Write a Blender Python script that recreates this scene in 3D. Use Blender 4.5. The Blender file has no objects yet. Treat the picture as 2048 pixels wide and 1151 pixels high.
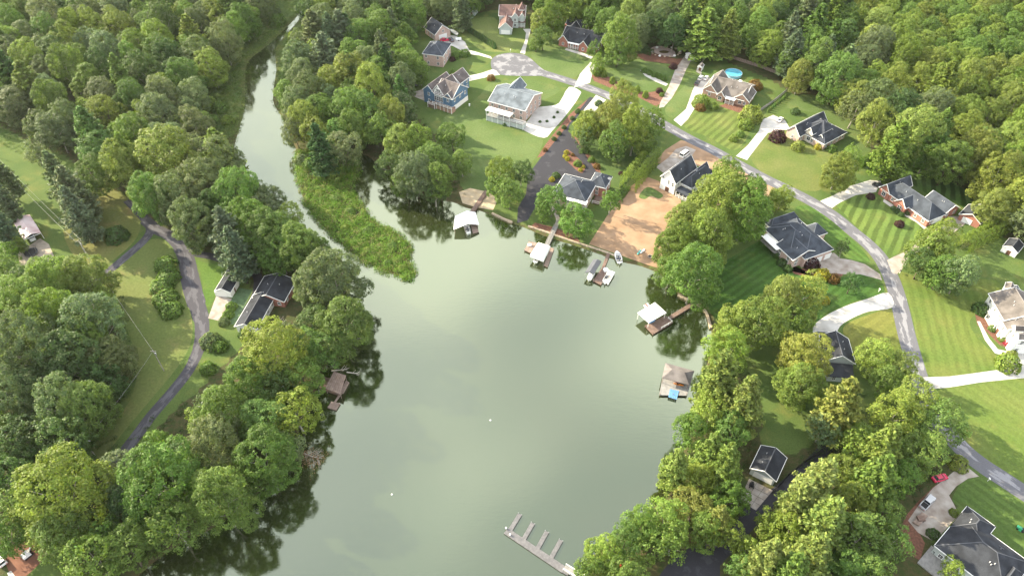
import bpy, math, random
import numpy as np
from mathutils import Vector, Matrix

random.seed(7)
RNG = np.random.default_rng(11)
SC = bpy.context.scene
COL = SC.collection
R = math.radians

# ---------------------------------------------------------------- camera
F, CX, CY, H, PITCH = 1430.0, 1024.0, 575.5, 175.0, R(45)
SP, CP = math.sin(PITCH), math.cos(PITCH)
cam = bpy.data.cameras.new('camera')
cam.sensor_width = 36.0
cam.lens = F * 36.0 / 2048.0
cam.clip_start = 1.0
cam.clip_end = 12000.0
camo = bpy.data.objects.new('camera', cam)
COL.objects.link(camo)
camo.location = (0, 0, H)
camo.rotation_euler = (R(90) - PITCH, 0, 0)
SC.camera = camo

# ---------------------------------------------------------------- light and sky
SUN_EL, SUN_AZ = R(27), math.atan2(-0.89, 0.45)      # azimuth from +Y towards +X
sun = bpy.data.lights.new('sun', 'SUN')
sun.energy = 5.0
sun.angle = R(0.6)
sun.color = (1.0, 0.88, 0.64)
suno = bpy.data.objects.new('sun', sun)
COL.objects.link(suno)
sd = Vector((math.sin(SUN_AZ) * math.cos(SUN_EL), math.cos(SUN_AZ) * math.cos(SUN_EL), math.sin(SUN_EL)))
suno.rotation_euler = sd.to_track_quat('Z', 'Y').to_euler()
suno.location = (-150, 200, 160)

world = bpy.data.worlds.new('World')
SC.world = world
world.use_nodes = True
wn = world.node_tree
wn.nodes.clear()
def N(nt, typ, **kw):
    n = nt.nodes.new(typ)
    for k, v in kw.items():
        if k.startswith('i_'):
            n.inputs[k[2:].replace('_', ' ')].default_value = v
        else:
            setattr(n, k, v)
    return n
sky = N(wn, 'ShaderNodeTexSky', sky_type='NISHITA', sun_disc=False, sun_elevation=SUN_EL, sun_rotation=SUN_AZ,
        air_density=1.0, dust_density=1.6, ozone_density=1.0)
tc = N(wn, 'ShaderNodeTexCoord')
sep = N(wn, 'ShaderNodeSeparateXYZ')
wn.links.new(tc.outputs['Generated'], sep.inputs[0])
zz = N(wn, 'ShaderNodeMath', operation='MAXIMUM'); zz.inputs[1].default_value = 0.0
wn.links.new(sep.outputs['Z'], zz.inputs[0])
za = N(wn, 'ShaderNodeMath', operation='ADD'); za.inputs[1].default_value = 0.25
wn.links.new(zz.outputs[0], za.inputs[0])
dv = N(wn, 'ShaderNodeVectorMath', operation='DIVIDE')
cz = N(wn, 'ShaderNodeCombineXYZ')
for k in 'XYZ':
    wn.links.new(za.outputs[0], cz.inputs[k])
wn.links.new(tc.outputs['Generated'], dv.inputs[0]); wn.links.new(cz.outputs[0], dv.inputs[1])
cn = N(wn, 'ShaderNodeTexNoise'); cn.inputs['Scale'].default_value = 1.9; cn.inputs['Detail'].default_value = 2
cn.inputs['Roughness'].default_value = 0.52
wn.links.new(dv.outputs[0], cn.inputs['Vector'])
cr = N(wn, 'ShaderNodeMapRange', interpolation_type='SMOOTHSTEP')
cr.inputs['From Min'].default_value = 0.34; cr.inputs['From Max'].default_value = 0.68
cr.inputs['To Min'].default_value = 0.34; cr.inputs['To Max'].default_value = 1.0
wn.links.new(cn.outputs['Fac'], cr.inputs['Value'])
cm = N(wn, 'ShaderNodeMix', data_type='RGBA')
wn.links.new(cr.outputs['Result'], cm.inputs['Factor'])
wn.links.new(sky.outputs['Color'], cm.inputs['A'])
cm.inputs['B'].default_value = (8.2, 8.2, 8.0, 1)
bg = N(wn, 'ShaderNodeBackground'); bg.inputs['Strength'].default_value = 0.117
wn.links.new(cm.outputs['Result'], bg.inputs['Color'])
wo = N(wn, 'ShaderNodeOutputWorld')
wn.links.new(bg.outputs[0], wo.inputs['Surface'])

SC.view_settings.view_transform = 'Standard'
SC.view_settings.look = 'None'
SC.view_settings.exposure = 1.72
SC.view_settings.gamma = 1.0
SC.view_settings.use_curve_mapping = False
SC.render.engine = 'CYCLES'
SC.cycles.use_denoising = True
SC.cycles.max_bounces = 6
SC.cycles.diffuse_bounces = 3
SC.cycles.glossy_bounces = 2
SC.cycles.transmission_bounces = 3
SC.cycles.volume_bounces = 0

# ---------------------------------------------------------------- pixel -> world
def ray(px, py):
    u, v = (px - CX) / F, (py - CY) / F
    return Vector((u, CP - v * SP, -SP - v * CP))
def G(px, py, z=0.0):
    d = ray(px, py)
    t = (z - H) / d.z
    return Vector((d.x * t, d.y * t, z))
def px_per_m(px, py, z=0.0):
    return F * (SP + (py - CY) / F * CP) / (H - z)
def proj(p):
    d = Vector(p) - Vector((0, 0, H))
    zc = d.y * CP - d.z * SP
    return (CX + F * d.x / zc, CY + F * (-d.y * SP - d.z * CP) / zc)

# ---------------------------------------------------------------- materials
MATS = {}
def mat(name, col, rough=0.8, var=0.15, scale=1.0, bump=0.0, metal=0.0, spec=0.3, col2=None, detail=4):
    if name in MATS:
        return MATS[name]
    m = bpy.data.materials.new(name); m.use_nodes = True
    nt = m.node_tree; b = nt.nodes['Principled BSDF']
    b.inputs['Roughness'].default_value = rough
    b.inputs['Metallic'].default_value = metal
    b.inputs['Specular IOR Level'].default_value = spec
    t = N(nt, 'ShaderNodeTexCoord')
    n = N(nt, 'ShaderNodeTexNoise'); n.inputs['Scale'].default_value = scale; n.inputs['Detail'].default_value = detail
    nt.links.new(t.outputs['Object'], n.inputs['Vector'])
    mx = N(nt, 'ShaderNodeMix', data_type='RGBA')
    c2 = col2 or tuple(min(1, c * (1 + var)) for c in col)
    c1 = col if col2 else tuple(c * (1 - var) for c in col)
    mx.inputs['A'].default_value = (*c1, 1); mx.inputs['B'].default_value = (*c2, 1)
    r = N(nt, 'ShaderNodeMapRange'); r.inputs['From Min'].default_value = 0.3; r.inputs['From Max'].default_value = 0.7
    nt.links.new(n.outputs['Fac'], r.inputs['Value']); nt.links.new(r.outputs[0], mx.inputs['Factor'])
    nt.links.new(mx.outputs['Result'], b.inputs['Base Color'])
    if bump:
        bp = N(nt, 'ShaderNodeBump'); bp.inputs['Strength'].default_value = bump; bp.inputs['Distance'].default_value = 0.1
        nt.links.new(n.outputs['Fac'], bp.inputs['Height']); nt.links.new(bp.outputs[0], b.inputs['Normal'])
    MATS[name] = m
    return m

def mathn(nt, op, a, b=None, c=None):
    n = N(nt, 'ShaderNodeMath', operation=op)
    for i, v in enumerate((a, b, c)):
        if v is None: continue
        if isinstance(v, (int, float)): n.inputs[i].default_value = v
        else: nt.links.new(v, n.inputs[i])
    return n.outputs[0]
def noise(nt, vec, scale, detail=4, rough=0.5):
    n = N(nt, 'ShaderNodeTexNoise'); n.inputs['Scale'].default_value = scale
    n.inputs['Detail'].default_value = detail; n.inputs['Roughness'].default_value = rough
    nt.links.new(vec, n.inputs['Vector'])
    return n.outputs['Fac']
def remap(nt, v, a, b, c=0.0, d=1.0, smooth=True):
    r = N(nt, 'ShaderNodeMapRange')
    if smooth: r.interpolation_type = 'SMOOTHSTEP'
    for k, x in zip(('From Min', 'From Max', 'To Min', 'To Max'), (a, b, c, d)): r.inputs[k].default_value = x
    nt.links.new(v, r.inputs['Value'])
    return r.outputs[0]
def mixc(nt, f, a, b):
    m = N(nt, 'ShaderNodeMix', data_type='RGBA')
    for k, v in (('Factor', f), ('A', a), ('B', b)):
        if isinstance(v, tuple): m.inputs[k].default_value = (*v, 1) if len(v) == 3 else v
        elif isinstance(v, (int, float)): m.inputs[k].default_value = v
        else: nt.links.new(v, m.inputs[k])
    return m.outputs['Result']
def newmat(name, rough=0.9, spec=0.2):
    m = bpy.data.materials.new(name); m.use_nodes = True
    b = m.node_tree.nodes['Principled BSDF']
    b.inputs['Roughness'].default_value = rough; b.inputs['Specular IOR Level'].default_value = spec
    t = N(m.node_tree, 'ShaderNodeTexCoord')
    MATS[name] = m
    return m, m.node_tree, b, t.outputs['Object']

def grass_mat(name, c1, c2, ang=None, width=2.2, contrast=0.35, dry=(0.17, 0.15, 0.05), dryf=0.25):
    """mown turf: noise mottling, optional mowing stripes at angle ang (world)"""
    m, nt, b, vec = newmat(name, 0.95, 0.1)
    tone = lambda c: (c[0] * .80, c[1] * .70, c[2] * .92)
    base = mixc(nt, remap(nt, noise(nt, vec, 0.06, 5), 0.3, 0.7), tone(c1), tone(c2))
    fine = remap(nt, noise(nt, vec, 1.3, 6, 0.65), 0.25, 0.75, 0.72, 1.25, False)
    dr = mathn(nt, 'MULTIPLY', remap(nt, noise(nt, vec, 0.09, 6, 0.6), 0.52, 0.75), dryf)
    base = mixc(nt, dr, base, dry)
    f = fine
    if ang is not None:
        sp = N(nt, 'ShaderNodeSeparateXYZ'); nt.links.new(vec, sp.inputs[0])
        wob = mathn(nt, 'MULTIPLY', noise(nt, vec, 0.12, 2), 1.6)
        u = mathn(nt, 'ADD', mathn(nt, 'ADD', mathn(nt, 'MULTIPLY', sp.outputs['X'], math.cos(ang)),
                                   mathn(nt, 'MULTIPLY', sp.outputs['Y'], math.sin(ang))), wob)
        s = mathn(nt, 'SINE', mathn(nt, 'MULTIPLY', u, math.pi / width))
        fade = remap(nt, noise(nt, vec, 0.10, 4), 0.3, 0.62, 0.35, 1.0)
        s = mathn(nt, 'ADD', mathn(nt, 'MULTIPLY', remap(nt, s, -0.6, 0.6, -contrast, contrast), fade), 1.0)
        f = mathn(nt, 'MULTIPLY', f, s)
    vm = N(nt, 'ShaderNodeVectorMath', operation='SCALE')
    nt.links.new(base, vm.inputs[0]); nt.links.new(f, vm.inputs['Scale'])
    nt.links.new(vm.outputs[0], b.inputs['Base Color'])
    bp = N(nt, 'ShaderNodeBump'); bp.inputs['Strength'].default_value = 0.4; bp.inputs['Distance'].default_value = 0.15
    nt.links.new(fine, bp.inputs['Height']); nt.links.new(bp.outputs[0], b.inputs['Normal'])
    return m

def asphalt_mat(name, c1, c2, patch=0.5, thr=0.5, uv=False):
    m, nt, b, vec = newmat(name, 0.9, 0.15)
    if uv:      # worn patches drawn out along the lane, mostly near its middle
        t = N(nt, 'ShaderNodeTexCoord'); mp = N(nt, 'ShaderNodeMapping'); mp.inputs['Scale'].default_value = (0.30, 1.0, 1)
        nt.links.new(t.outputs['UV'], mp.inputs['Vector']); sp = N(nt, 'ShaderNodeSeparateXYZ'); nt.links.new(t.outputs['UV'], sp.inputs[0])
        mid = mathn(nt, 'MULTIPLY', mathn(nt, 'ABSOLUTE', sp.outputs['Y']), -0.06)
        f = remap(nt, mathn(nt, 'ADD', noise(nt, mp.outputs[0], 0.55, 5, 0.6), mid), thr - 0.06, thr + 0.0, 0, patch)
    else:
        f = remap(nt, noise(nt, vec, 0.22, 6, 0.6), thr, thr + 0.08, 0, patch)
    base = mixc(nt, f, c1, c2)
    fine = remap(nt, noise(nt, vec, 3.0, 5, 0.7), 0.2, 0.8, 0.8, 1.2, False)
    vm = N(nt, 'ShaderNodeVectorMath', operation='SCALE')
    nt.links.new(base, vm.inputs[0]); nt.links.new(fine, vm.inputs['Scale'])
    nt.links.new(vm.outputs[0], b.inputs['Base Color'])
    return m

def boards_mat(name, c1, c2, w=0.15):
    """weathered boards running along local x, split along y"""
    m, nt, b, vec = newmat(name, 0.85, 0.2)
    f = remap(nt, noise(nt, vec, 1.1, 6, 0.7), 0.3, 0.7)
    nt.links.new(mixc(nt, f, c1, c2), b.inputs['Base Color'])
    return m

def shingle_mat(name, c):
    m, nt, b, vec = newmat(name, 0.92, 0.1)
    f1 = remap(nt, noise(nt, vec, 0.35, 4), 0.3, 0.7, 0.72, 1.25)
    f2 = remap(nt, noise(nt, vec, 5.5, 3, 0.7), 0.2, 0.8, 0.78, 1.22, False)
    f = mathn(nt, 'MULTIPLY', f1, f2)
    vm = N(nt, 'ShaderNodeVectorMath', operation='SCALE')
    vm.inputs[0].default_value = c; nt.links.new(f, vm.inputs['Scale'])
    nt.links.new(vm.outputs[0], b.inputs['Base Color'])
    return m

# ---------------------------------------------------------------- mesh helpers
class MB:
    def __init__(s): s.v = []; s.f = []
    def add(s, vs, fs):
        o = len(s.v); s.v += [tuple(p) for p in vs]; s.f += [tuple(i + o for i in f) for f in fs]; return s
    def box(s, x0, x1, y0, y1, z0, z1):
        return s.add([(x0,y0,z0),(x1,y0,z0),(x1,y1,z0),(x0,y1,z0),(x0,y0,z1),(x1,y0,z1),(x1,y1,z1),(x0,y1,z1)],
                     [(3,2,1,0),(4,5,6,7),(0,1,5,4),(1,2,6,5),(2,3,7,6),(3,0,4,7)])
    def beam(s, a, b, w, h, up=(0, 0, 1)):
        a, b = Vector(a), Vector(b); d = (b - a)
        if d.length < 1e-6: return s
        d.normalize(); u = Vector(up)
        if abs(d.dot(u)) > 0.99: u = Vector((1, 0, 0))
        x = d.cross(u).normalized() * w / 2; y = x.cross(d).normalized() * h / 2
        vs = [a - x - y, a + x - y, a + x + y, a - x + y, b - x - y, b + x - y, b + x + y, b - x + y]
        return s.add(vs, [(0,1,2,3),(7,6,5,4),(1,0,4,5),(2,1,5,6),(3,2,6,7),(0,3,7,4)])
    def tube(s, a, b, r0, r1=None, n=8, cap=True):
        a, b = Vector(a), Vector(b); r1 = r0 if r1 is None else r1
        d = (b - a).normalized(); u = Vector((0, 0, 1)) if abs(d.z) < 0.95 else Vector((1, 0, 0))
        x = d.cross(u).normalized(); y = d.cross(x)
        vs = []
        for p, r in ((a, r0), (b, r1)):
            for k in range(n):
                t = 2 * math.pi * k / n; vs.append(p + (x * math.cos(t) + y * math.sin(t)) * r)
        fs = [(k, (k + 1) % n, n + (k + 1) % n, n + k) for k in range(n)]
        if cap: fs += [tuple(range(n))[::-1], tuple(range(n, 2 * n))]
        return s.add(vs, fs)
    def prism(s, poly, z0, z1):
        n = len(poly)
        vs = [(p[0], p[1], z0) for p in poly] + [(p[0], p[1], z1) for p in poly]
        return s.add(vs, [tuple(range(n))[::-1], tuple(range(n, 2 * n))] + [(k, (k + 1) % n, n + (k + 1) % n, n + k) for k in range(n)])
    def rings(s, rings, closed_ends=True):
        n = len(rings[0]); vs = [p for r in rings for p in r]; fs = []
        for i in range(len(rings) - 1):
            for k in range(n):
                a = i * n + k; b2 = i * n + (k + 1) % n
                fs.append((a, b2, b2 + n, a + n))
        if closed_ends: fs += [tuple(range(n))[::-1], tuple(range((len(rings) - 1) * n, len(rings) * n))]
        return s.add(vs, fs)
    def mesh(s, name, m=None, smooth=False):
        me = bpy.data.meshes.new(name); me.from_pydata(s.v, [], s.f); me.update()
        if m: me.materials.append(m)
        if smooth: me.polygons.foreach_set('use_smooth', [True] * len(me.polygons))
        return me
    def build(s, name, m, parent=None, smooth=False):
        return obj(name, s.mesh(name, m, smooth), parent)

def obj(name, me, parent=None, loc=None, rz=None):
    o = bpy.data.objects.new(name, me); COL.objects.link(o)
    if parent: o.parent = parent
    if loc is not None: o.location = loc
    if rz is not None: o.rotation_euler = (0, 0, rz)
    return o
def tag(o, label=None, cat=None, group=None, kind=None):
    if label: o['label'] = label
    if cat: o['category'] = cat
    if group: o['group'] = group
    if kind: o['kind'] = kind
    return o
def thing(name, label, cat, loc=(0, 0, 0), rz=0.0, group=None):
    o = obj(name, None, None, loc, rz)
    o.empty_display_size = 0.5
    return tag(o, label, cat, group)

def catmull(pts, closed=True, k=5):
    n = len(pts); out = []
    rng = range(n) if closed else range(n - 1)
    for i in rng:
        if closed: p0, p1, p2, p3 = pts[i - 1], pts[i], pts[(i + 1) % n], pts[(i + 2) % n]
        else: p0, p1, p2, p3 = pts[max(i - 1, 0)], pts[i], pts[i + 1], pts[min(i + 2, n - 1)]
        for j in range(k):
            t = j / k
            out.append(tuple(0.5 * (2 * b + (c - a) * t + (2 * a - 5 * b + 4 * c - d) * t * t + (3 * b - a - 3 * c + d) * t ** 3)
                             for a, b, c, d in zip(p0, p1, p2, p3)))
    if not closed: out.append(tuple(pts[-1]))
    return out
def sheet(name, pix, m, z, smooth=False, k=5, world_pts=None):
    """flat piece of ground traced in the photograph, laid on the ground plane"""
    pts = [tuple(G(x, y)[:2]) for x, y in pix] if world_pts is None else world_pts
    if smooth: pts = catmull(pts, True, k)
    a = sum(p[0] * q[1] - q[0] * p[1] for p, q in zip(pts, pts[1:] + pts[:1]))
    if a < 0: pts = pts[::-1]
    me = bpy.data.meshes.new(name)
    me.from_pydata([(p[0], p[1], z) for p in pts], [], [tuple(range(len(pts)))]); me.update()
    me.materials.append(m)
    return tag(obj(name, me), kind='structure')
def ribbon_pts(cl, w):
    """closed outline of a strip of width w (float or list) round a world polyline"""
    L, Rr = [], []
    for i, p in enumerate(cl):
        a = Vector(cl[max(i - 1, 0)]); b = Vector(cl[min(i + 1, len(cl) - 1)])
        d = (b - a).normalized(); n = Vector((-d.y, d.x))
        ww = w if isinstance(w, (int, float)) else w[min(int(i * len(w) / len(cl)), len(w) - 1)]
        L.append(tuple(Vector(p) + n * ww / 2)); Rr.append(tuple(Vector(p) - n * ww / 2))
    return L + Rr[::-1]
def strip(name, pix, w, m, z, k=6):
    cl = catmull([tuple(G(x, y)[:2]) for x, y in pix], False, k)
    L, Rr = [], []
    o = ribbon_pts(cl, w); n = len(cl); L = o[:n]; Rr = o[n:][::-1]
    vs = [(p[0], p[1], z) for p in L] + [(p[0], p[1], z) for p in Rr]
    fs = [(n + i, n + i + 1, i + 1, i) for i in range(n - 1)]
    me = bpy.data.meshes.new(name); me.from_pydata(vs, [], fs); me.update(); me.materials.append(m)
    dist = [0.0]
    for a, b in zip(cl, cl[1:]): dist.append(dist[-1] + (Vector(b) - Vector(a)).length)
    uvl = me.uv_layers.new(name='lane')
    for lp in me.loops:
        i = lp.vertex_index; off = (Vector(vs[i][:2]) - Vector(cl[i % n])).length * (1 if i < n else -1)
        uvl.data[lp.index].uv = (dist[i % n], off)
    return tag(obj(name, me), kind='structure')

def in_poly(P, poly):
    """vectorised point in polygon; P (n,2)"""
    x, y = P[:, 0], P[:, 1]; ins = np.zeros(len(P), bool)
    q = np.asarray(poly, float); n = len(q)
    for i in range(n):
        x1, y1 = q[i - 1]; x2, y2 = q[i]
        if y1 == y2: continue
        c = ((y1 > y) != (y2 > y)) & (x < (x2 - x1) * (y - y1) / (y2 - y1) + x1)
        ins ^= c
    return ins
# ================================================================ THE SETTING: terrain, water, roads
WATER_Z = -0.5
LAKE_PX = [(150,1320),(215,1215),(285,1140),(345,1095),(430,1050),(500,995),(560,945),(588,900),(600,850),(622,800),(640,760),
 (655,725),(690,700),(705,650),(700,590),(690,530),(655,490),(605,455),(560,425),(525,395),(497,365),(478,330),(468,295),(478,255),
 (488,215),(490,165),(492,130),(505,112),(524,98),(540,84),(556,70),(576,50),(598,26),(622,-5),(650,-36),(657,-34),(630,-2),(605,30),(583,55),(564,76),(552,92),(550,108),
 (552,140),(546,180),(548,208),(566,236),(582,272),(594,308),(598,358),(612,408),(650,455),(700,500),(748,530),(800,551),(820,557),
 (829,546),(818,514),(822,492),(792,462),(748,440),(724,408),(703,378),(712,350),(718,330),(712,306),(738,312),(765,338),(800,368),
 (850,392),(905,402),(930,413),(962,420),(985,430),(1012,440),(1046,452),(1100,474),(1150,489),(1190,503),(1240,521),(1275,528),(1310,541),(1338,562),(1362,592),
 (1384,603),(1404,614),(1417,636),(1424,668),(1418,710),(1408,760),(1400,810),(1392,850),(1375,885),(1350,930),(1338,985),
 (1296,1020),(1245,1060),(1195,1100),(1165,1150),(1150,1230),(1150,1320)]
LAKE = [tuple(G(x, y)[:2]) for x, y in LAKE_PX]
LAKE_S = catmull(LAKE, True, 4)

def shore_dist(P):
    """signed distance to the shoreline, positive on land"""
    q = np.asarray(LAKE_S); a = q; b = np.roll(q, -1, 0)
    best = np.full(len(P), 1e9)
    for i in range(len(a)):
        ab = b[i] - a[i]; L2 = (ab ** 2).sum()
        if L2 < 1e-9: continue
        ap = P - a[i]; t = np.clip((ap @ ab) / L2, 0, 1)
        best = np.minimum(best, ((ap - t[:, None] * ab) ** 2).sum(1))
    d = np.sqrt(best)
    return np.where(in_poly(P, LAKE_S), -d, d)

# grassy ground (clearings and gardens); the rest is woodland floor
LAWN_PX = [
 [(985,432),(1100,470),(1240,515),(1320,540),(1370,592),(1420,630),(1440,700),(1500,760),(1520,840),(1530,900),(1600,905),(1640,870),
  (1900,890),(1920,1000),(1860,1080),(2100,1300),(2300,1000),(2300,560),(2060,500),(2000,470),(1960,400),(1870,345),(1790,335),(1720,290),(1680,215),(1640,200),(1590,190),
  (1540,160),(1420,108),(1380,120),(1300,130),(1260,130),(1215,75),(1150,40),(1060,70),(1050,20),(990,20),(940,30),(905,60),(830,60),(770,95),(800,140),(830,170),(800,200),(830,230),
  (870,270),(900,330),(930,385),(960,410)],
 [(-80,210),(0,250),(60,285),(100,330),(40,340),(80,400),(130,450),(200,380),(230,370),(270,410),(290,440),(330,460),(360,480),(440,520),(500,560),(520,640),(480,700),(420,760),(360,810),
  (300,870),(230,920),(190,930),(160,900),(230,830),(270,740),(240,650),(200,560),(130,540),(0,560)],
 [(-20,250),(40,280),(120,305),(215,375),(200,420),(130,470),(60,420),(-20,330)],
 [(395,150),(470,120),(485,60),(520,-40),(690,-60),(640,40),(590,110),(585,200),(560,240),(545,120),(500,130),(500,260),(440,280)],
 [(70,1110),(130,1120),(160,1151),(140,1200),(40,1200)],
]
LAWN_W = [[tuple(G(x, y)[:2]) for x, y in p] for p in LAWN_PX]

def terrain():
    st = 2.0
    xs = np.concatenate([[-5000, -2400, -1200, -700, -520], np.arange(-420, 420.1, st), [520, 700, 1200, 2400, 5000]])
    ys = np.concatenate([[-3000, -1200, -500, -200, -60, 0], np.arange(24, 620.1, st), [700, 900, 1400, 2600, 6000]])
    X, Y = np.meshgrid(xs, ys); P = np.stack([X.ravel(), Y.ravel()], 1)
    d = shore_dist(P)
    Z = np.clip(d * 0.35 + WATER_Z, -2.6, 0.0)
    far = (Y.ravel() < 24)
    Z = np.where(far & (d > 0), 0.0, Z)
    nx, ny = len(xs), len(ys)
    V = np.stack([P[:, 0], P[:, 1], Z], 1)
    i = np.arange(nx * ny).reshape(ny, nx)
    Q = np.stack([i[:-1, :-1], i[:-1, 1:], i[1:, 1:], i[1:, :-1]], -1).reshape(-1, 4)
    lawn = np.zeros(len(P))
    for poly in LAWN_W: lawn = np.maximum(lawn, in_poly(P, poly).astype(float))
    bank = np.clip(1 - d / 2.5, 0, 1)
    col = np.stack([lawn, bank, np.zeros(len(P)), np.ones(len(P))], 1)
    me = np_mesh('ground', V, Q, col, 'zone')
    m, nt, b, vec = newmat('ground', 0.95, 0.1)
    at = N(nt, 'ShaderNodeAttribute', attribute_name='zone')
    sx = N(nt, 'ShaderNodeSeparateColor'); nt.links.new(at.outputs['Color'], sx.inputs[0])
    n1 = noise(nt, vec, 0.05, 6, 0.6); n2 = noise(nt, vec, 0.5, 6, 0.65); n3 = noise(nt, vec, 2.2, 5, 0.7)
    wood = mixc(nt, remap(nt, n2, 0.35, 0.65), (0.040, 0.058, 0.018), (0.072, 0.062, 0.030))
    turf = mixc(nt, remap(nt, n1, 0.3, 0.7), (0.055, 0.092, 0.024), (0.085, 0.120, 0.034))
    turf = mixc(nt, mathn(nt, 'MULTIPLY', remap(nt, noise(nt, vec, 0.11, 6, 0.6), 0.5, 0.72), 0.6), turf, (0.15, 0.15, 0.045))
    lf = mathn(nt, 'ADD', sx.outputs[0], mathn(nt, 'MULTIPLY', mathn(nt, 'SUBTRACT', n2, 0.5), 0.6))
    base = mixc(nt, remap(nt, lf, 0.35, 0.65), wood, turf)
    base = mixc(nt, mathn(nt, 'MULTIPLY', sx.outputs[1], 0.5), base, (0.10, 0.075, 0.04))
    vm = N(nt, 'ShaderNodeVectorMath', operation='SCALE')
    nt.links.new(base, vm.inputs[0]); nt.links.new(remap(nt, n3, 0.25, 0.75, 0.7, 1.3, False), vm.inputs['Scale'])
    nt.links.new(vm.outputs[0], b.inputs['Base Color'])
    bp = N(nt, 'ShaderNodeBump'); bp.inputs['Strength'].default_value = 0.5; bp.inputs['Distance'].default_value = 0.2
    nt.links.new(n3, bp.inputs['Height']); nt.links.new(bp.outputs[0], b.inputs['Normal'])
    me.materials.append(m)
    tag(obj('ground', me), 'rolling ground of turf and woodland floor round the lake', kind='structure')

def np_mesh(name, V, Q, col=None, attr='tint', smooth=False):
    me = bpy.data.meshes.new(name)
    V = np.asarray(V, np.float32); Q = np.asarray(Q, np.int32)
    me.vertices.add(len(V)); me.vertices.foreach_set('co', V.ravel())
    k = Q.shape[1]
    me.loops.add(Q.size); me.loops.foreach_set('vertex_index', Q.ravel())
    me.polygons.add(len(Q)); me.polygons.foreach_set('loop_start', np.arange(0, Q.size, k, dtype=np.int32))
    if smooth: me.polygons.foreach_set('use_smooth', np.ones(len(Q), bool))
    if col is not None:
        a = me.color_attributes.new(attr, 'FLOAT_COLOR', 'POINT')
        a.data.foreach_set('color', np.asarray(col, np.float32).ravel())
    me.update(calc_edges=True)
    return me
terrain()

def water():
    pts = [(-300, -60), (170, -60), (300, 460), (-300, 460)]
    m, nt, b, vec = newmat('lake_water', 0.06, 0.5)
    b.inputs['IOR'].default_value = 1.98
    n1 = noise(nt, vec, 0.012, 4, 0.55)
    c = mixc(nt, remap(nt, n1, 0.35, 0.65), (0.015, 0.023, 0.007), (0.022, 0.026, 0.009))
    nt.links.new(c, b.inputs['Base Color'])
    b.inputs['Specular IOR Level'].default_value = 1.0
    b.inputs['Specular Tint'].default_value = (0.91, 1.0, 0.76, 1)
    mp = N(nt, 'ShaderNodeMapping'); mp.inputs['Rotation'].default_value = (0, 0, 0.9); mp.inputs['Scale'].default_value = (0.35, 1.2, 1)
    nt.links.new(vec, mp.inputs['Vector'])
    w = mathn(nt, 'ADD', noise(nt, mp.outputs[0], 1.1, 4, 0.6), mathn(nt, 'MULTIPLY', noise(nt, vec, 0.05, 3), 1.5))
    bp = N(nt, 'ShaderNodeBump'); bp.inputs['Strength'].default_value = 0.055; bp.inputs['Distance'].default_value = 0.25
    nt.links.new(w, bp.inputs['Height']); nt.links.new(bp.outputs[0], b.inputs['Normal'])
    me = bpy.data.meshes.new('lake_water')
    me.from_pydata([(x, y, WATER_Z) for x, y in pts], [], [(0, 1, 2, 3)]); me.update(); me.materials.append(m)
    tag(obj('lake_water', me), 'calm murky green lake', kind='structure')
water()

# ---------------------------------------------------------------- turf, drives and beds
M_ASPH = asphalt_mat('worn_asphalt', (0.115, 0.115, 0.128), (0.25, 0.25, 0.265), 0.75, 0.50, True)
M_DARK = asphalt_mat('dark_asphalt', (0.036, 0.036, 0.043), (0.070, 0.070, 0.078), 0.5, 0.55)
M_LANE = asphalt_mat('lane_asphalt', (0.058, 0.056, 0.066), (0.22, 0.22, 0.24), 0.22, 0.5, True)
M_CONC = mat('pale_concrete', (0.30, 0.285, 0.26), 0.9, scale=0.20, col2=(0.50, 0.485, 0.46), detail=9)
M_CONC2 = mat('stained_concrete', (0.22, 0.18, 0.15), 0.9, scale=0.4, col2=(0.36, 0.33, 0.30))
M_MULCH = mat('red_mulch', (0.135, 0.064, 0.043), 0.95, 0.35, 1.5, 0.4)
M_DIRT = mat('straw_dirt', (0.215, 0.135, 0.080), 0.95, scale=0.18, col2=(0.33, 0.22, 0.14), bump=0.5, detail=8)
M_CLAY = mat('red_clay', (0.115, 0.050, 0.032), 0.95, scale=0.35, col2=(0.18, 0.085, 0.055), bump=0.3)
M_SAND = mat('shore_sand', (0.36, 0.28, 0.18), 0.95, scale=0.4, col2=(0.44, 0.36, 0.25))
M_GRAV = mat('gravel', (0.22, 0.19, 0.15), 0.95, scale=0.6, col2=(0.34, 0.29, 0.24), bump=0.3)
LAWN_A = grass_mat('lawn_soft', (0.085, 0.155, 0.034), (0.125, 0.195, 0.052), None, dryf=0.35)
def lawn(pix, m, z=0.004, smooth=True):
    return sheet('lawn', pix, m, z, smooth)
def stripes(name, p, q, w, c, c1=(0.075, 0.15, 0.026), c2=(0.10, 0.18, 0.034), dryf=0.25):
    """turf with mowing stripes running from pixel p to pixel q"""
    a, b = G(*p), G(*q); d = (b - a); ang = math.atan2(d.y, d.x) + math.pi / 2
    return grass_mat(name, c1, c2, ang, w, c, dryf=dryf)

strip('road', [(1040,132),(1085,146),(1130,160),(1175,175),(1225,195),(1280,221),(1330,250),(1380,278),(1425,300),(1480,330),(1530,357),(1580,381),
 (1626,405),(1668,432),(1703,461),(1738,490),(1764,520),(1785,562),(1800,612),(1813,668),(1827,718),(1842,765),(1862,812),(1890,858),(1930,902),(1965,930),
 (2000,953),(2060,992),(2140,1042)], 5.7, M_ASPH, 0.012)
sheet('cul_de_sac', [(982,132),(984,118),(1000,109),(1022,106),(1046,109),(1062,118),(1080,134),(1098,150),(1070,152),(1040,152),(1004,150),(988,143)], asphalt_mat('bulb_asphalt', (0.115, 0.115, 0.128), (0.25, 0.25, 0.265), 0.75, 0.50), 0.016, True)
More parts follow.
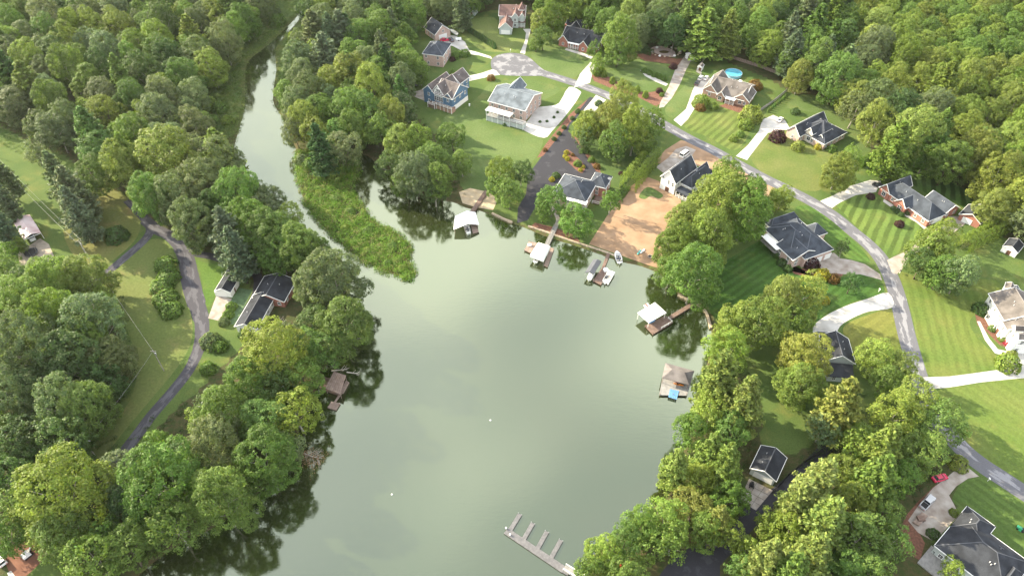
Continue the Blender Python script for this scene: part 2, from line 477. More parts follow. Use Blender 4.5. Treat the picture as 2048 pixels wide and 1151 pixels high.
# left lanes
strip('lane', [(255,400),(278,424),(298,448),(300,464),(285,484),(258,508),(232,530),(205,552),(185,570)], 3.4, M_LANE, 0.012)
strip('lane', [(290,440),(312,458),(340,472),(362,496),(374,524),(380,556),(388,590),(398,622),(404,648),(402,680),(394,706),(376,742),(345,782),(305,828),(275,868),(240,915),(215,960)],
      [4.4,4.6,4.6,5.2,5.8,6.2,6.0,5.2,4.6,4.2,3.8,3.6,3.6,3.6,3.6,3.6,3.6], M_LANE, 0.016)
strip('lane', [(365,495),(395,507),(425,513),(470,526),(500,540),(516,556),(512,590),(490,625)], 3.2, M_DARK, 0.008)
sheet('driveway', [(433,590),(416,636),(438,641),(464,597)], M_CONC2, 0.020)
# right drives
sheet('driveway', [(1040,106),(1050,82),(1052,66),(1046,58),(1062,58),(1056,80),(1052,98),(1050,108)], M_CONC, 0.02)
sheet('driveway', [(984,118),(958,111),(936,108),(905,92),(884,90),(896,70),(912,72),(930,84),(938,100),(960,106),(982,113)], M_CONC, 0.020)
sheet('driveway', [(985,139),(960,147),(935,152),(917,156),(922,167),(940,162),(962,157),(985,152),(1000,150),(992,141)], M_CONC, 0.020)
sheet('patio', [(816,188),(850,177),(880,190),(852,203)], M_CONC2, 0.020)
sheet('driveway', [(1145,176),(1168,158),(1150,170),(1160,148),(1181,124),(1190,130),(1184,150),(1180,166)], M_CONC, 0.020)
sheet('driveway', [(1138,174),(1118,206),(1098,212),(1072,216),(1060,236),(1046,252),(1050,262),(1088,276),(1104,262),(1124,240),(1146,212),(1160,190),(1160,182)], M_CONC, 0.020, True, 3)
sheet('driveway', [(1190,196),(1172,214),(1140,250),(1136,262),(1158,284),(1172,302),(1190,330),(1200,350),(1185,372),(1160,378),(1105,375),(1078,400),(1056,440),(1034,446),(1036,415),(1052,388),(1056,350),
 (1084,312),(1112,272),(1132,246),(1168,204),(1180,194)], M_DARK, 0.008)
sheet('driveway', [(1192,190),(1212,200),(1188,224),(1166,222)], M_CONC, 0.020)
sheet('driveway', [(1320,206),(1338,172),(1350,140),(1372,108),(1386,114),(1372,140),(1360,168),(1344,196),(1328,214),(1318,216)], M_CONC2, 0.020)
sheet('driveway', [(1347,240),(1372,218),(1384,184),(1392,166),(1412,152),(1424,158),(1408,180),(1402,192),(1392,212),(1376,238),(1362,252)], M_CONC, 0.020)
sheet('driveway', [(1472,312),(1496,290),(1518,262),(1524,240),(1546,230),(1570,240),(1580,258),(1556,262),(1536,266),(1512,296),(1494,320)], M_CONC, 0.020)
sheet('driveway', [(1640,402),(1668,390),(1700,372),(1740,360),(1762,362),(1752,384),(1712,390),(1682,404),(1664,416),(1656,412)], M_CONC, 0.020)
sheet('driveway', [(1774,520),(1790,512),(1818,500),(1838,478),(1880,452),(1900,432),(1925,432),(1930,448),(1900,470),(1858,498),(1822,508),(1812,530),(1794,548),(1784,545)], M_CONC2, 0.020)
sheet('driveway', [(1760,548),(1730,528),(1704,520),(1680,516),(1668,505),(1630,515),(1640,535),(1660,546),(1690,548),(1720,548),(1750,556),(1764,560)], M_CONC2, 0.020)
sheet('driveway', [(1776,585),(1738,596),(1690,612),(1650,632),(1626,654),(1634,676),(1668,672),(1680,652),(1704,636),(1740,622),(1786,614)], M_CONC, 0.020, True, 3)
sheet('driveway', [(1846,754),(1900,752),(1960,744),(2004,738),(2016,714),(2040,690),(2110,690),(2110,752),(2040,756),(1960,764),(1900,774),(1856,778)], M_CONC, 0.020)
sheet('driveway', [(1926,926),(1898,950),(1866,975),(1838,1008),(1816,1040),(1836,1064),(1864,1080),(1880,1070),(1918,1028),(1906,1004),(1898,990),(1912,972),(1936,956),(1958,952)], M_CONC2, 0.020)
sheet('driveway', [(1650,880),(1600,930),(1540,980),(1490,1012),(1465,1055),(1400,1085),(1350,1110),(1310,1160),(1340,1220),(1440,1220),(1440,1130),(1490,1075),(1550,1010),(1610,955),(1665,900)], M_DARK, 0.008)
# striped / special lawns
lawn([(1366,250),(1394,216),(1420,206),(1470,212),(1490,226),(1480,250),(1500,262),(1470,300),(1420,276)], stripes('lawn_striped_by_pool_house', (1440,285),(1500,230), 1.6, 0.22, (0.10,0.165,0.03), (0.15,0.20,0.045)))
lawn([(1500,310),(1530,278),(1570,272),(1640,296),(1670,306),(1650,340),(1640,380),(1580,374),(1530,350)], grass_mat('lawn_dry', (0.10,0.165,0.03), (0.16,0.20,0.05), None, dryf=0.6))
lawn([(1575,215),(1600,190),(1650,196),(1690,220),(1740,290),(1730,305),(1690,300),(1680,260),(1640,228)], LAWN_A)
lawn([(1728,332),(1760,318),(1830,336),(1900,360),(1960,400),(1975,425),(1930,418),(1900,400),(1850,385),(1800,352),(1760,352)], stripes('lawn_striped_behind_brick_house', (1800,320),(1800,380), 1.75, 0.42, (0.055,0.12,0.022), (0.075,0.145,0.028)), smooth=False)
lawn([(1672,410),(1700,392),(1736,388),(1766,400),(1800,426),(1850,456),(1836,478),(1806,500),(1786,512),(1770,514),(1740,480),(1706,446)], stripes('lawn_striped_front_of_brick_house', (1720,455),(1745,400), 1.75, 0.30, (0.085,0.16,0.03), (0.12,0.19,0.035)), smooth=False)
lawn([(1590,420),(1618,412),(1660,440),(1704,478),(1740,520),(1720,524),(1690,515),(1670,495),(1640,465)], stripes('lawn_roadside_green', (1620,430),(1700,490), 1.2, 0.13, (0.065,0.145,0.022), (0.085,0.17,0.03)))
lawn([(1420,545),(1480,505),(1530,480),(1552,520),(1590,545),(1640,560),(1740,548),(1768,585),(1700,605),(1640,640),(1560,660),(1440,640),(1415,600)], stripes('lawn_lakeside_tree_shade', (1440,600),(1530,540), 1.3, 0.16, (0.045,0.115,0.018), (0.06,0.135,0.022)))  # shade of the trees to the left is put into this darker green
lawn([(1690,650),(1740,628),(1786,620),(1796,670),(1806,720),(1760,740),(1700,720),(1690,680)], stripes('lawn_roadside_sunlit', (1700,700),(1780,640), 1.6, 0.10, (0.12,0.18,0.028), (0.17,0.20,0.04)))  # low sun on the grass is put into the yellower turf colour
lawn([(1800,545),(1860,560),(1990,560),(1990,600),(1940,640),(1960,680),(2000,718),(2000,740),(1930,748),(1862,752),(1840,700),(1822,620)], stripes('lawn_beside_white_house', (1860,600),(1890,720), 1.5, 0.10, (0.095,0.175,0.028), (0.15,0.20,0.04), 0.5))
lawn([(1880,778),(1960,768),(2100,758),(2200,1000),(2060,980),(1990,930),(1940,890),(1900,840),(1870,800)], stripes('lawn_open_corner', (1900,800),(2040,900), 1.7, 0.06, (0.105,0.18,0.03), (0.14,0.20,0.04), 0.5))
lawn([(1925,965),(1965,958),(2010,985),(2080,1030),(2160,1100),(2140,1180),(2040,1110),(1995,1050),(1950,1022),(1915,1010),(1905,995)], stripes('lawn_front_of_deck_house', (1940,985),(2030,1050), 1.3, 0.14, (0.07,0.135,0.026), (0.09,0.16,0.03)))
lawn([(905,300),(880,255),(900,225),(930,215),(960,190),(985,165),(1060,160),(1120,178),(1080,206),(1040,246),(1040,262),(1086,280),(1050,340),(990,372),(930,384)], LAWN_A)
lawn([(1062,108),(1110,78),(1160,95),(1200,112),(1168,140),(1140,158),(1100,146)], LAWN_A)
lawn([(915,60),(940,40),(990,36),(1000,72),(1048,78),(1040,100),(1000,104),(962,100),(940,84)], grass_mat('lawn_bright', (0.12,0.20,0.04), (0.16,0.22,0.055), None))
lawn([(1210,140),(1270,118),(1330,130),(1340,150),(1310,178),(1290,180),(1240,160)], LAWN_A)
lawn([(1330,218),(1360,180),(1390,150),(1400,160),(1385,185),(1372,214),(1346,236)], LAWN_A)
lawn([(1150,270),(1220,270),(1320,280),(1290,320),(1250,370),(1225,368),(1195,322),(1170,292)], grass_mat('lawn_shaded', (0.055,0.11,0.026), (0.08,0.14,0.034), None))  # tree shade over this lawn is painted in as darker turf
lawn([(210,560),(250,525),(295,482),(330,482),(352,520),(366,580),(384,640),(380,690),(350,740),(300,800),(250,860),(200,920),(180,900),(260,800),(272,720),(250,650),(220,600)],
     grass_mat('meadow', (0.115,0.18,0.038), (0.15,0.20,0.05), None, dry=(0.20,0.15,0.07), dryf=0.55))
lawn([(130,440),(190,380),(225,372),(268,410),(282,440),(270,480),(220,525),(190,540),(140,500)], grass_mat('meadow_upper', (0.14,0.19,0.042), (0.18,0.20,0.055), None, dry=(0.24,0.16,0.08), dryf=0.7))
lawn([(378,512),(410,525),(448,530),(436,575),(420,612),(408,600),(404,560),(396,530)], grass_mat('lawn_bank', (0.075,0.16,0.025), (0.10,0.19,0.03), None))
# bare earth and beds
sheet('bare_earth', [(1178,488),(1215,430),(1262,372),(1290,352),(1318,362),(1345,382),(1362,400),(1360,440),(1320,480),(1330,540),(1290,528),(1240,510)], M_DIRT, 0.006)
sheet('grass_patch', [(1284,382),(1296,374),(1312,380),(1326,390),(1318,397),(1302,392),(1290,398),(1278,394)], LAWN_A, 0.010, True)
sheet('bare_earth', [(1306,330),(1330,300),(1362,280),(1400,290),(1450,322),(1500,350),(1550,376),(1540,395),(1480,380),(1420,340),(1390,330),(1360,318)], M_DIRT, 0.006)
sheet('driveway', [(1312,334),(1336,316),(1352,298),(1372,292),(1392,300),(1376,322),(1350,344),(1334,352)], M_CONC2, 0.020)
sheet('bare_earth', [(5,1112),(45,1078),(92,1098),(84,1122),(52,1151),(30,1170)], M_CLAY, 0.006)
sheet('bare_earth', [(918,384),(940,376),(978,384),(996,398),(986,420),(950,414),(925,406)], M_SAND, 0.006)
sheet('gravel_yard', [(60,490),(80,476),(98,488),(108,512),(90,530),(40,530),(35,505)], M_GRAV, 0.006)
sheet('mulch_bed', [(1182,150),(1206,148),(1250,172),(1290,186),(1326,180),(1332,194),(1314,214),(1280,196),(1230,180),(1188,162)], M_MULCH, 0.008)
sheet('mulch_bed', [(1272,110),(1300,104),(1350,118),(1372,116),(1364,132),(1340,128),(1290,122)], M_MULCH, 0.008)
sheet('mulch_bed', [(1166,206),(1176,198),(1136,250),(1110,282),(1086,312),(1074,316),(1090,290),(1112,262),(1140,228)], M_MULCH, 0.010)
sheet('mulch_bed', [(1146,272),(1156,276),(1176,306),(1198,334),(1202,346),(1192,342),(1176,318),(1160,292)], M_MULCH, 0.010)
sheet('mulch_bed', [(1132,299),(1142,303),(1162,322),(1170,334),(1166,345),(1158,344),(1144,332),(1128,314)], M_MULCH, 0.014, True)
sheet('mulch_bed', [(1058,455),(1090,462),(1130,476),(1160,484),(1152,470),(1110,455),(1070,445)], M_MULCH, 0.010)
sheet('mulch_bed', [(1568,530),(1558,516),(1576,540),(1612,536),(1650,548),(1690,542),(1684,552),(1640,556),(1590,548)], M_MULCH, 0.010)
sheet('mulch_bed', [(1950,628),(1976,640),(1980,655),(2000,662),(2026,690),(2030,700),(2000,690),(1970,660),(1955,650)], M_MULCH, 0.010)
sheet('mulch_bed', [(1930,915),(1905,950),(1870,970),(1838,1000),(1812,1030),(1800,1060),(1806,1100),(1840,1120),(1850,1085),(1830,1050),(1850,1010),(1890,970),(1925,930)], M_MULCH, 0.010)
sheet('mulch_bed', [(1438,212),(1470,200),(1496,222),(1486,228),(1450,216)], M_MULCH, 0.012)
sheet('gravel_court', [(1300,98),(1316,92),(1336,96),(1350,104),(1348,114),(1330,112),(1310,106)], mat('pink_gravel', (0.36,0.29,0.27), 0.95, 0.15, 1.0), 0.012, True)
sheet('garden_bed', [(462,600),(480,575),(505,580),(470,650),(455,645)], mat('sage_groundcover', (0.075,0.125,0.06), 0.95, 0.3, 0.8, 0.4), 0.010)
sheet('front_walk', [(1768,398),(1800,418),(1840,438),(1858,460),(1848,458),(1832,444),(1796,424),(1766,403)], M_CONC, 0.018)
sheet('front_walk', [(1960,642),(1978,676),(1996,698),(2016,702),(2030,690),(2034,702),(2014,712),(1990,706),(1970,680),(1954,642)], M_CONC, 0.018)
sheet('front_walk', [(1132,96),(1160,104),(1186,114),(1182,118),(1156,108),(1130,100)], M_CONC, 0.018)
sheet('garden_path', [(1280,140),(1300,150),(1324,162),(1336,168),(1332,172),(1312,164),(1290,152)], M_CONC, 0.018)
# ================================================================ BUILDINGS
WHITE = mat('white_trim', (0.78, 0.78, 0.76), 0.6, 0.04, 2.0)
M_VINYL = mat('white_siding', (0.74, 0.74, 0.72), 0.65, 0.05, 1.5)
M_BRICK_T = mat('tan_brick', (0.36, 0.23, 0.175), 0.9, 0.22, 3.0, 0.2)
M_BRICK_R = mat('red_brick', (0.33, 0.145, 0.11), 0.9, 0.25, 3.0, 0.2)
M_BRICK_P = mat('pink_brick', (0.47, 0.345, 0.30), 0.9, 0.18, 3.0, 0.2)
M_BLUE = mat('blue_siding', (0.085, 0.16, 0.25), 0.7, 0.08, 1.5)
M_GREY = mat('grey_siding', (0.42, 0.46, 0.45), 0.7, 0.06, 1.5)
M_STUC = mat('cream_siding', (0.55, 0.50, 0.42), 0.8, 0.08, 1.0)
GLASS = mat('window_glass', (0.025, 0.032, 0.040), 0.08, 0.2, 0.8, spec=0.8)
M_DOOR = mat('door_paint', (0.12, 0.06, 0.04), 0.5, 0.1, 2.0)
R_BLK = shingle_mat('black_shingle', (0.036, 0.039, 0.046))
R_CHAR = shingle_mat('charcoal_shingle', (0.046, 0.051, 0.062))
R_SLATE = shingle_mat('slate_shingle', (0.052, 0.060, 0.074))
R_GREY = shingle_mat('grey_shingle', (0.125, 0.145, 0.165))
R_BROWN = shingle_mat('brown_grey_shingle', (0.115, 0.10, 0.097))
R_MAUVE = shingle_mat('mauve_shingle', (0.15, 0.095, 0.085))
R_TAN = shingle_mat('tan_grey_shingle', (0.125, 0.112, 0.104))
CAP = {}
M_VENT = mat('vent_metal', (0.45, 0.45, 0.46), 0.5)
CAMP = Vector((0, 0, H))

WCACHE = {}
def window_meshes(w, h, arch=False):
    k = (round(w, 2), round(h, 2))
    if k not in WCACHE:
        f = MB(); t = 0.10
        for a in ((-w/2 - t, -w/2, -0.06, 0.10, 0, h), (w/2, w/2 + t, -0.06, 0.10, 0, h), (-w/2 - t, w/2 + t, -0.06, 0.10, h, h + t), (-w/2 - t - .05, w/2 + t + .05, -0.10, 0.10, -t, 0)):
            f.box(*a)
        f.box(-0.03, 0.03, -0.02, 0.05, 0.001, h - 0.001)
        f.box(-w/2 + .001, -0.03, -0.018, 0.048, h/2 - 0.03, h/2 + 0.03); f.box(0.03, w/2 - .001, -0.018, 0.048, h/2 - 0.03, h/2 + 0.03)
        p = MB(); p.box(-w/2 + 0.002, w/2 - 0.002, 0.0, 0.09, 0.002, h - 0.002)
        WCACHE[k] = (f.mesh('window', WHITE), p.mesh('pane', GLASS))
    return WCACHE[k]
GCACHE = {}
def garage_mesh(w, h):
    k = (round(w, 1), round(h, 1))
    if k not in GCACHE:
        d = MB(); n = 4
        for i in range(n):
            d.box(-w/2, w/2, -0.06, 0.1, i * h / n + 0.01, (i + 1) * h / n - 0.01)
        d.box(-w/2, w/2, -0.02, 0.09, 0.004, h - 0.004)
        f = MB(); f.box(-w/2 - .12, -w/2 - .002, -0.08, 0.1, 0, h + .12); f.box(w/2 + .002, w/2 + .12, -0.08, 0.1, 0, h + .12); f.box(-w/2, w/2, -0.08, 0.1, h + .002, h + .12)
        GCACHE[k] = (d.mesh('garage_door', WHITE), f.mesh('door_frame', WHITE))
    return GCACHE[k]

class House:
    def __init__(s, name, label, cat, A, B, ze, wall, roof, group=None):
        """A, B: two pixels on an eave line at height ze; they fix the way the house faces"""
        a, b = G(*A, ze), G(*B, ze)
        s.ang = math.atan2(b.y - a.y, b.x - a.x)
        s.e1 = Vector((math.cos(s.ang), math.sin(s.ang))); s.e2 = Vector((-s.e1.y, s.e1.x))
        s.org = Vector((a.x, a.y)); s.wall, s.roof = wall, roof
        s.blocks = []; s.feats = []; s.ze0 = ze
        s.name, s.label, s.cat, s.group = name, label, cat, group
        s.root = thing(name, label, cat, (a.x, a.y, 0), s.ang, group)
    def loc(s, p):
        d = Vector((p[0], p[1])) - s.org
        return d.dot(s.e1), d.dot(s.e2)
    def L(s, px, py, z=0.0):
        g = G(px, py, z); x, y = s.loc(g); return Vector((x, y, z))
    def block(s, pix, kind='hip', rise=3.0, ze=None, wall=None, roof=None, inset=0.4, walls=True, wins=True, grow=(0, 0, 0, 0), z0=0.0, ends=True):
        ze = s.ze0 if ze is None else ze
        P = [s.L(x, y, ze) for x, y in pix]
        x0, x1 = min(p.x for p in P) - grow[0], max(p.x for p in P) + grow[1]
        y0, y1 = min(p.y for p in P) - grow[2], max(p.y for p in P) + grow[3]
        bl = dict(x0=x0, x1=x1, y0=y0, y1=y1, ze=ze, rise=rise, kind=kind, inset=inset, wins=wins and walls, z0=z0)
        s.blocks.append(bl)
        wm, rm = wall or s.wall, roof or s.roof
        i = inset
        if walls:
            w = MB(); X0, X1, Y0, Y1 = x0 + i, x1 - i, y0 + i, y1 - i
            zt = ze - 0.06
            if kind == 'gx':
                yr = (y0 + y1) / 2; zr = zt + rise * (Y1 - Y0) / (y1 - y0) - 0.12
                w.add([(X0,Y0,z0),(X0,Y1,z0),(X0,Y1,zt),(X0,yr,zr),(X0,Y0,zt),(X1,Y0,z0),(X1,Y1,z0),(X1,Y1,zt),(X1,yr,zr),(X1,Y0,zt)],
                      [(4,3,2,1,0),(5,6,7,8,9),(0,5,9,4),(1,2,7,6),(4,9,8,3),(3,8,7,2),(0,1,6,5)])
            elif kind == 'gy':
                xr = (x0 + x1) / 2; zr = zt + rise * (X1 - X0) / (x1 - x0) - 0.12
                w.add([(X0,Y0,z0),(X1,Y0,z0),(X1,Y0,zt),(xr,Y0,zr),(X0,Y0,zt),(X0,Y1,z0),(X1,Y1,z0),(X1,Y1,zt),(xr,Y1,zr),(X0,Y1,zt)],
                      [(0,1,2,3,4),(9,8,7,6,5),(1,6,7,2),(0,4,9,5),(4,3,8,9),(3,2,7,8),(5,6,1,0)])
            else:
                w.box(X0, X1, Y0, Y1, z0, zt)
            w.build('wall', wm, s.root)
        th = 0.16
        r = MB(); tr = MB(); cp = MB()
        if kind in ('gx', 'gy'):
            if kind == 'gx':
                yr = (y0 + y1) / 2
                pa = [Vector((x0,y0,ze)), Vector((x1,y0,ze)), Vector((x1,yr,ze+rise)), Vector((x0,yr,ze+rise)), Vector((x1,y1,ze)), Vector((x0,y1,ze))]
            else:
                xr = (x0 + x1) / 2
                pa = [Vector((x1,y0,ze)), Vector((x1,y1,ze)), Vector((xr,y1,ze+rise)), Vector((xr,y0,ze+rise)), Vector((x0,y1,ze)), Vector((x0,y0,ze))]
            a, b, c, d, e, f = pa
            dz = Vector((0, 0, th))
            r.add([a,b,c,d,e,f,a-dz,b-dz,c-dz,d-dz,e-dz,f-dz],
                  [(0,1,2,3),(3,2,4,5),(9,8,7,6),(11,10,8,9),(0,6,7,1),(5,4,10,11),(0,3,9,6),(3,5,11,9),(1,7,8,2),(2,8,10,4)])
            for p, q in ((a,d),(d,f),(b,c),(c,e),(a,b),(f,e)):
                n = Vector((0, 0, -0.09)); tr.beam(p + n, q + n, 0.14, 0.24)
            cp.beam(d + Vector((0,0,.03)), c + Vector((0,0,.03)), 0.3, 0.06)
        elif kind == 'hip':
            w_, l_ = x1 - x0, y1 - y0
            if w_ >= l_:
                h = l_ / 2; ra, rb = Vector((x0 + h, (y0+y1)/2, ze+rise)), Vector((x1 - h, (y0+y1)/2, ze+rise))
                if (rb - ra).length < 0.05: rb = ra + Vector((0.05, 0, 0))
                fs = [(0,1,5,4),(1,2,5),(2,3,4,5),(3,0,4)]
            else:
                h = w_ / 2; ra, rb = Vector(((x0+x1)/2, y0 + h, ze+rise)), Vector(((x0+x1)/2, y1 - h, ze+rise))
                fs = [(0,1,4),(1,2,5,4),(2,3,5),(3,0,4,5)]
            c = [Vector((x0,y0,ze)), Vector((x1,y0,ze)), Vector((x1,y1,ze)), Vector((x0,y1,ze))]
            dz = Vector((0, 0, th))
            r.add(c + [ra, rb] + [p - dz for p in c], fs + [(9,8,7,6),(0,6,7,1),(1,7,8,2),(2,8,9,3),(3,9,6,0)])
            for k in range(4):
                n = Vector((0, 0, -0.09)); tr.beam(c[k] + n, c[(k+1) % 4] + n, 0.14, 0.24)
            up = Vector((0, 0, .03))
            cp.beam(ra + up, rb + up, 0.28, 0.06)
            if w_ >= l_: prs = ((0, ra), (3, ra), (1, rb), (2, rb))
            else: prs = ((0, ra), (1, ra), (2, rb), (3, rb))
            for k, q in prs: cp.beam(c[k] + up, q + up, 0.22, 0.05)
        elif kind in ('shed_y', 'shed_x'):     # mono pitch: low at y0 (or x0)
            if kind == 'shed_y': q = [(x0,y0,ze),(x1,y0,ze),(x1,y1,ze+rise),(x0,y1,ze+rise)]
            else: q = [(x0,y0,ze),(x1,y0,ze+rise),(x1,y1,ze+rise),(x0,y1,ze)]
            q = [Vector(p) for p in q]; dz = Vector((0,0,th))
            r.add(q + [p - dz for p in q], [(0,1,2,3),(7,6,5,4),(0,4,5,1),(1,5,6,2),(2,6,7,3),(3,7,4,0)])
        ro = r.build('roof', rm, s.root)
        if kind in ('gx', 'gy', 'hip') and walls and (x1 - x0) * (y1 - y0) > 60:
            for k in range(2 + int((x1 - x0) * (y1 - y0) > 140)):
                f = random.uniform(.3, .7); g = random.uniform(.58, .72); sgn = random.choice((-1, 1))
                if kind == 'gy' or (kind == 'hip' and (y1 - y0) > (x1 - x0)): px_, py_, hz_ = (x0 + x1) / 2 + sgn * (1 - g) * (x1 - x0) / 2, y0 + f * (y1 - y0), ze + rise * g
                else: px_, py_, hz_ = x0 + f * (x1 - x0), (y0 + y1) / 2 + sgn * (1 - g) * (y1 - y0) / 2, ze + rise * g
                vb = MB(); vb.tube((px_, py_, hz_ - .2), (px_, py_, hz_ + .45), .12, .12, 6); vb.build('vent_pipe', M_VENT, ro)
        if tr.v: tr.build('trim', WHITE, ro)
        if cp.v:
            if rm.name not in CAP:
                c0 = [n for n in rm.node_tree.nodes if n.type == 'VECT_MATH'][0].inputs[0].default_value if any(n.type == 'VECT_MATH' for n in rm.node_tree.nodes) else (0.3,)*3
                CAP[rm.name] = mat(rm.name + '_cap', tuple(min(0.6, c * 1.6 + 0.02) for c in tuple(c0)[:3]), 0.85)
            cp.build('ridge_cap', CAP[rm.name], ro)
        return bl
    def walls_of(s, b):
        i = b['inset']; X0, X1, Y0, Y1 = b['x0'] + i, b['x1'] - i, b['y0'] + i, b['y1'] - i
        return [('y', Y0, X0, X1, -1), ('y', Y1, X0, X1, 1), ('x', X0, Y0, Y1, -1), ('x', X1, Y0, Y1, 1)]
    def put(s, meshes, name, ax, c, t, sg, z, child=None):
        rz = {('y', -1): 0.0, ('y', 1): math.pi, ('x', -1): -math.pi / 2, ('x', 1): math.pi / 2}[(ax, sg)]
        p = (t, c + sg * 0.03, z) if ax == 'y' else (c + sg * 0.03, t, z)
        o = obj(name, meshes[0], s.root, p, rz)
        if len(meshes) > 1 and child: obj(child, meshes[1], o)
        return o
    def hit(s, px, py):
        cl = Vector((*s.loc((0, 0)), H)); d = ray(px, py)
        d = Vector((d.x * s.e1.x + d.y * s.e1.y, d.x * s.e2.x + d.y * s.e2.y, d.z))
        best = None
        for b in s.blocks:
            if not b['wins']: continue
            for ax, c, t0, t1, sg in s.walls_of(b):
                k = 1 if ax == 'y' else 0
                if abs(d[k]) < 1e-6 or d[k] * sg > 0: continue
                t = (c - cl[k]) / d[k]; p = cl + d * t; tt = p[1 - k]
                if t > 0 and t0 - 0.6 < tt < t1 + 0.6 and -1.0 < p.z < b['ze'] + b['rise'] + 1.0:
                    if best is None or t < best[0]: best = (t, ax, c, min(max(tt, t0), t1), sg, p.z)
        return best
    def feat(s, kind, px, py, w, h, ground=True, z=None):
        b = s.hit(px, py)
        if not b: print('NOHIT', s.label, kind, px, py); return
        _, ax, c, t, sg, pz = b
        zz = z if z is not None else (0.02 if ground else max(0.3, pz - h / 2))
        if kind == 'garage': s.put(garage_mesh(w, h), 'garage_door', ax, c, t, sg, zz, 'door_frame')
        elif kind == 'door':
            key = ('d', w, h)
            if key not in GCACHE:
                d = MB(); d.box(-w/2, w/2, -0.05, 0.08, 0, h); f = MB()
                f.box(-w/2 - .1, -w/2 - .002, -0.07, 0.08, 0, h + .1); f.box(w/2 + .002, w/2 + .1, -0.07, 0.08, 0, h + .1); f.box(-w/2, w/2, -0.07, 0.08, h + .002, h + .1)
                GCACHE[key] = (d.mesh('door', M_DOOR), f.mesh('door_frame', WHITE))
            s.put(GCACHE[key], 'door', ax, c, t, sg, zz, 'door_frame')
        else: s.put(window_meshes(w, h), 'window', ax, c, t, sg, zz, 'pane')
        s.feats.append((ax, c, t, zz, w, h))
    def auto_windows(s, gap=3.4, w=1.0, h=1.35, maxn=6):
        for bi, b in enumerate(s.blocks):
            if not b['wins']: continue
            for ax, c, t0, t1, sg in s.walls_of(b):
                n = min(maxn, int((t1 - t0) / gap))
                rows = [0.95] if b['ze'] < 4.2 else [0.95, b['ze'] - 2.1]
                for k in range(n):
                    t = t0 + (k + 0.5) * (t1 - t0) / n
                    q = (t, c + sg * 0.4) if ax == 'y' else (c + sg * 0.4, t)
                    if any(j != bi and o['x0'] < q[0] < o['x1'] and o['y0'] < q[1] < o['y1'] for j, o in enumerate(s.blocks) if o['wins']): continue
                    for z in rows:
                        if any(f[0] == ax and abs(f[1] - c) < 0.3 and abs(f[2] - t) < (f[4] + w) / 2 + 0.25 and f[3] - 0.2 < z + h and z < f[3] + f[5] + 0.3 for f in s.feats): continue
                        s.put(window_meshes(w, h), 'window', ax, c, t, sg, z, 'pane')
    def chimney(s, px, py, w=0.9, h=1.5, z=5.5, m=None):
        p = s.L(px, py, z)
        c = MB(); c.box(p.x - w/2, p.x + w/2, p.y - w/2, p.y + w/2, 0.0, z + h * 0.5)
        c.box(p.x - w/2 - .08, p.x + w/2 + .08, p.y - w/2 - .08, p.y + w/2 + .08, z + h * 0.5, z + h * 0.5 + 0.14)
        c.build('chimney', m or s.wall, s.root)
    def porch(s, pix, z, n=4, roof_z=None, m=None, rail=True, floor_z=0.3, roof_m=None, skirt=None):
        """posts and deck under an outline; pix are floor corner pixels at floor_z"""
        P = [s.L(x, y, floor_z) for x, y in pix]
        x0, x1 = min(p.x for p in P), max(p.x for p in P); y0, y1 = min(p.y for p in P), max(p.y for p in P)
        d = MB(); nb = max(2, int((y1 - y0) / 0.16))
        for k in range(nb):
            d.box(x0, x1, y0 + k * (y1 - y0) / nb + 0.008, y0 + (k + 1) * (y1 - y0) / nb - 0.008, floor_z - 0.05, floor_z)
        d.box(x0 + .05, x1 - .05, y0 + .05, y1 - .05, max(0.0, floor_z - 0.35), floor_z - 0.055)
        tag(d.build('deck', m or M_WOOD, s.root), kind='stuff')
        top = roof_z if roof_z else floor_z + 1.0
        if skirt:
            q = MB(); q.box(x0 + .12, x1 - .12, y0 + .25, y1 - .05, 0.0, floor_z - 0.36); q.build('skirting', skirt, s.root)
        for k in range(n):
            x = x0 + 0.1 + k * (x1 - x0 - 0.2) / max(1, n - 1)
            q = MB(); q.box(x - .09, x + .09, y0 + .02, y0 + .2, 0.0, top); q.build('post', WHITE, s.root)
        if rail:
            q = MB(); q.beam((x0, y0 + .11, floor_z + 1.0), (x1, y0 + .11, floor_z + 1.0), .08, .08); q.beam((x0, y0 + .11, floor_z + .15), (x1, y0 + .11, floor_z + .15), .06, .06)
            nn = int((x1 - x0) / 0.3)
            for k in range(nn): x = x0 + (k + .5) * (x1 - x0) / nn; q.box(x - .02, x + .02, y0 + .09, y0 + .13, floor_z + .15, floor_z + 1.0)
            q.build('railing', WHITE, s.root)
        if roof_z:
            q = MB(); q.box(x0 - .3, x1 + .3, y0 - .3, y1, roof_z, roof_z + 0.2); q.build('porch_roof', roof_m or WHITE, s.root)
    def done(s, **kw):
        s.auto_windows(**kw)
        # move the root to the middle of the plan without moving the parts
        xs = [b[k] for b in s.blocks for k in ('x0', 'x1')]; ys = [b[k] for b in s.blocks for k in ('y0', 'y1')]
        c = ((min(xs) + max(xs)) / 2, (min(ys) + max(ys)) / 2)
        w = s.org + s.e1 * c[0] + s.e2 * c[1]
        s.root.location = (w.x, w.y, 0)
        for ch in s.root.children:
            ch.location = Vector(ch.location) - Vector((c[0], c[1], 0))
        return s.root
M_WOOD = boards_mat('weathered_boards', (0.20, 0.145, 0.115), (0.30, 0.235, 0.20))
M_WOODR = boards_mat('red_brown_boards', (0.135, 0.088, 0.070), (0.205, 0.148, 0.125))
M_WOODG = boards_mat('grey_boards', (0.20, 0.195, 0.19), (0.29, 0.28, 0.27))

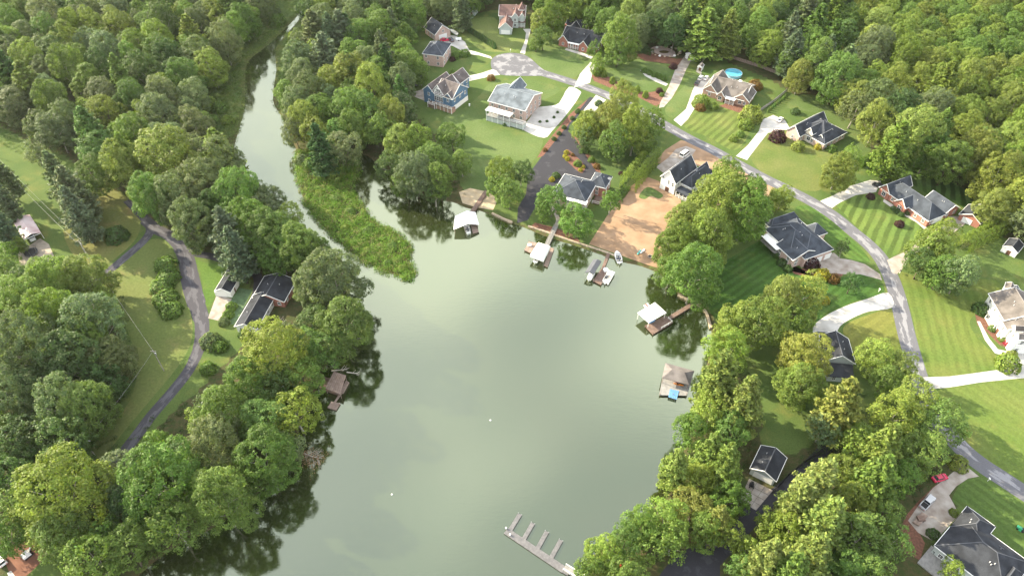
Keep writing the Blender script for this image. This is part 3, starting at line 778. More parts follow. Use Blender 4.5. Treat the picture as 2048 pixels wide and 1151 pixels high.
# --- row round the cul-de-sac
h = House('brick_house', 'brick garage house with steep charcoal gable roof and white garage door', 'house', (869.5,70.8), (902.3,60.7), 3.4, M_BRICK_P, R_CHAR)
h.block([(850.9,53.9),(869.5,70.8),(902.3,60.7)], 'gy', 4.2)
h.feat('garage', 886, 76, 4.6, 2.4); h.feat('window', 886, 62, 0.9, 1.2, False); h.done()
h = House('brick_house', 'tall pink brick house with charcoal hip roof beside the wood', 'house', (844,107.5), (885.9,112.6), 6.2, M_BRICK_P, R_SLATE)
h.block([(844,107.5),(885.9,112.6),(897.8,86.6)], 'hip', 3.4)
h.feat('window', 852, 112, 0.9, 1.4, False); h.done(gap=4.2)
h = House('grey_house', 'grey house with mauve brown roofs, steep front gable and corner turret', 'house', (996.9,32), (1051,33.5), 6.0, M_GREY, R_MAUVE)
h.block([(996.9,32),(1051,33.5),(1052,13)], 'gx', 3.4)
h.block([(997,57),(1025,57),(1010,34)], 'gy', 3.4, ze=3.4)
h.block([(1022,35),(1038,35.4),(1030,18)], 'gy', 2.6, ze=6.0)
h.block([(1040,32),(1048,32.3),(1044,22)], 'gy', 1.6, ze=6.6, inset=0.25)
h.block([(1037,20),(1049,20),(1043,12)], 'hip', 2.8, ze=8.4)
h.porch([(1027,54.5),(1050,54.5),(1040,48)], 0, 4, 3.0, roof_m=R_MAUVE)
h.feat('garage', 1011, 64, 4.4, 2.2); h.done()
h = House('brick_house', 'red brick ranch house with wide black gable roof behind the cul-de-sac', 'house', (1117,79), (1190,94), 3.1, M_BRICK_R, R_BLK)
h.block([(1120,80),(1196,96),(1212,66)], 'gx', 3.9)
h.block([(1116,80),(1136,84.5),(1148,52)], 'gy', 3.2, ze=3.15)
h.block([(1156,91),(1176,95.5),(1188,66)], 'gy', 3.0, ze=3.2)
h.block([(1130,50),(1172,58),(1164,42)], 'gx', 2.4, ze=3.0)
h.porch([(1136,95),(1156,99.5),(1150,90)], 0, 5, 2.8); h.chimney(1131, 52, 1.0, 1.4, 6.0); h.done()
h = House('blue_house', 'blue house with white trimmed gables, tall glass front and red deck', 'house', (867.8,187), (904.3,199.5), 6.4, M_BLUE, R_BROWN)
h.block([(867.8,187),(904.3,199.5),(936.9,174.7)], 'gx', 4.6)
h.block([(850.4,178.5),(868.2,187),(882,152)], 'gy', 3.2)
h.block([(865.6,181),(887.4,191.5),(905,165)], 'gy', 4.4, ze=6.6, wall=M_VINYL)
h.block([(888,192.5),(904.3,199.8),(915,180)], 'gy', 2.6, ze=6.2)
h.block([(893,158),(920,168),(918,146)], 'gy', 3.6, ze=5.6)
for i in range(4):
    h.feat('window', 871 + i * 4.2, 190.5 + i * 1.6, 1.0, 2.2, False, 3.0); h.feat('window', 871 + i * 4.2, 190.5 + i * 1.6, 1.0, 1.2, False, 5.6)
h.feat('window', 874.5, 181, 0.9, 1.5, False, 7.6); h.feat('window', 878.5, 182.5, 0.9, 1.5, False, 7.6)
h.porch([(868,204),(903,220),(906,212)], 0, 6, None, M_WOODR, True, 2.2, skirt=M_BRICK_T)
h.porch([(856,206),(869,212),(873,203)], 0, 2, None, M_WOODR, True, 1.8, skirt=M_WOODR)
fb = h.blocks[0]; q = MB(); q.box(fb['x0'] + .36, fb['x1'] - .36, fb['y0'] + .36, fb['y1'] - .36, 0, 2.3); q.build('foundation', M_VINYL, h.root); h.done(gap=3.2)
h = House('pale_house', 'pale brick house with light grey roof and white porch facing the lake', 'house', (975.2,202), (1050.4,222.6), 5.8, M_BRICK_P, R_GREY)
h.block([(975.2,202),(1050.4,222.6),(1078,184)], 'gx', 3.4)
h.block([(1003,187),(1030,194),(1046,168)], 'gy', 3.25, ze=5.85)
h.porch([(972,231),(1020,243),(1021.5,236)], 0, 5, 5.3, M_WOODG, True, 2.6, skirt=M_GREY)
h.porch([(1021,243),(1047,249),(1050,242)], 0, 3, None, M_WOODG, True, 2.6, skirt=M_GREY)
h.done(gap=3.6)
h = House('dark_roof_house', 'lakeside house with dark slate hip roof and white two storey porch', 'house', (1134,395), (1171.8,404.8), 5.2, M_BRICK_P, R_SLATE)
h.block([(1129.4,347),(1171.8,405),(1116,388),(1187,369)], 'hip', 3.6)
h.block([(1191.3,344.3),(1224,354.8),(1211.4,377),(1180,362)], 'hip', 2.9, ze=5.0, wall=M_BRICK_R)
h.porch([(1133,409),(1170,419),(1172,412)], 0, 5, 5.1, M_WOODG, True, 2.7)
h.porch([(1184,404),(1200,409),(1206,394)], 0, 2, None, M_WOODR, True, 0.5)
h.done(gap=3.4)
h = House('white_house', 'white gabled house with dark roof beside bare straw covered yard', 'house', (1320.3,352.5), (1351.6,368.2), 5.6, M_VINYL, R_CHAR)
h.block([(1320.3,352.5),(1351.6,368.2),(1394.3,335.9)], 'gy', 4.6)
h.block([(1366,368),(1385,376),(1428,343),(1400,333)], 'hip', 3.0, ze=4.0)
h.block([(1384,345),(1398,351),(1408,330)], 'gy', 2.2, ze=4.2)
h.porch([(1350,391),(1372,402),(1380,392)], 0, 4, 2.9, M_WOODG, True, 0.4, roof_m=R_CHAR)
h.feat('door', 1334, 378, 1.8, 2.2); h.feat('window', 1326, 359, 0.7, 1.0, False, 5.2); h.feat('window', 1345, 371, 0.7, 1.9, False, 3.4); h.feat('window', 1337, 366, 0.7, 1.9, False, 3.6); h.done(gap=4)
h = House('tan_brick_house', 'tan brick house with three front gables beside the round pool', 'house', (1404.6,178.4), (1492,202.6), 3.0, M_BRICK_T, R_TAN)
h.block([(1412,181),(1488,201.5),(1510,170)], 'gx', 3.8)
h.block([(1404.6,178.4),(1434,187),(1432,150)], 'gy', 3.5, ze=3.1)
h.block([(1466,195.5),(1492,202.8),(1513,184)], 'gy', 3.0, ze=3.05)
h.block([(1433,189.5),(1449,194),(1455,178)], 'gy', 2.2, ze=3.2)
h.porch([(1449,206),(1466,210.5),(1468,203)], 0, 3, 2.7, M_WOODR)
h.feat('window', 1440, 193, 1.5, 1.7, False, 0.9); h.feat('window', 1480, 203, 1.4, 1.6, False, 0.9); h.chimney(1480, 165, 1.2, 1.6, 6.0, WHITE); h.done()
h = House('brick_house', 'brick house with many hipped dark roofs and pale gables near the wood edge', 'house', (1572,259), (1599.5,274), 3.2, M_BRICK_P, R_CHAR)
h.block([(1588,256),(1664,281),(1681,257),(1628,233)], 'hip', 4.4)
h.block([(1572,259),(1599.5,274),(1630,231)], 'gy', 3.8, ze=3.25)
h.block([(1632,274),(1650,281.5),(1656,264)], 'gy', 2.4, ze=3.1)
h.block([(1611,262),(1627,269),(1640,246)], 'gy', 2.6, ze=4.6, wall=M_STUC)
h.porch([(1621,285),(1634,291),(1637,284)], 0, 3, 2.7)
h.feat('window', 1619, 271, 1.6, 2.2, False, 1.0); h.feat('window', 1641, 286, 1.3, 1.6, False, 0.8); h.done()
h = House('red_brick_house', 'long red brick house with grey hip roof between striped lawns', 'house', (1759,373.6), (1856.6,442), 3.1, M_BRICK_R, R_SLATE)
h.block([(1764,376),(1856.6,442),(1893,428)], 'hip', 4.0)
h.block([(1759,373.6),(1779,389),(1806,358)], 'gy', 3.2, ze=3.15)
h.block([(1790,401),(1811,417),(1826,402)], 'gy', 2.8, ze=3.2)
h.block([(1862,394),(1876,386),(1905,412),(1890,428)], 'gx', 2.8, ze=3.0)
h.feat('window', 1767, 388, 1.6, 1.7, False, 0.8); h.feat('window', 1799, 414, 1.5, 1.7, False, 0.8)
h.feat('garage', 1872, 444, 4.8, 2.2); h.done()
h = House('brick_outbuilding', 'small red brick garage with dark gable roof beside the tall hedge', 'garage', (1917.6,428), (1945,440.5), 2.6, M_BRICK_R, R_BLK)
h.block([(1917.6,428),(1945,440.5),(1980.5,428)], 'gy', 2.4); h.feat('garage', 1932, 444, 3.2, 2.1); h.done(gap=5)
h = House('slate_roof_house', 'brick house with broad slate hip roof and white arched balcony', 'house', (1668,498.2), (1587.2,428.2), 4.4, M_BRICK_P, R_SLATE)
h.block([(1668,498.2),(1606,515),(1592,433)], 'hip', 4.6)
h.block([(1582,517),(1608,513),(1604,470),(1570,485)], 'gx', 2.6, ze=4.3)
h.block([(1552,458),(1580,505),(1612,470),(1580,440)], 'hip', 4.0, ze=4.6)
h.block([(1541,456),(1548,438),(1587,427),(1592,440)], 'hip', 2.6, ze=4.2, wall=M_VINYL)
h.block([(1611,452),(1634,447),(1642,470),(1624,474)], 'hip', 3.2, ze=4.0)
h.feat('garage', 1634, 517, 4.6, 2.3); h.feat('garage', 1655, 512, 2.6, 2.3)
h.porch([(1541,476),(1549,506),(1556,498),(1549,470)], 0, 4, 4.0, M_WOODG, True, 2.4); h.done(gap=3.2)
h = House('dark_gable_house', 'dark roofed house half hidden by the big round tree', 'house', (1645,722), (1692.4,726), 3.8, M_GREY, R_BLK)
h.block([(1645,722),(1692.4,726),(1697,677)], 'gy', 3.3)
h.block([(1638,690),(1660,692),(1662,664)], 'gx', 2.2, ze=3.7)
h.block([(1656,752),(1702,752),(1702,735)], 'shed_y', 1.6, ze=2.7)
h.done()
h = House('white_house', 'large white house with grey roofs, dormers and curved front walk', 'house', (1982,596), (2008,641), 6.0, M_VINYL, R_TAN)
h.block([(1982,596),(2008,641),(2062,590)], 'gx', 3.4)
h.block([(2003,641),(2014,660),(2060,630)], 'gx', 2.6, ze=5.4)
h.block([(2015,654),(2034,690),(2110,660)], 'gx', 3.0, ze=4.2)
h.block([(2024,652),(2030,662),(2044,652)], 'gy', 1.4, ze=6.6, inset=0.2)
h.block([(2031,668),(2037,679),(2054,667)], 'gy', 1.4, ze=6.6, inset=0.2)
h.porch([(1970,634),(1984,660),(1992,650)], 0, 3, 3.0, M_CONC, False)
h.feat('door', 1996, 660, 1.3, 2.2); h.done(gap=3.0)
# --- lakeside right, lower
h = House('garage', 'detached garage with dark gable roof and white door above stained slabs', 'garage', (1499.5,935.6), (1552.6,962.6), 3.0, M_GREY, R_BLK)
h.block([(1499.5,935.6),(1552.6,962.6),(1574.3,914.8)], 'gy', 1.9); h.feat('garage', 1522, 962, 4.9, 2.2); h.done(gap=4.5)
h = House('deck_house', 'large dark roofed house with grey deck and chairs in the corner', 'house', (1923.6,1023.4), (1869.4,1088.7), 4.0, M_GREY, R_BLK)
h.block([(1925,1025),(1869.4,1088.7),(2010,1200)], 'hip', 4.0)
h.block([(1923.6,1023.4),(1962,1031),(1984,1062),(1950,1090)], 'hip', 2.8, ze=4.0)
h.block([(1985,1080),(2014,1112),(1985,1140)], 'hip', 2.4, ze=3.9)
h.block([(2010,1120),(2046,1146),(2010,1180)], 'hip', 2.4, ze=3.7)
dk = MB(); c = [h.L(*p, 0.6) for p in ((1866,1092),(1846,1110),(1925,1195),(1955,1190))]
x0, x1 = min(p.x for p in c), max(p.x for p in c); y0, y1 = min(p.y for p in c), max(p.y for p in c)
n = int((y1 - y0) / 0.2)
for k in range(n): dk.box(x0, x1, y0 + k * 0.2 + .01, y0 + k * .2 + .19, 0.55, 0.6)
dk.box(x0 + .1, x1 - .1, y0 + .1, y1 - .1, 0.0, 0.54)
tag(dk.build('deck', M_WOODG, h.root), kind='stuff')
h.done(gap=3.6)
# --- left side
h = House('white_garage', 'white detached garage with dark gable roof and pale concrete apron', 'garage', (428.5,581.5), (461,585), 2.7, M_VINYL, R_BLK)
h.block([(428.5,581.5),(461,585),(482,543.5)], 'gy', 1.5, inset=0.3); h.feat('garage', 444, 594, 3.9, 1.9); h.feat('door', 471, 583, 0.9, 2.0); h.done(gap=4.2)
h = House('long_roof_house', 'long low white house under dark charcoal roof by the left shore', 'house', (506,589), (469,651), 2.9, M_VINYL, R_BLK)
h.block([(506,589),(547,599),(500,657),(469,651)], 'gx', 2.0)
h.block([(530,551.7),(586.2,571.8),(568.2,604),(506.3,589.5)], 'gx', 2.5, ze=3.0, wall=M_BRICK_R)
h.done()
h = House('small_shed', 'small grey roofed shed half under the trees by the left lane', 'shed', (398,812), (434,822), 2.5, M_BRICK_R, R_SLATE)
h.block([(398,812),(434,822),(446,800)], 'gy', 1.2, inset=0.25, wins=False); h.done()
# --- small sheds
def shed(label, pix, wall, roof, ze=2.2, rise=1.2, kind='gy'):
    h = House('garden_shed', label, 'shed', pix[0], pix[1], ze, wall, roof)
    h.block(pix, kind, rise, inset=0.15); cx, cy = (pix[0][0] + pix[1][0]) / 2, (pix[0][1] + pix[1][1]) / 2
    h.feat('door', cx, cy + 5, 1.4, 1.9); h.done(gap=9)
shed('white shed with dark roof at the end of the long gravel drive', [(1371,107),(1386,113),(1398,102)], M_VINYL, R_CHAR, 2.6, 1.4)
shed('small white garden shed inside the pool yard fence', [(1395,133),(1404,135.5),(1408,130)], M_VINYL, R_TAN, 2.2, .9)
shed('white shed with black roof near the right edge of the picture', [(2005,492),(2031,504),(2049,490)], M_VINYL, R_BLK, 2.4, 1.5)
shed('grey shed at the edge of the far wood behind the bright lawn', [(936,22),(950,24),(953,16)], M_GREY, R_GREY, 2.4, 1.2)
shed('little white playhouse beside the brown bed behind the white house', [(2008,577),(2022,582),(2030,571)], M_VINYL, R_TAN, 2.6, 1.1)
shed('little white playhouse with dark roof nearest the big white house', [(2017,584),(2032,590),(2040,578)], M_VINYL, R_CHAR, 2.8, 1.2)
# ================================================================ DOCKS, BOATS, VEHICLES, YARD THINGS
def recenter(root, p=None):
    """root was built at the origin: move it to the base of the thing, leaving the parts where they are"""
    ch = list(root.children)
    if p is None:
        pts = [Vector(c.location) + Vector(v) for c in ch if c.type == 'MESH' for v in (c.bound_box[0], c.bound_box[6])]
        p = Vector((sum(q.x for q in pts) / len(pts), sum(q.y for q in pts) / len(pts), min(q.z for q in pts)))
    root.location = p
    for c in ch: c.location = Vector(c.location) - Vector(p)
    return root
def lerp(a, b, t): return a + (b - a) * t
def boards(parent, quad, m, w=0.18, th=0.05, name='deck', frame=True):
    """planked platform on a quad of world points A,B,C,D; boards run A->B, laid from A towards D"""
    A, B, C, D = quad; n = max(2, int((D - A).length / w)); b = MB(); dz = Vector((0, 0, th))
    for k in range(n):
        t0, t1 = (k + .04) / n, (k + .96) / n
        j = Vector((0, 0, random.uniform(-.008, .008)))
        q = [lerp(A, D, t0) + j, lerp(B, C, t0) + j, lerp(B, C, t1) + j, lerp(A, D, t1) + j]
        b.add([p - dz for p in q] + q, [(3,2,1,0),(4,5,6,7),(0,1,5,4),(1,2,6,5),(2,3,7,6),(3,0,4,7)])
    o = tag(b.build(name, m, parent), kind='stuff')
    if frame:
        f = MB(); dn = Vector((0, 0, th + .13))
        for p, q in ((A, B), (B, C), (C, D), (D, A)): f.beam(p - dn, q - dn, .14, .24)
        f.build('frame', m, parent)
    return o
def posts(parent, pts, z0, z1, r=0.11, m=None, name='post'):
    for p in pts:
        b = MB(); b.tube((p.x, p.y, z0), (p.x, p.y, z1), r, r, 8); b.build(name, m or M_WOOD, parent)
def quadpx(pix, z): return [G(x, y, z) for x, y in pix]
def gable_roof(parent, q, rise, m, th=0.12, split=0.5, name='roof'):
    """roof over quad A,B,C,D; ridge runs between the middles of AB and DC"""
    A, B, C, D = q; up = Vector((0, 0, rise)); r0, r1 = lerp(A, B, split) + up, lerp(D, C, split) + up; dz = Vector((0, 0, th))
    b = MB(); v = [A, r0, B, D, r1, C]
    b.add(v + [p - dz for p in v], [(0,1,4,3),(1,2,5,4),(9,10,7,6),(10,11,8,7),(0,6,7,1),(1,7,8,2),(3,4,10,9),(4,5,11,10),(0,3,9,6),(2,8,11,5)])
    return b.build(name, m, parent)
def hip_roof(parent, q, rise, m, th=0.12, f=0.28):
    A, B, C, D = q; up = Vector((0, 0, rise)); m0, m1 = lerp(A, D, .5), lerp(B, C, .5)
    r0, r1 = lerp(m0, m1, f) + up, lerp(m0, m1, 1 - f) + up; dz = Vector((0, 0, th)); b = MB(); v = [A, B, C, D, r0, r1]
    b.add(v + [p - dz for p in v[:4]], [(0,1,5,4),(1,2,5),(2,3,4,5),(3,0,4),(9,8,7,6),(0,6,7,1),(1,7,8,2),(2,8,9,3),(3,9,6,0)])
    return b.build('roof', m, parent)
def flat_roof(parent, q, m, th=0.14, name='roof'):
    b = MB(); dz = Vector((0, 0, th)); b.add([p - dz for p in q] + q, [(3,2,1,0),(4,5,6,7),(0,1,5,4),(1,2,6,5),(2,3,7,6),(3,0,4,7)])
    return b.build(name, m, parent)
def rail(parent, pts, h=1.0, m=None, name='railing'):
    b = MB()
    for a, c in zip(pts, pts[1:]):
        L = (c - a).length; n = max(1, int(L / 1.6))
        for z in (h, h * .5): b.beam(a + Vector((0, 0, z)), c + Vector((0, 0, z)), .07, .07)
        for k in range(n + 1):
            p = lerp(a, c, k / n); b.box(p.x - .05, p.x + .05, p.y - .05, p.y + .05, p.z - .05, p.z + h + .05)
    return b.build(name, m or M_WOOD, parent)
M_DOCK = boards_mat('dock_boards', (0.105, 0.105, 0.11), (0.17, 0.165, 0.17))
M_STEEL = mat('bare_metal', (0.5, 0.5, 0.5), 0.35, 0.05, 2.0, metal=0.7)
M_TIN = mat('white_metal_roof', (0.76, 0.76, 0.77), 0.4, 0.05, 0.8)
M_CANV = mat('white_canvas', (0.80, 0.80, 0.78), 0.7, 0.05, 1.0)
M_GCANV = mat('grey_canvas', (0.085, 0.09, 0.105), 0.8, 0.1, 1.0)
M_GEL = mat('white_gelcoat', (0.78, 0.78, 0.78), 0.25, 0.03, 1.0, spec=0.5)
M_BLK = mat('black_rubber', (0.02, 0.02, 0.022), 0.7, 0.1, 3.0)
M_SEAT = mat('pale_vinyl', (0.55, 0.52, 0.47), 0.6, 0.08, 2.0)
M_BLUEP = mat('blue_plastic', (0.11, 0.25, 0.46), 0.5, 0.12, 1.5)

# ---- boats
def boat(label, px, py, hx, hy, L, W, z=-0.42, colour=None, motors=1, windshield=True, cover=None):
    """open motor boat; bow points from (px,py) towards (hx,hy)"""
    c, d = G(px, py, z), G(hx, hy, z); a = math.atan2(d.y - c.y, d.x - c.x)
    r = thing('motor_boat', label, 'boat', (c.x, c.y, z), a)
    st = [(-.5, .40, .0, .62), (-.25, .47, -.12, .66), (.05, .5, -.14, .72), (.28, .42, -.05, .80), (.42, .24, .12, .88), (.5, .03, .45, .95)]
    hull = MB(); rings = []
    for x, hw, k, g in st:
        y = hw * W; rings.append([(x * L, -y, g), (x * L, -y * .92, (g + k) / 2), (x * L, -y * .5, k), (x * L, y * .5, k), (x * L, y * .92, (g + k) / 2), (x * L, y, g)])
    hull.rings(rings); hull.build('hull', colour or M_GEL, r, False)
    g = MB(); 
    for s in (-1, 1):
        for (x0, w0, _, g0), (x1, w1, _, g1) in zip(st, st[1:]): g.beam((x0 * L, s * w0 * W, g0 + .03), (x1 * L, s * w1 * W, g1 + .03), .09, .07)
    g.build('gunwale', M_STEEL, r)
    if cover:
        q = MB(); rr = []
        for x, hw, k, gz in st: y = hw * W; rr.append([(x * L, -y, gz + .06), (x * L, -y * .5, gz + .30 * (1 - abs(x))), (x * L, y * .5, gz + .30 * (1 - abs(x))), (x * L, y, gz + .06), (x * L, 0, gz + .02)])
        q.rings(rr); q.build('cover', cover, r)
    else:
        k = MB(); k.box(-.42 * L, .22 * L, -.38 * W, .38 * W, .69, .74); k.build('cockpit_floor', M_GCANV, r)
        for x in (-.36, -.05):
            for s in (-.24, .24):
                q = MB(); q.box(x * L - .25, x * L + .25, s * W - .22, s * W + .22, .745, 1.0); q.box(x * L - .3, x * L - .2, s * W - .22, s * W + .22, 1.003, 1.4); q.build('seat', M_SEAT, r)
        k = MB(); k.box(.10 * L, .20 * L, -.3 * W, .3 * W, .745, 1.12); k.build('console', M_GEL, r)
    if windshield:
        q = MB(); q.beam((.14 * L, -.36 * W, 1.15), (.14 * L, .36 * W, 1.15), .05, .45); q.build('windshield', GLASS, r)
    for i in range(motors):
        y = (i - (motors - 1) / 2) * .55
        q = MB(); q.box(-.5 * L - .55, -.5 * L - .05, y - .18, y + .18, .55, 1.15); q.box(-.5 * L - .4, -.5 * L - .2, y - .08, y + .08, -.25, .55); q.build('outboard_motor', WHITE, r)
    return r
def pontoon(label, px, py, hx, hy, L=6.4, W=2.5):
    z = -0.5; c, d = G(px, py, z), G(hx, hy, z); a = math.atan2(d.y - c.y, d.x - c.x)
    r = thing('pontoon_boat', label, 'boat', (c.x, c.y, z), a)
    for s in (-1, 1):
        b = MB(); b.tube((-L/2, s * W * .36, .18), (L * .4, s * W * .36, .18), .3, .3, 10); b.tube((L * .4, s * W * .36, .18), (L * .5, s * W * .36, .32), .3, .05, 10); b.build('pontoon', M_STEEL, r, True)
    b = MB(); b.box(-L * .48, L * .46, -W/2, W/2, .5, .58); b.build('deck', M_SEAT, r)
    b = MB()
    for y in (-W/2 + .04, W/2 - .04): b.box(-L * .46, L * .44, y - .03, y + .03, .582, 1.25)
    b.box(L * .44 + .002, L * .45, -W/2 + .02, W/2 - .02, .582, 1.25); b.build('side_panel', M_GEL, r)
    for x0, x1, y0, y1 in ((.1, .42, -.46, -.22), (.1, .42, .22, .46), (-.44, -.2, -.46, -.22), (-.44, -.3, .1, .46)):
        b = MB(); b.box(x0 * L, x1 * L, y0 * W, y1 * W, .582, 1.0); b.build('bench', M_GEL, r)
    b = MB(); b.box(-.12 * L, .0, .15 * W, .4 * W, .582, 1.35); b.build('console', M_GCANV, r)
    b = MB(); b.box(-.5 * L - .5, -.5 * L, -.2, .2, .35, 1.2); b.build('outboard_motor', WHITE, r)
    b = MB(); b.box(.05 * L, .42 * L, -W * .46, W * .46, 1.30, 1.36); b.build('boat_cover', M_CANV, r)
    return r
def kayak(label, px, py, hx, hy, m, L=3.2, z=0.0, group=None, tilt=0.0):
    c, d = G(px, py, z), G(hx, hy, z); a = math.atan2(d.y - c.y, d.x - c.x)
    r = thing('kayak', label, 'kayak', (c.x, c.y, z), a, group); r.rotation_euler = (tilt, 0, a)
    b = MB(); rr = []
    for x, w, k, g in ((-.5, .02, .22, .30), (-.36, .24, .06, .30), (-.1, .37, .02, .30), (.15, .37, .02, .30), (.38, .22, .06, .31), (.5, .02, .24, .33)):
        rr.append([(x * L, -w, g), (x * L, -w * .6, k), (x * L, w * .6, k), (x * L, w, g), (x * L, 0, g + .07)])
    b.rings(rr); b.build('hull', m, r, False)
    b = MB(); b.tube((-.08 * L, 0, .33), (-.08 * L, 0, .385), .24, .24, 10); b.build('cockpit', M_BLK, r)
    b = MB(); b.tube((.1 * L, -.8, .42), (.1 * L, .8, .42), .02, .02, 6); b.box(.1 * L - .1, .1 * L + .1, -1.0, -.78, .41, .43); b.box(.1 * L - .1, .1 * L + .1, .78, 1.0, .41, .43); b.build('paddle', M_STEEL, r)
    return r

# ---- old brown boathouse on the left shore
t = thing('boathouse', 'weathered brown flat roofed boathouse on the left shore', 'boathouse')
q = quadpx([(650,776),(668,742),(692,750),(681,788)], 2.0); flat_roof(t, q, M_WOOD)
rb = MB()
for k in range(9):
    rb.beam(lerp(q[0], q[3], k/8) + Vector((0,0,.03)), lerp(q[1], q[2], k/8) + Vector((0,0,.03)), .08, .05)
rb.build('roof_batten', M_WOODR, t)
posts(t, [lerp(p, sum(q, Vector()) / 4, .08) for p in q], -2.3, 1.86)
boards(t, quadpx([(639,776),(646,752),(684,762),(680,790)], 0.1), M_WOODR)
boards(t, quadpx([(686,786),(698,764),(692,760),(680,784)], 0.1), M_WOOD, name='side_deck'); recenter(t)
t = thing('floating_platform', 'small brown swim platform on a narrow plank by the old boathouse', 'dock')
boards(t, quadpx([(655,814),(663,802),(680,806),(672,819)], 0.0), M_WOOD)
boards(t, quadpx([(667,804),(671,805),(684,787),(679,786)], 0.02), M_WOOD, name='gangplank', frame=False)
posts(t, quadpx([(656,813),(663,803),(679,806),(672,818)], 0.0), -2.4, 0.3, .09); recenter(t)

# ---- tin roofed boathouse
t = thing('boathouse', 'white metal roofed boathouse at the end of the brown boardwalk', 'boathouse')
q = quadpx([(907,459),(958,449),(951,424),(910,432)], 1.9); gable_roof(t, q, 1.5, M_TIN, split=0.58)
posts(t, [lerp(p, sum(q, Vector()) / 4, .10) for p in q] + [lerp(q[0], q[1], .45), lerp(q[2], q[3], .5)], -2.3, 2.0, .1)
w = MB(); a, b_ = lerp(q[1], sum(q, Vector()) / 4, .10), lerp(q[2], sum(q, Vector()) / 4, .10)
w.beam(Vector((a.x, a.y, .7)), Vector((b_.x, b_.y, .7)), .08, 1.6); w.build('side_wall', M_WOODR, t)
boards(t, quadpx([(946,466),(957,463),(949,436),(939,439)], -0.1), M_WOOD); recenter(t)
boat('white outboard boat parked under the white metal boathouse roof', 934, 458, 928, 440, 5.8, 2.2, -0.30, motors=3)
t = thing('boardwalk', 'red brown boardwalk crossing the sand to the metal boathouse', 'boardwalk')
A, B_ = G(941, 428, 0.35), G(974, 381, 0.35); n = (B_ - A).cross(Vector((0, 0, 1))).normalized() * .9
boards(t, [A - n, A + n, B_ + n, B_ - n], M_WOODR); rail(t, [A + n, B_ + n], .9, M_WOODR)
posts(t, [lerp(A, B_, k / 4) + n * s * .8 for k in range(5) for s in (-1, 1)], -1.2, 0.3, .09); recenter(t)

# ---- white canopy boat lift
t = thing('boat_lift', 'boat lift under a white fabric canopy beside the long pier', 'boat lift')
q = quadpx([(1060,510),(1087,520),(1101,492),(1077,484)], 2.6); ce = sum(q, Vector()) / 4
b = MB(); up = Vector((0, 0, .55)); ins = [lerp(p, ce, .18) + up for p in q]; lo = [p - Vector((0, 0, .9)) for p in q]
b.add(lo + q + ins, [(0,1,5,4),(1,2,6,5),(2,3,7,6),(3,0,4,7),(4,5,9,8),(5,6,10,9),(6,7,11,10),(7,4,8,11),(8,9,10,11)]); b.build('canopy', M_CANV, t)
posts(t, [lerp(p, ce, .04) for p in q], -2.4, 2.3, .07, M_STEEL); recenter(t)
boat('white motor boat hanging in the lift under the white canopy', 1075, 516, 1088, 490, 5.6, 2.1, 0.0)
t = thing('dock', 'grey plank dock wrapped round the white canopy boat lift', 'dock')
boards(t, quadpx([(1049,500),(1058,482),(1076,486),(1066,507)], 0.1), M_WOOD)
boards(t, quadpx([(1088,530),(1095,533),(1108,497),(1101,494)], 0.1), M_WOOD, name='side_deck')
posts(t, quadpx([(1049,500),(1058,482),(1094,532),(1107,498),(1100,515)], 0.1), -2.4, 0.7, .09); recenter(t)
t = thing('pier', 'narrow railed pier from the stone wall to the canopy lift', 'pier')
A, B_ = G(1094, 490, 0.3), G(1112, 452, 0.3); n = (B_ - A).cross(Vector((0, 0, 1))).normalized() * .75
boards(t, [A - n, A + n, B_ + n, B_ - n], M_WOODG); rail(t, [A + n, B_ + n], .9, M_WOODG); rail(t, [A - n, B_ - n], .9, M_WOODG)
posts(t, [lerp(A, B_, k / 3) + n * s * .8 for k in range(3) for s in (-1, 1)], -2.2, 0.25, .09); recenter(t)
strip('garden_path', [(1112,452),(1116,440),(1112,428),(1106,418),(1104,408)], 1.5, M_CONC2, 0.020)
# dock bench
t = thing('dock_box', 'white dock box on the small grey plank dock', 'box', G(1059, 491, 0.1)); b = MB(); b.box(-.7,.7,-.4,.4,.002,.55); b.build('body', M_GEL, t); b = MB(); b.box(-.75,.75,-.45,.45,.553,.65); b.build('lid', M_GEL, t)

# ---- grey canopy lift with deck
t = thing('boat_lift', 'boat lift under a dark grey canopy next to the plank deck', 'boat lift')
q = quadpx([(1170,544),(1187,548),(1203,522),(1187,518)], 2.4); gable_roof(t, q, .5, M_GCANV, .3, name='canopy')
ce = sum(q, Vector()) / 4; posts(t, [lerp(p, ce, .05) for p in q], -2.4, 2.2, .07, M_STEEL); recenter(t)
boat('white boat hanging in the lift under the grey canopy', 1183, 551, 1196, 527, 5.4, 2.0, 0.0, cover=M_CANV, windshield=False)
t = thing('dock', 'brown plank deck between the grey canopy lift and the pontoon boat', 'dock')
boards(t, quadpx([(1186,561),(1202,569),(1219,541),(1204,535)], 0.1), M_WOODR)
boards(t, quadpx([(1203,536),(1208,538),(1221,506),(1215,504)], 0.12), M_WOODR, name='gangway')
posts(t, quadpx([(1187,561),(1202,568),(1218,542),(1210,520),(1217,508)], 0.1), -2.4, 0.8, .1)
recenter(t)
pontoon('white pontoon boat moored beside the brown plank deck', 1217, 557, 1226, 542)
t = thing('hot_tub', 'round white covered tub on the brown plank deck', 'tub', G(1211, 541, .11)); b = MB(); b.tube((0,0,.002),(0,0,.7),.85,.9,14); b.build('body', M_GEL, t); b = MB(); b.tube((0,0,.703),(0,0,.82),.95,.85,14); b.build('cover', M_CANV, t)
boat('white deck boat with grey windshield pulled up at the stone wall', 1236, 516, 1232, 502, 6.0, 2.4, -0.35)
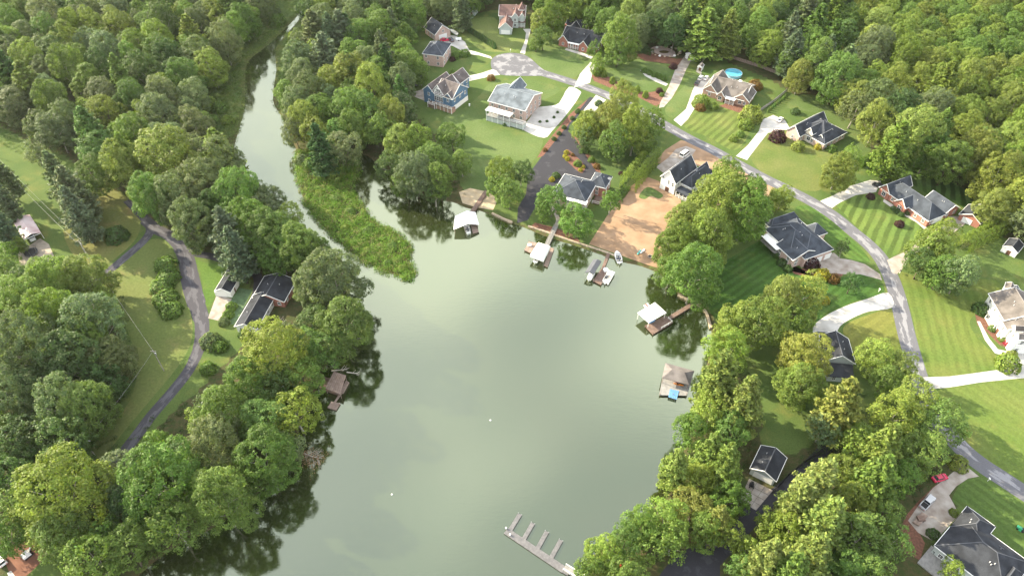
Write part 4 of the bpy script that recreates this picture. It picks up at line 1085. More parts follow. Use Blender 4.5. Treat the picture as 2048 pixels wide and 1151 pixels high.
M_TEAL = mat('teal_plastic', (0.09, 0.34, 0.32), 0.4, 0.1, 1.0); M_REDP = mat('red_plastic', (0.52, 0.05, 0.04), 0.4, 0.1, 1.0); M_ORGP = mat('orange_plastic', (0.75, 0.24, 0.03), 0.4, 0.1, 1.0); M_GRNP = mat('green_plastic', (0.04, 0.30, 0.15), 0.4, 0.1, 1.0)
kayak('teal kayak on the bare earth near the shore, left of its neighbour', 1278, 505, 1284, 497, M_TEAL, 3.4)
kayak('pale kayak on the bare earth near the shore, right of the teal one', 1285, 503, 1292, 496, M_CANV, 3.2)
t = thing('fire_pit', 'stone ring fire pit on the bare earth near the shore', 'fire pit', G(1300, 513, .006))
b = MB()
for k in range(12):
    a = k * math.pi / 6; b.beam((math.cos(a) * .8, math.sin(a) * .8, .16), (math.cos(a + .45) * .8, math.sin(a + .45) * .8, .16), .3, .3)
b.build('stone_ring', M_GRAV, t); b = MB(); b.tube((0,0,.0),(0,0,.06),.62,.62,12); b.build('ash', M_BLK, t)

# ---- white square roof dock with red brown deck
t = thing('covered_dock', 'white square roofed dock with red brown deck off the curved wall', 'dock')
q = quadpx([(1275,625),(1297,645),(1333,625),(1310,604)], 2.7); hip_roof(t, q, .5, M_TIN, f=.45)
ce = sum(q, Vector()) / 4; posts(t, [lerp(p, ce, .08) for p in q], -2.4, 2.6, .1, WHITE)
boards(t, quadpx([(1290,651),(1306,668),(1346,644),(1330,630)], 0.15), M_WOODR)
posts(t, quadpx([(1290,652),(1306,667),(1344,644),(1325,655),(1330,631)], 0.15), -2.4, 0.95, .1, M_WOODR)
rail(t, quadpx([(1322,658),(1344,645),(1336,637)], .15), .95, WHITE); recenter(t)
t = thing('gangway', 'red brown gangway from the curved wall to the square roofed dock', 'gangway')
A, B_ = G(1336, 637, 0.25), G(1386, 607, 0.25); n = (B_ - A).cross(Vector((0, 0, 1))).normalized() * .7
boards(t, [A - n, A + n, B_ + n, B_ - n], M_WOODR); posts(t, [lerp(A, B_, k / 5) + n * s for k in range(6) for s in (-1, 1)], -1.8, 0.9, .07, M_WOODG); recenter(t)
t = thing('jet_ski', 'blue and white watercraft under the square white roof', 'watercraft', G(1304, 643, .15), 0.5)
b = MB(); b.rings([[(x, -w, .35), (x, 0, .05), (x, w, .35), (x, w * .6, g), (x, -w * .6, g)] for x, w, g in ((-1.3,.5,.55),(-.4,.58,.6),(.5,.52,.75),(1.1,.3,.7),(1.4,.06,.5))]); b.build('hull', M_BLUEP, t)
b = MB(); b.box(-1.1,.1,-.2,.2,.6,.9); b.build('seat', M_GEL, t); b = MB(); b.beam((.35,-.4,1.0),(.35,.4,1.0),.06,.06); b.beam((.45,0,.7),(.35,0,1.0),.12,.12); b.build('handlebar', M_BLK, t)
t = thing('swim_raft', 'small white float with red stripe behind the square roofed dock', 'float', G(1293, 611, -.5), .6); b = MB(); b.box(-.9,.9,-.5,.5,-.1,.3); b.build('float', M_GEL, t); b = MB(); b.box(-.3,.3,-.504,.504,.303,.34); b.build('stripe', M_REDP, t)

# ---- grey hip roof boathouse
t = thing('boathouse', 'grey hip roofed boathouse with pale deck below the right bank', 'boathouse')
q = quadpx([(1324,755),(1378,769),(1389,741),(1331,725)], 2.7); hip_roof(t, q, 1.5, shingle_mat('boathouse_roof', (0.15, 0.135, 0.13)))
ce = sum(q, Vector()) / 4; posts(t, [lerp(p, ce, .08) for p in q], -2.4, 2.6, .1)
boards(t, quadpx([(1319,789),(1374,790),(1385,752),(1326,752)], 0.2), M_WOODG)
posts(t, quadpx([(1320,788),(1346,789),(1373,789)], 0.2), -2.4, 0.9, .1); recenter(t)
kayak('red kayak lying on the pale boathouse deck', 1355, 763, 1368, 766, M_REDP, 3.0, .22)
kayak('orange kayak lying on the pale boathouse deck', 1357, 769, 1370, 772, M_ORGP, 3.2, .22)
t = thing('floating_mat', 'blue floating water mat tied to the boathouse deck', 'mat')
q = quadpx([(1336.5,793),(1353.5,798),(1358,781),(1340,777)], 0.36); b = MB()
for k in range(5):
    t0, t1 = k / 5 + .012, (k + 1) / 5 - .012; s = [lerp(q[0], q[1], t0), lerp(q[0], q[1], t1), lerp(q[3], q[2], t1), lerp(q[3], q[2], t0)]
    b = MB(); dz = Vector((0, 0, .14)); b.add([p - dz for p in s] + s, [(3,2,1,0),(4,5,6,7),(0,1,5,4),(1,2,6,5),(2,3,7,6),(3,0,4,7)]); b.build('panel', M_BLUEP, t)
recenter(t)

# ---- floating dock with four fingers
t = thing('floating_dock', 'long grey floating dock with four fingers at the bottom of the lake', 'dock')
A, B_ = G(1012, 1060, -.1), G(1128, 1138, -.1); n = (B_ - A).cross(Vector((0, 0, 1))).normalized() * .85
boards(t, [A - n, A + n, B_ + n, B_ - n], M_DOCK, .2)
for (x0, y0), (x1, y1) in (((1020,1060),(1040,1027)), ((1047,1078),(1066,1045)), ((1075,1096),(1094,1062)), ((1103,1113),(1122,1079))):
    a, b_ = G(x0, y0, -.104), G(x1, y1, -.104); m_ = (b_ - a).cross(Vector((0, 0, 1))).normalized() * .52
    boards(t, [a - m_, a + m_, b_ + m_, b_ - m_], M_DOCK, .2, name='finger')
    posts(t, [b_ + m_, b_ - m_], -2.4, .2, .07, M_STEEL)
boards(t, quadpx([(1117,1138),(1135,1149),(1140,1138),(1124,1127)], -.08), M_DOCK, .2, name='end_platform')
for x, y in ((1012,1056),(1020,1069)): b = MB(); p = G(x, y, -.1); b.box(p.x-.18,p.x+.18,p.y-.18,p.y+.18,-.09,.45); b.build('dock_pedestal', WHITE, t)
recenter(t)
t = thing('gangway', 'white railed ramp from the floating dock to the wooded bank', 'gangway')
A, B_ = G(1129, 1134, .05), G(1168, 1158, .35); n = (B_ - A).cross(Vector((0, 0, 1))).normalized() * .7
boards(t, [A - n, A + n, B_ + n, B_ - n], M_WOODG); rail(t, [A + n, B_ + n], 1.0, WHITE); rail(t, [A - n, B_ - n], 1.0, WHITE); recenter(t)
kayak('red kayak on the dark bank at the bottom edge', 1244, 1138, 1250, 1152, M_REDP, 3.4)
kayak('green kayak on the dark bank at the bottom edge', 1262, 1134, 1270, 1150, M_GRNP, 3.6)
for x, y, l in ((784, 988, 'white swan-like buoy floating alone in mid lake'), (981, 840, 'tiny white buoy floating near the muddy patch of the lake')):
    t = thing('buoy', l, 'buoy', G(x, y, -.5)); b = MB()
    b.rings([[(rr * math.cos(k * math.pi / 4), rr * math.sin(k * math.pi / 4), z) for k in range(8)] for rr, z in ((.06,-.2),(.22,-.05),(.26,.1),(.16,.24),(.04,.3))]); b.build('float', M_GEL, t, True)
    b = MB(); b.tube((0,0,.28),(0,0,.6),.03,.03,6); b.build('pole', M_GEL, t)

# ---- stone walls along the shore, block by block
M_STONE = mat('wall_stone', (0.36, 0.29, 0.215), 0.95, 0.25, 1.5, 0.3)
def seawall(label, pix, top=0.28, w=0.7, L=2.4):
    t = thing('sea_wall', label, 'wall'); pts = [G(x, y, 0) for x, y in pix]
    cl = [Vector(p) for p in catmull([tuple(p[:2]) for p in pts], False, 5)]
    dist = [0]
    for a, b in zip(cl, cl[1:]): dist.append(dist[-1] + (b - a).length)
    def at(s):
        for i in range(len(cl) - 1):
            if dist[i + 1] >= s: return lerp(cl[i], cl[i + 1], (s - dist[i]) / (dist[i + 1] - dist[i]))
        return cl[-1]
    n = int(dist[-1] / L)
    for k in range(n):
        a, b = at(k * L + .03), at((k + 1) * L - .03); h = top + random.uniform(-.05, .05)
        q = MB(); q.beam((a.x, a.y, (h - 1.6) / 2), (b.x, b.y, (h - 1.6) / 2), w + random.uniform(-.06, .06), h + 1.6); q.build('stone', M_STONE, t)
    recenter(t)
seawall('pale stone sea wall along the shaded lakefront garden', [(984,426),(1000,434),(1014,440),(1034,448)])
seawall('tan stone sea wall running past the pier and bare earth lot', [(1056,452),(1090,463),(1120,474),(1160,487),(1200,500),(1240,515),(1256,522)])
seawall('curved stone sea wall behind the square roofed dock', [(1356,588),(1374,598),(1394,606),(1410,620),(1418,640),(1423,664)], .3)

# ---- vehicles
CARP = {}
def paint(name, c):
    if name not in CARP: CARP[name] = mat(name, c, 0.25, 0.03, 1.0, spec=0.6)
    return CARP[name]
def car(label, px, py, hx, hy, m, kind='sedan', name=None):
    c, d = G(px, py), G(hx, hy); a = math.atan2(d.y - c.y, d.x - c.x)
    cat = {'sedan': 'car', 'suv': 'car', 'pickup': 'pickup truck', 'van': 'van'}[kind]
    r = thing(name or {'sedan': 'parked_car', 'suv': 'parked_car', 'pickup': 'pickup_truck', 'van': 'white_van'}[kind], label, cat, (c.x, c.y, 0.02), a)
    B = {'sedan': ([(-2.3,.40,.72,.74),(-2.15,.28,.95,.86),(-1.2,.24,.98,.91),(.6,.24,.96,.91),(1.7,.26,.84,.88),(2.2,.32,.66,.78),(2.32,.38,.55,.68)], [(-1.75,-1.1,.98,1.42,.78,.62),(.35,1.05,.98,1.42,.62,.78)]),
         'suv': ([(-2.3,.45,.95,.80),(-2.2,.32,1.08,.92),(-1,.30,1.10,.95),(.9,.30,1.08,.95),(1.9,.32,1.0,.92),(2.3,.38,.8,.84),(2.4,.45,.65,.74)], [(-2.2,-1.95,1.08,1.72,.84,.70),(.5,1.2,1.08,1.72,.70,.84)]),
         'van': ([(-2.9,.45,1.2,.90),(-2.8,.32,1.3,1.0),(-1,.30,1.32,1.02),(1.5,.30,1.3,1.02),(2.3,.32,1.05,.98),(2.7,.38,.85,.9),(2.8,.45,.65,.8)], [(-2.8,-2.7,1.3,2.3,.96,.88),(1.2,2.0,1.3,2.3,.88,.96)]),
         'pickup': ([(-2.8,.50,.92,.86),(-2.7,.42,1.0,.94),(-1,.40,1.02,.97),(1.0,.40,1.04,.97),(2.2,.42,1.0,.95),(2.75,.46,.85,.88),(2.85,.52,.7,.78)], [(-.75,-.6,1.03,1.75,.86,.72),(.75,1.35,1.03,1.75,.72,.86)])}[kind]
    b = MB(); rr = []
    for x, z0, z1, w in B[0]: rr.append([(x,-w,z0),(x,-w*1.0,(z0+z1)*.55),(x,-w*.88,z1),(x,w*.88,z1),(x,w,(z0+z1)*.55),(x,w,z0)])
    b.rings(rr); b.build('body', m, r)
    (xa, xb, z0, z1, w0, w1), (xc, xd, _, _, _, _) = B[1]
    g = MB(); v = [(xa,-w0,z0-.02),(xd,-w0,z0-.02),(xd,w0,z0-.02),(xa,w0,z0-.02),(xb,-w1,z1),(xc,-w1,z1),(xc,w1,z1),(xb,w1,z1)]
    g.add(v, [(3,2,1,0),(4,5,6,7),(0,1,5,4),(1,2,6,5),(2,3,7,6),(3,0,4,7)]); g.build('windows', GLASS, r)
    g = MB(); g.box(xb - .03, xc + .03, -w1 - .02, w1 + .02, z1 + .004, z1 + .06)
    for x0_, x1_ in ((xa, xb), (xd, xc)):
        for s in (-1, 1): g.beam((x0_, s * (w0 + .01), z0), (x1_, s * (w1 + .01), z1), .09, .06)
    g.build('roof', m, r)
    if kind == 'pickup':
        g = MB(); g.box(-2.62, -.85, -.78, .78, 1.03, 1.035); g.build('truck_bed', M_BLK, r)
        g = MB()
        for s in (-.86, .86): g.box(-2.66, -.8, s - .08, s + .08, 1.025, 1.22)
        g.box(-2.74, -2.662, -.8, .8, 1.025, 1.22); g.build('bed_wall', m, r)
    wr = .33 if kind == 'sedan' else .39; xw = B[0][-1][0] * .63
    for x in (-xw, xw):
        for s in (-1, 1):
            w = MB(); y = s * (B[0][2][3] - .08); w.tube((x, y - .11, wr), (x, y + .11, wr), wr, wr, 14); o = w.build('wheel', M_BLK, r)
            w = MB(); w.tube((x, y + s * .112, wr), (x, y + s * .125, wr), wr * .6, wr * .55, 10); w.build('rim', M_STEEL, o)
    xf = B[0][-2][0]; wf = B[0][-2][3]; zf = B[0][-2][2]
    for s in (-1, 1):
        l = MB(); l.box(xf - .02, xf + .09, s * wf * .72 - .15, s * wf * .72 + .15, zf - .17, zf - .03); l.build('headlight', M_STEEL, r)
        l = MB(); l.box(B[0][0][0] - .03, B[0][0][0] + .02, s * .58 - .14, s * .58 + .14, .62, .80); l.build('tail_light', M_REDP, r)
    return r
P_WH, P_BK, P_SV, P_RD, P_BR = paint('white_paint', (0.75,.75,.74)), paint('black_paint', (0.02,.02,.025)), paint('silver_paint', (0.45,.46,.48)), paint('red_paint', (0.50,0.02,0.07)), paint('dark_grey_paint', (0.08,.08,.09))
car('white sedan parked on the drive of the hipped brick house', 1560, 241, 1567, 233, P_WH)
car('black suv parked beside the tan brick house', 1394, 168, 1402, 156, P_BR, 'suv')
car('white suv parked behind the black one near the pool house', 1401, 158, 1408, 148, P_WH, 'suv')
car('silver sedan parked close to the tan brick house wall', 1412, 158, 1417, 151, P_WH)
car('black suv parked at the end of the long red brick house', 1756, 374, 1748, 370, P_BK, 'suv')
car('red sedan parked under the trees beside the slab drive', 1878, 957, 1892, 953, P_RD)
car('dark pickup truck with white cab parked on the slab drive', 1853, 1006, 1868, 990, P_SV, 'pickup')
car('red sedan parked in front of the brick garage house', 889, 82, 896, 82, P_RD)
car('grey suv parked right of the brick garage house', 902, 82, 897, 77, P_BR, 'suv')
car('white van parked on the slab beside the white gabled house', 1369, 311, 1380, 303, P_WH, 'van')
boat('white boat on the drive beside the brick garage house', 908, 66, 902, 62, 6.0, 2.3, 0.1, cover=M_CANV, windshield=False)
t = thing('covered_trailer', 'small white covered trailer at the drive edge near the cypress row', 'trailer', G(917, 81), .2); b = MB(); b.box(-1.5,1.5,-.8,.8,.45,1.3); b.build('body', M_GEL, t)
for s in (-.85, .85): w = MB(); w.tube((0, s - .1, .3), (0, s + .1, .3), .3, .3, 10); w.build('wheel', M_BLK, t)
b = MB(); b.beam((1.5,0,.5),(2.4,0,.45),.08,.08); b.build('hitch', M_STEEL, t)
# vehicle under the carport
car('white van parked inside the pink metal carport', 64, 476, 69, 484, P_WH, 'van')
t = thing('metal_carport', 'rusty pink metal carport with white posts by the gravel yard', 'carport')
q = quadpx([(46.5,479),(82,465),(59.5,429),(25,442)], 2.9)
gable_roof(t, q, 1.1, mat('rusty_pink_metal', (0.40,0.27,0.27), .6, scale=.25, col2=(0.62,0.54,0.54)))
posts(t, [lerp(p, sum(q, Vector())/4, .03) for p in q] + [lerp(q[0], q[3], .5), lerp(q[1], q[2], .5)], 0, 2.85, .09, WHITE)
for i, j in ((0, 3), (1, 2)):
    b = MB(); a, c = lerp(q[i], sum(q, Vector())/4, .03), lerp(q[j], sum(q, Vector())/4, .03); b.beam((a.x, a.y, 2.0), (c.x, c.y, 2.0), .05, 1.6); b.build('side_panel', M_TIN, t)
b = MB(); a, c = lerp(q[0], q[1], .03), lerp(q[0], q[1], .97); b.beam(a + Vector((0,0,-.15)), c + Vector((0,0,-.15)), .1, .25); b.build('front_beam', WHITE, t); recenter(t)
def trampoline(label, px, py, r):
    t = thing('trampoline', label, 'trampoline', G(px, py)); b = MB(); n = 20
    b.rings([[(rr * math.cos(2*math.pi*k/n), rr * math.sin(2*math.pi*k/n), z) for k in range(n)] for rr, z in ((r, .78), (r * .82, .80), (.02, .76))], False); b.build('jump_mat', M_BLK, t)
    b = MB()
    for k in range(n): a, c = 2*math.pi*k/n, 2*math.pi*(k+1)/n; b.beam((r*math.cos(a), r*math.sin(a), .8), (r*math.cos(c), r*math.sin(c), .8), .22, .08)
    b.build('rim_pad', paint('trampoline_pad', (0.10,.11,.13)), t)
    for k in range(6):
        a = k * math.pi / 3; b = MB(); b.tube((r*1.02*math.cos(a), r*1.02*math.sin(a), 0), (r*1.02*math.cos(a), r*1.02*math.sin(a), 2.6), .04, .04, 6); b.build('pole', M_STEEL, t)
    net = MB()
    for k in range(n * 2):
        a = math.pi * k / n; net.tube((r*math.cos(a), r*math.sin(a), .85), (r*math.cos(a), r*math.sin(a), 2.5), .012, .012, 3, False)
    for z in (1.2, 1.6, 2.0, 2.5):
        for k in range(n): a, c = 2*math.pi*k/n, 2*math.pi*(k+1)/n; net.tube((r*math.cos(a), r*math.sin(a), z), (r*math.cos(c), r*math.sin(c), z), .012, .012, 3, False)
    net.build('safety_net', M_BLK, t)
trampoline('dark netted trampoline beside the pink carport', 63, 507, 2.3)
trampoline('blue rimmed trampoline left of the blue house', 791, 187, 2.0)
t = thing('garden_shelter', 'brown low shelter beside the patio left of the blue house', 'shelter', G(817, 181), .3); b = MB(); b.box(-2,2,-1.3,1.3,1.9,2.05); b.build('roof', M_WOODR, t)
for x in (-1.8,1.8):
    for y in (-1.1,1.1): b = MB(); b.box(x-.08,x+.08,y-.08,y+.08,0,1.9); b.build('post', M_WOOD, t)
car('dark car parked on the patio behind the brown shelter', 827, 172, 834, 171, P_BR)

# ---- above ground pool
t = thing('swimming_pool', 'round blue above-ground pool behind the tan brick house', 'pool', G(1466, 150)); n = 32; pr = 4.2
b = MB(); b.rings([[(rr*math.cos(2*math.pi*k/n), rr*math.sin(2*math.pi*k/n), z) for k in range(n)] for rr, z in ((pr,0),(pr,1.3),(pr-.08,1.3),(pr-.08,.1))], False); b.build('pool_wall', paint('pool_liner', (0.28,.55,.70)), t)
b = MB()
for k in range(n): a, c = 2*math.pi*k/n, 2*math.pi*(k+1)/n; b.beam((pr*math.cos(a), pr*math.sin(a), 1.33), (pr*math.cos(c), pr*math.sin(c), 1.33), .22, .06)
b.build('rim', M_STEEL, t)
b = MB(); b.tube((0,0,.3),(0,0,1.12),pr-.1,pr-.1,n); b.build('pool_water', mat('pool_water', (0.09,0.34,0.47), .05, .08, .6, spec=.5), t)
t = thing('pool_deck', 'red wooden pool deck between pool and tan brick house', 'deck')
boards(t, quadpx([(1448,164),(1490,180),(1494,172),(1452,155)], .9), boards_mat('pool_boards', (0.36,0.17,0.12), (0.48,0.26,0.20)))
posts(t, quadpx([(1449,163),(1489,179),(1493,172),(1453,156)], .9), 0, .85, .08); recenter(t)

# ---- fences
def fence(label, pix, m, h=1.8, post_m=None):
    t = thing('wooden_fence', label, 'fence'); P = [G(x, y) for x, y in pix]
    for a, c in zip(P, P[1:]):
        L = (c - a).length; n = max(1, int(L / 2.6))
        for k in range(n + 1):
            p = lerp(a, c, k / n); b = MB(); b.box(p.x-.08,p.x+.08,p.y-.08,p.y+.08,0,h+.15); b.build('post', post_m or m, t)
        b = MB(); nn = int(L / .16); d = (c - a).normalized()
        for k in range(nn):
            p = lerp(a, c, (k + .5) / nn); hh = h + random.uniform(-.03, .03); b.beam((p.x - d.x*.06, p.y - d.y*.06, hh/2+.05), (p.x + d.x*.06, p.y + d.y*.06, hh/2+.05), .03, hh-.1)
        tag(b.build('pickets', m, t), kind='stuff')
        for z in (.45, 1.4): b = MB(); o = d.cross(Vector((0,0,1))) * .06; b.beam(a + Vector((0,0,z)) + o, c + Vector((0,0,z)) + o, .06, .1); b.build('rail', m, t)
    recenter(t)
fence('long brown wooden fence along the wood behind the pool', [(1428,106),(1470,120),(1520,136),(1562,152)], M_WOOD)
fence('grey wooden fence running down from the pool yard towards the road', [(1572,184),(1545,206),(1512,228)], M_WOODG, 1.5)
fence('grey wooden fence at the left side of the pool yard', [(1422,104),(1404,126),(1392,144),(1402,150)], M_WOODG, 1.3)
fence('dark low fence between the garage and the black drive', [(1648,900),(1610,924),(1575,952),(1545,985)], mat('black_fence', (.03,.03,.03), .8), 1.2)

# ---- power line on the left
def pole(label, base, h, arm=False):
    g = G(*base); t = thing('utility_pole', label, 'utility pole', (g.x, g.y, 0)); b = MB(); b.tube((0,0,-.4),(0,0,h),.16,.10,8); b.build('shaft', M_BARKG, t)
    b = MB(); b.beam((-.9,0,h-.5),(.9,0,h-.5),.1,.12); b.build('crossarm', M_BARKG, t)
    b = MB(); b.tube((.3,0,h-2.2),(.3,0,h-1.4),.22,.22,10); b.build('transformer', M_STEEL, t)
    if arm: b = MB(); b.tube((0,0,h-.2),(1.6,-.4,h+.2),.05,.04,6); b.box(1.4,2.1,-.55,-.25,h+.14,h+.28); b.build('lamp_arm', M_STEEL, t)
    return Vector((g.x, g.y, h - .4))
M_BARKG = mat('pole_timber', (0.34, 0.31, 0.28), .9, .15, 2.0)
p0 = pole('utility pole at the far end of the cleared power line', (-40, 300), 10.5)
p1 = pole('utility pole beside the golden trees near the lane fork', (180, 522), 10.0)
p2 = pole('utility pole standing alone in the meadow by the lane', (328, 741), 10.0)
p3 = pole('lamp pole beside the wood at the bottom of the meadow', (191, 911), 8.0, True)
def wire(label, a, c, sag, off=0.0):
    b = MB(); n = 14; d = (c - a).cross(Vector((0,0,1))).normalized() * off; pr_ = None
    for k in range(n + 1):
        t_ = k / n; p = lerp(a, c, t_) + d - Vector((0, 0, sag * 4 * t_ * (1 - t_)))
        if pr_ is not None: b.tube(pr_, p, .025, .025, 4, False)
        pr_ = p
    tag(b.build('power_line', mat('wire', (.42,.42,.40), .5), None), label, 'cable')
wire('left power line cable running down the upper clearing', p0, p1, 1.2, -.8); wire('right power line cable running down the upper clearing', p0, p1, 1.2, .8)
wire('power line cable crossing the meadow between two poles', p1, p2, 1.3, 0); wire('power line cable from the meadow pole to the lamp pole', p2, p3, 1.0, 0)

# ---- digger on the red clay
t = thing('mini_excavator', 'white mini excavator on the red clay patch', 'excavator', G(57, 1110), .9)
for s in (-.6, .6): b = MB(); b.box(-1.1,1.1,s-.2,s+.2,0,.5); b.build('track', M_BLK, t)
b = MB(); b.box(-1.2,.7,-.8,.8,.55,1.2); b.build('body', M_GEL, t)
b = MB(); b.box(-.5,.6,-.75,.1,1.203,2.2); b.build('cab', M_GEL, t); b = MB(); b.box(-.4,.604,-.70,.05,1.4,2.05); b.build('cab_window', GLASS, t)
b = MB(); b.beam((.7,.3,1.0),(1.9,.3,2.3),.22,.3); b.beam((1.9,.3,2.3),(3.0,.3,.9),.18,.24); b.build('arm', M_GEL, t); b = MB(); b.box(2.75,3.35,-.05,.65,.3,.9); b.build('bucket', M_STEEL, t)
car('white suv cut by the left edge below the red clay', 2, 1120, -4, 1112, P_WH, 'suv')
sheet('front_walk', [(14,1145),(22,1140),(40,1165),(30,1175)], M_CONC, .02)

# ---- trailer by the pickup, ride-on mower, small yard things
t = thing('flatbed_trailer', 'low flatbed trailer with brown load left of the pickup truck', 'trailer')
q = quadpx([(1826,1043),(1838,1050),(1856,1031),(1844,1023)], .6); boards(t, q, M_WOOD); ce = sum(q, Vector()) / 4
b = MB(); b.box(ce.x-.9,ce.x+.9,ce.y-.7,ce.y+.7,.603,1.15); b.build('load', M_WOODR, t)
for p in (lerp(q[0], q[3], .5), lerp(q[1], q[2], .5)): b = MB(); d = (q[1]-q[0]).normalized()*.12; b.tube(Vector((p.x,p.y,.32))-d, Vector((p.x,p.y,.32))+d, .32, .32, 12); b.build('wheel', M_BLK, t)
recenter(t)
def mower(label, px, py, a, m):
    t = thing('riding_mower', label, 'mower', G(px, py, .01), a)
    b = MB(); b.box(-.3,.95,-.35,.35,.35,.85); b.build('hood', m, t); b = MB(); b.box(-.75,-.25,-.28,.28,.55,.70); b.box(-.8,-.68,-.28,.28,.703,1.1); b.build('seat', M_BLK, t)
    b = MB(); b.box(-.35,.35,-.65,.65,.12,.30); b.build('mower_deck', m, t); b = MB(); b.tube((-.1,0,.86),(-.25,0,1.15),.03,.03,6); b.tube((-.25,0,1.12),(-.25,0,1.16),.2,.2,10); b.build('steering_wheel', M_BLK, t)
    for x, rr in ((-.6,.32),(.7,.22)):
        for s in (-.5,.5): b = MB(); b.tube((x,s-.1,rr),(x,s+.1,rr),rr,rr,12); b.build('wheel', M_BLK, t)
mower('green riding mower on the striped lawn at the right edge', 2040, 1058, 2.4, M_GRNP)
mower('black riding mower on the stained slabs by the grey garage', 1503, 971, 1.2, M_BLK)
def chairs(spots):
    for i, (x, y, l) in enumerate(spots):
        t = thing('deck_chair', l, 'chair', G(x, y, .61), i * .7)
        b = MB(); b.box(-.3,.3,-.3,.3,.36,.42); b.build('seat', M_BLK, t); b = MB(); b.beam((-.28,0,.72),(-.42,0,1.0),.55,.05,(0,1,0)); b.box(-.36,-.3,-.28,.28,.424,1.0); b.build('backrest', M_BLK, t)
        for sx in (-.26,.26):
            for sy in (-.26,.26): b = MB(); b.box(sx-.03,sx+.03,sy-.03,sy+.03,0,.36); b.build('leg', M_BLK, t)
chairs([(1868,1105,'black chair at the upper corner of the grey deck'),(1888,1116,'black chair on the grey deck nearest the dark roof'),(1893,1126,'black chair on the grey deck, second from the dark roof'),(1902,1135,'black chair on the grey deck, lowest of the row'),
        (1918,1134,'black chair on the grey deck close under the eave'),(1927,1138,'black chair on the grey deck at the lower right')])
t = thing('satellite_dish', 'white satellite dish at the corner of the dark hip roof', 'satellite dish', G(1218, 360, 5.0)); b = MB(); n = 14
b.rings([[(rr*math.cos(2*math.pi*k/n), -z*.7 - .2, rr*math.sin(2*math.pi*k/n) + z + .9) for k in range(n)] for rr, z in ((.05,0),(.45,.08),(.7,.2))], False); b.build('dish', M_GEL, t); b = MB(); b.tube((0,0,0),(0,-.2,.9),.05,.05,6); b.build('mast', M_STEEL, t)
# mailboxes and bins
def mailbox(label, px, py, m=None):
    t = thing('mailbox', label, 'mailbox', G(px, py)); b = MB(); b.box(-.06,.06,-.06,.06,0,1.1); b.build('post', WHITE, t); b = MB(); b.box(-.15,.15,-.3,.3,1.1,1.4); b.build('box', m or M_BLK, t)
mailbox('mailbox at the road edge by the shaded striped lawn', 1757, 583, WHITE); mailbox('mailbox at the road across from the big hedge trees', 1799, 546); mailbox('mailbox beside the cul-de-sac', 1021, 104, WHITE); mailbox('mailbox at the lower road bend near the slab drive', 1975, 961, WHITE)
t = thing('rubbish_bin', 'pale bin on the lawn below the blue house', 'bin', G(939, 212)); b = MB(); b.rings([[(s*x, s*y, z) for x, y in ((-.3,-.3),(.3,-.3),(.3,.3),(-.3,.3))] for s, z in ((.8,0),(1,1.0))]); b.build('body', M_CANV, t); b = MB(); b.box(-.33,.33,-.33,.33,1.002,1.08); b.build('lid', M_CANV, t)
# slabs of the garage apron, laid one by one
base = [G(1498, 956), G(1546, 980), G(1512, 1020), G(1478, 1000)]
ap = tag(obj('garage_apron', None, None, sum(base, Vector()) / 4), kind='structure'); ap.empty_display_size = .3
for i in range(4):
    for j in range(3):
        a = lambda u, v: lerp(lerp(base[0], base[1], u), lerp(base[3], base[2], u), v)
        u0, u1, v0, v1 = j/3+.006, (j+1)/3-.006, i/4+.006, (i+1)/4-.006
        q = [a(u0,v0), a(u1,v0), a(u1,v1), a(u0,v1)]; b = MB(); z = .03 + random.uniform(0, .012)
        b.prism([p[:2] for p in q][::-1], 0.0, z); o = b.build('slab', M_CONC2, ap); o.location = -Vector(ap.location)
# red play house roof, pond, boulders at the court garden
t = thing('garden_pond', 'small brown pond ringed with pale boulders in the court garden', 'pond', G(1328, 104)); b = MB(); b.rings([[(rr*1.6*math.cos(k*math.pi/8), rr*math.sin(k*math.pi/8), z) for k in range(16)] for rr, z in ((1.6,.02),(1.5,.06),(.05,.06))], False); b.build('pond_water', mat('pond', (.10,.075,.03), .1), t)
for k in range(18):
    a = k * .35; b = MB(); s = random.uniform(.5, .9); rx = 7.5 * math.cos(a) + .8; ry = 5.2 * math.sin(a)
    b.rings([[(rx + s*f*math.cos(j*1.05)*random.uniform(.8,1.2), ry + s*f*math.sin(j*1.05)*random.uniform(.8,1.2), z*s) for j in range(6)] for f, z in ((.9,0),(1,.5),(.5,.95))]); b.build('boulder', M_STONE if k % 3 else WHITE, t)
# ================================================================ VEGETATION
def leaf_mat(name, trans=0.30, spec=0.25, from_obj=True, c=(0.06, 0.12, 0.025)):
    m = bpy.data.materials.new(name); m.use_nodes = True
    nt = m.node_tree; b = nt.nodes['Principled BSDF']; out = nt.nodes['Material Output']
    b.inputs['Roughness'].default_value = 0.55; b.inputs['Specular IOR Level'].default_value = spec
    at = N(nt, 'ShaderNodeAttribute', attribute_name='tint')
    mu = N(nt, 'ShaderNodeVectorMath', operation='MULTIPLY')
    if from_obj:
        oi = N(nt, 'ShaderNodeObjectInfo'); nt.links.new(oi.outputs['Color'], mu.inputs[0])
    else: mu.inputs[0].default_value = c
    nt.links.new(at.outputs['Color'], mu.inputs[1])
    nt.links.new(mu.outputs[0], b.inputs['Base Color'])
    t = N(nt, 'ShaderNodeBsdfTranslucent')
    yl = N(nt, 'ShaderNodeVectorMath', operation='MULTIPLY'); yl.inputs[1].default_value = (1.15, 1.2, 0.6)
    nt.links.new(mu.outputs[0], yl.inputs[0]); nt.links.new(yl.outputs[0], t.inputs['Color'])
    mx = N(nt, 'ShaderNodeMixShader'); mx.inputs[0].default_value = trans
    nt.links.new(b.outputs[0], mx.inputs[1]); nt.links.new(t.outputs[0], mx.inputs[2]); nt.links.new(mx.outputs[0], out.inputs['Surface'])
    MATS[name] = m
    return m
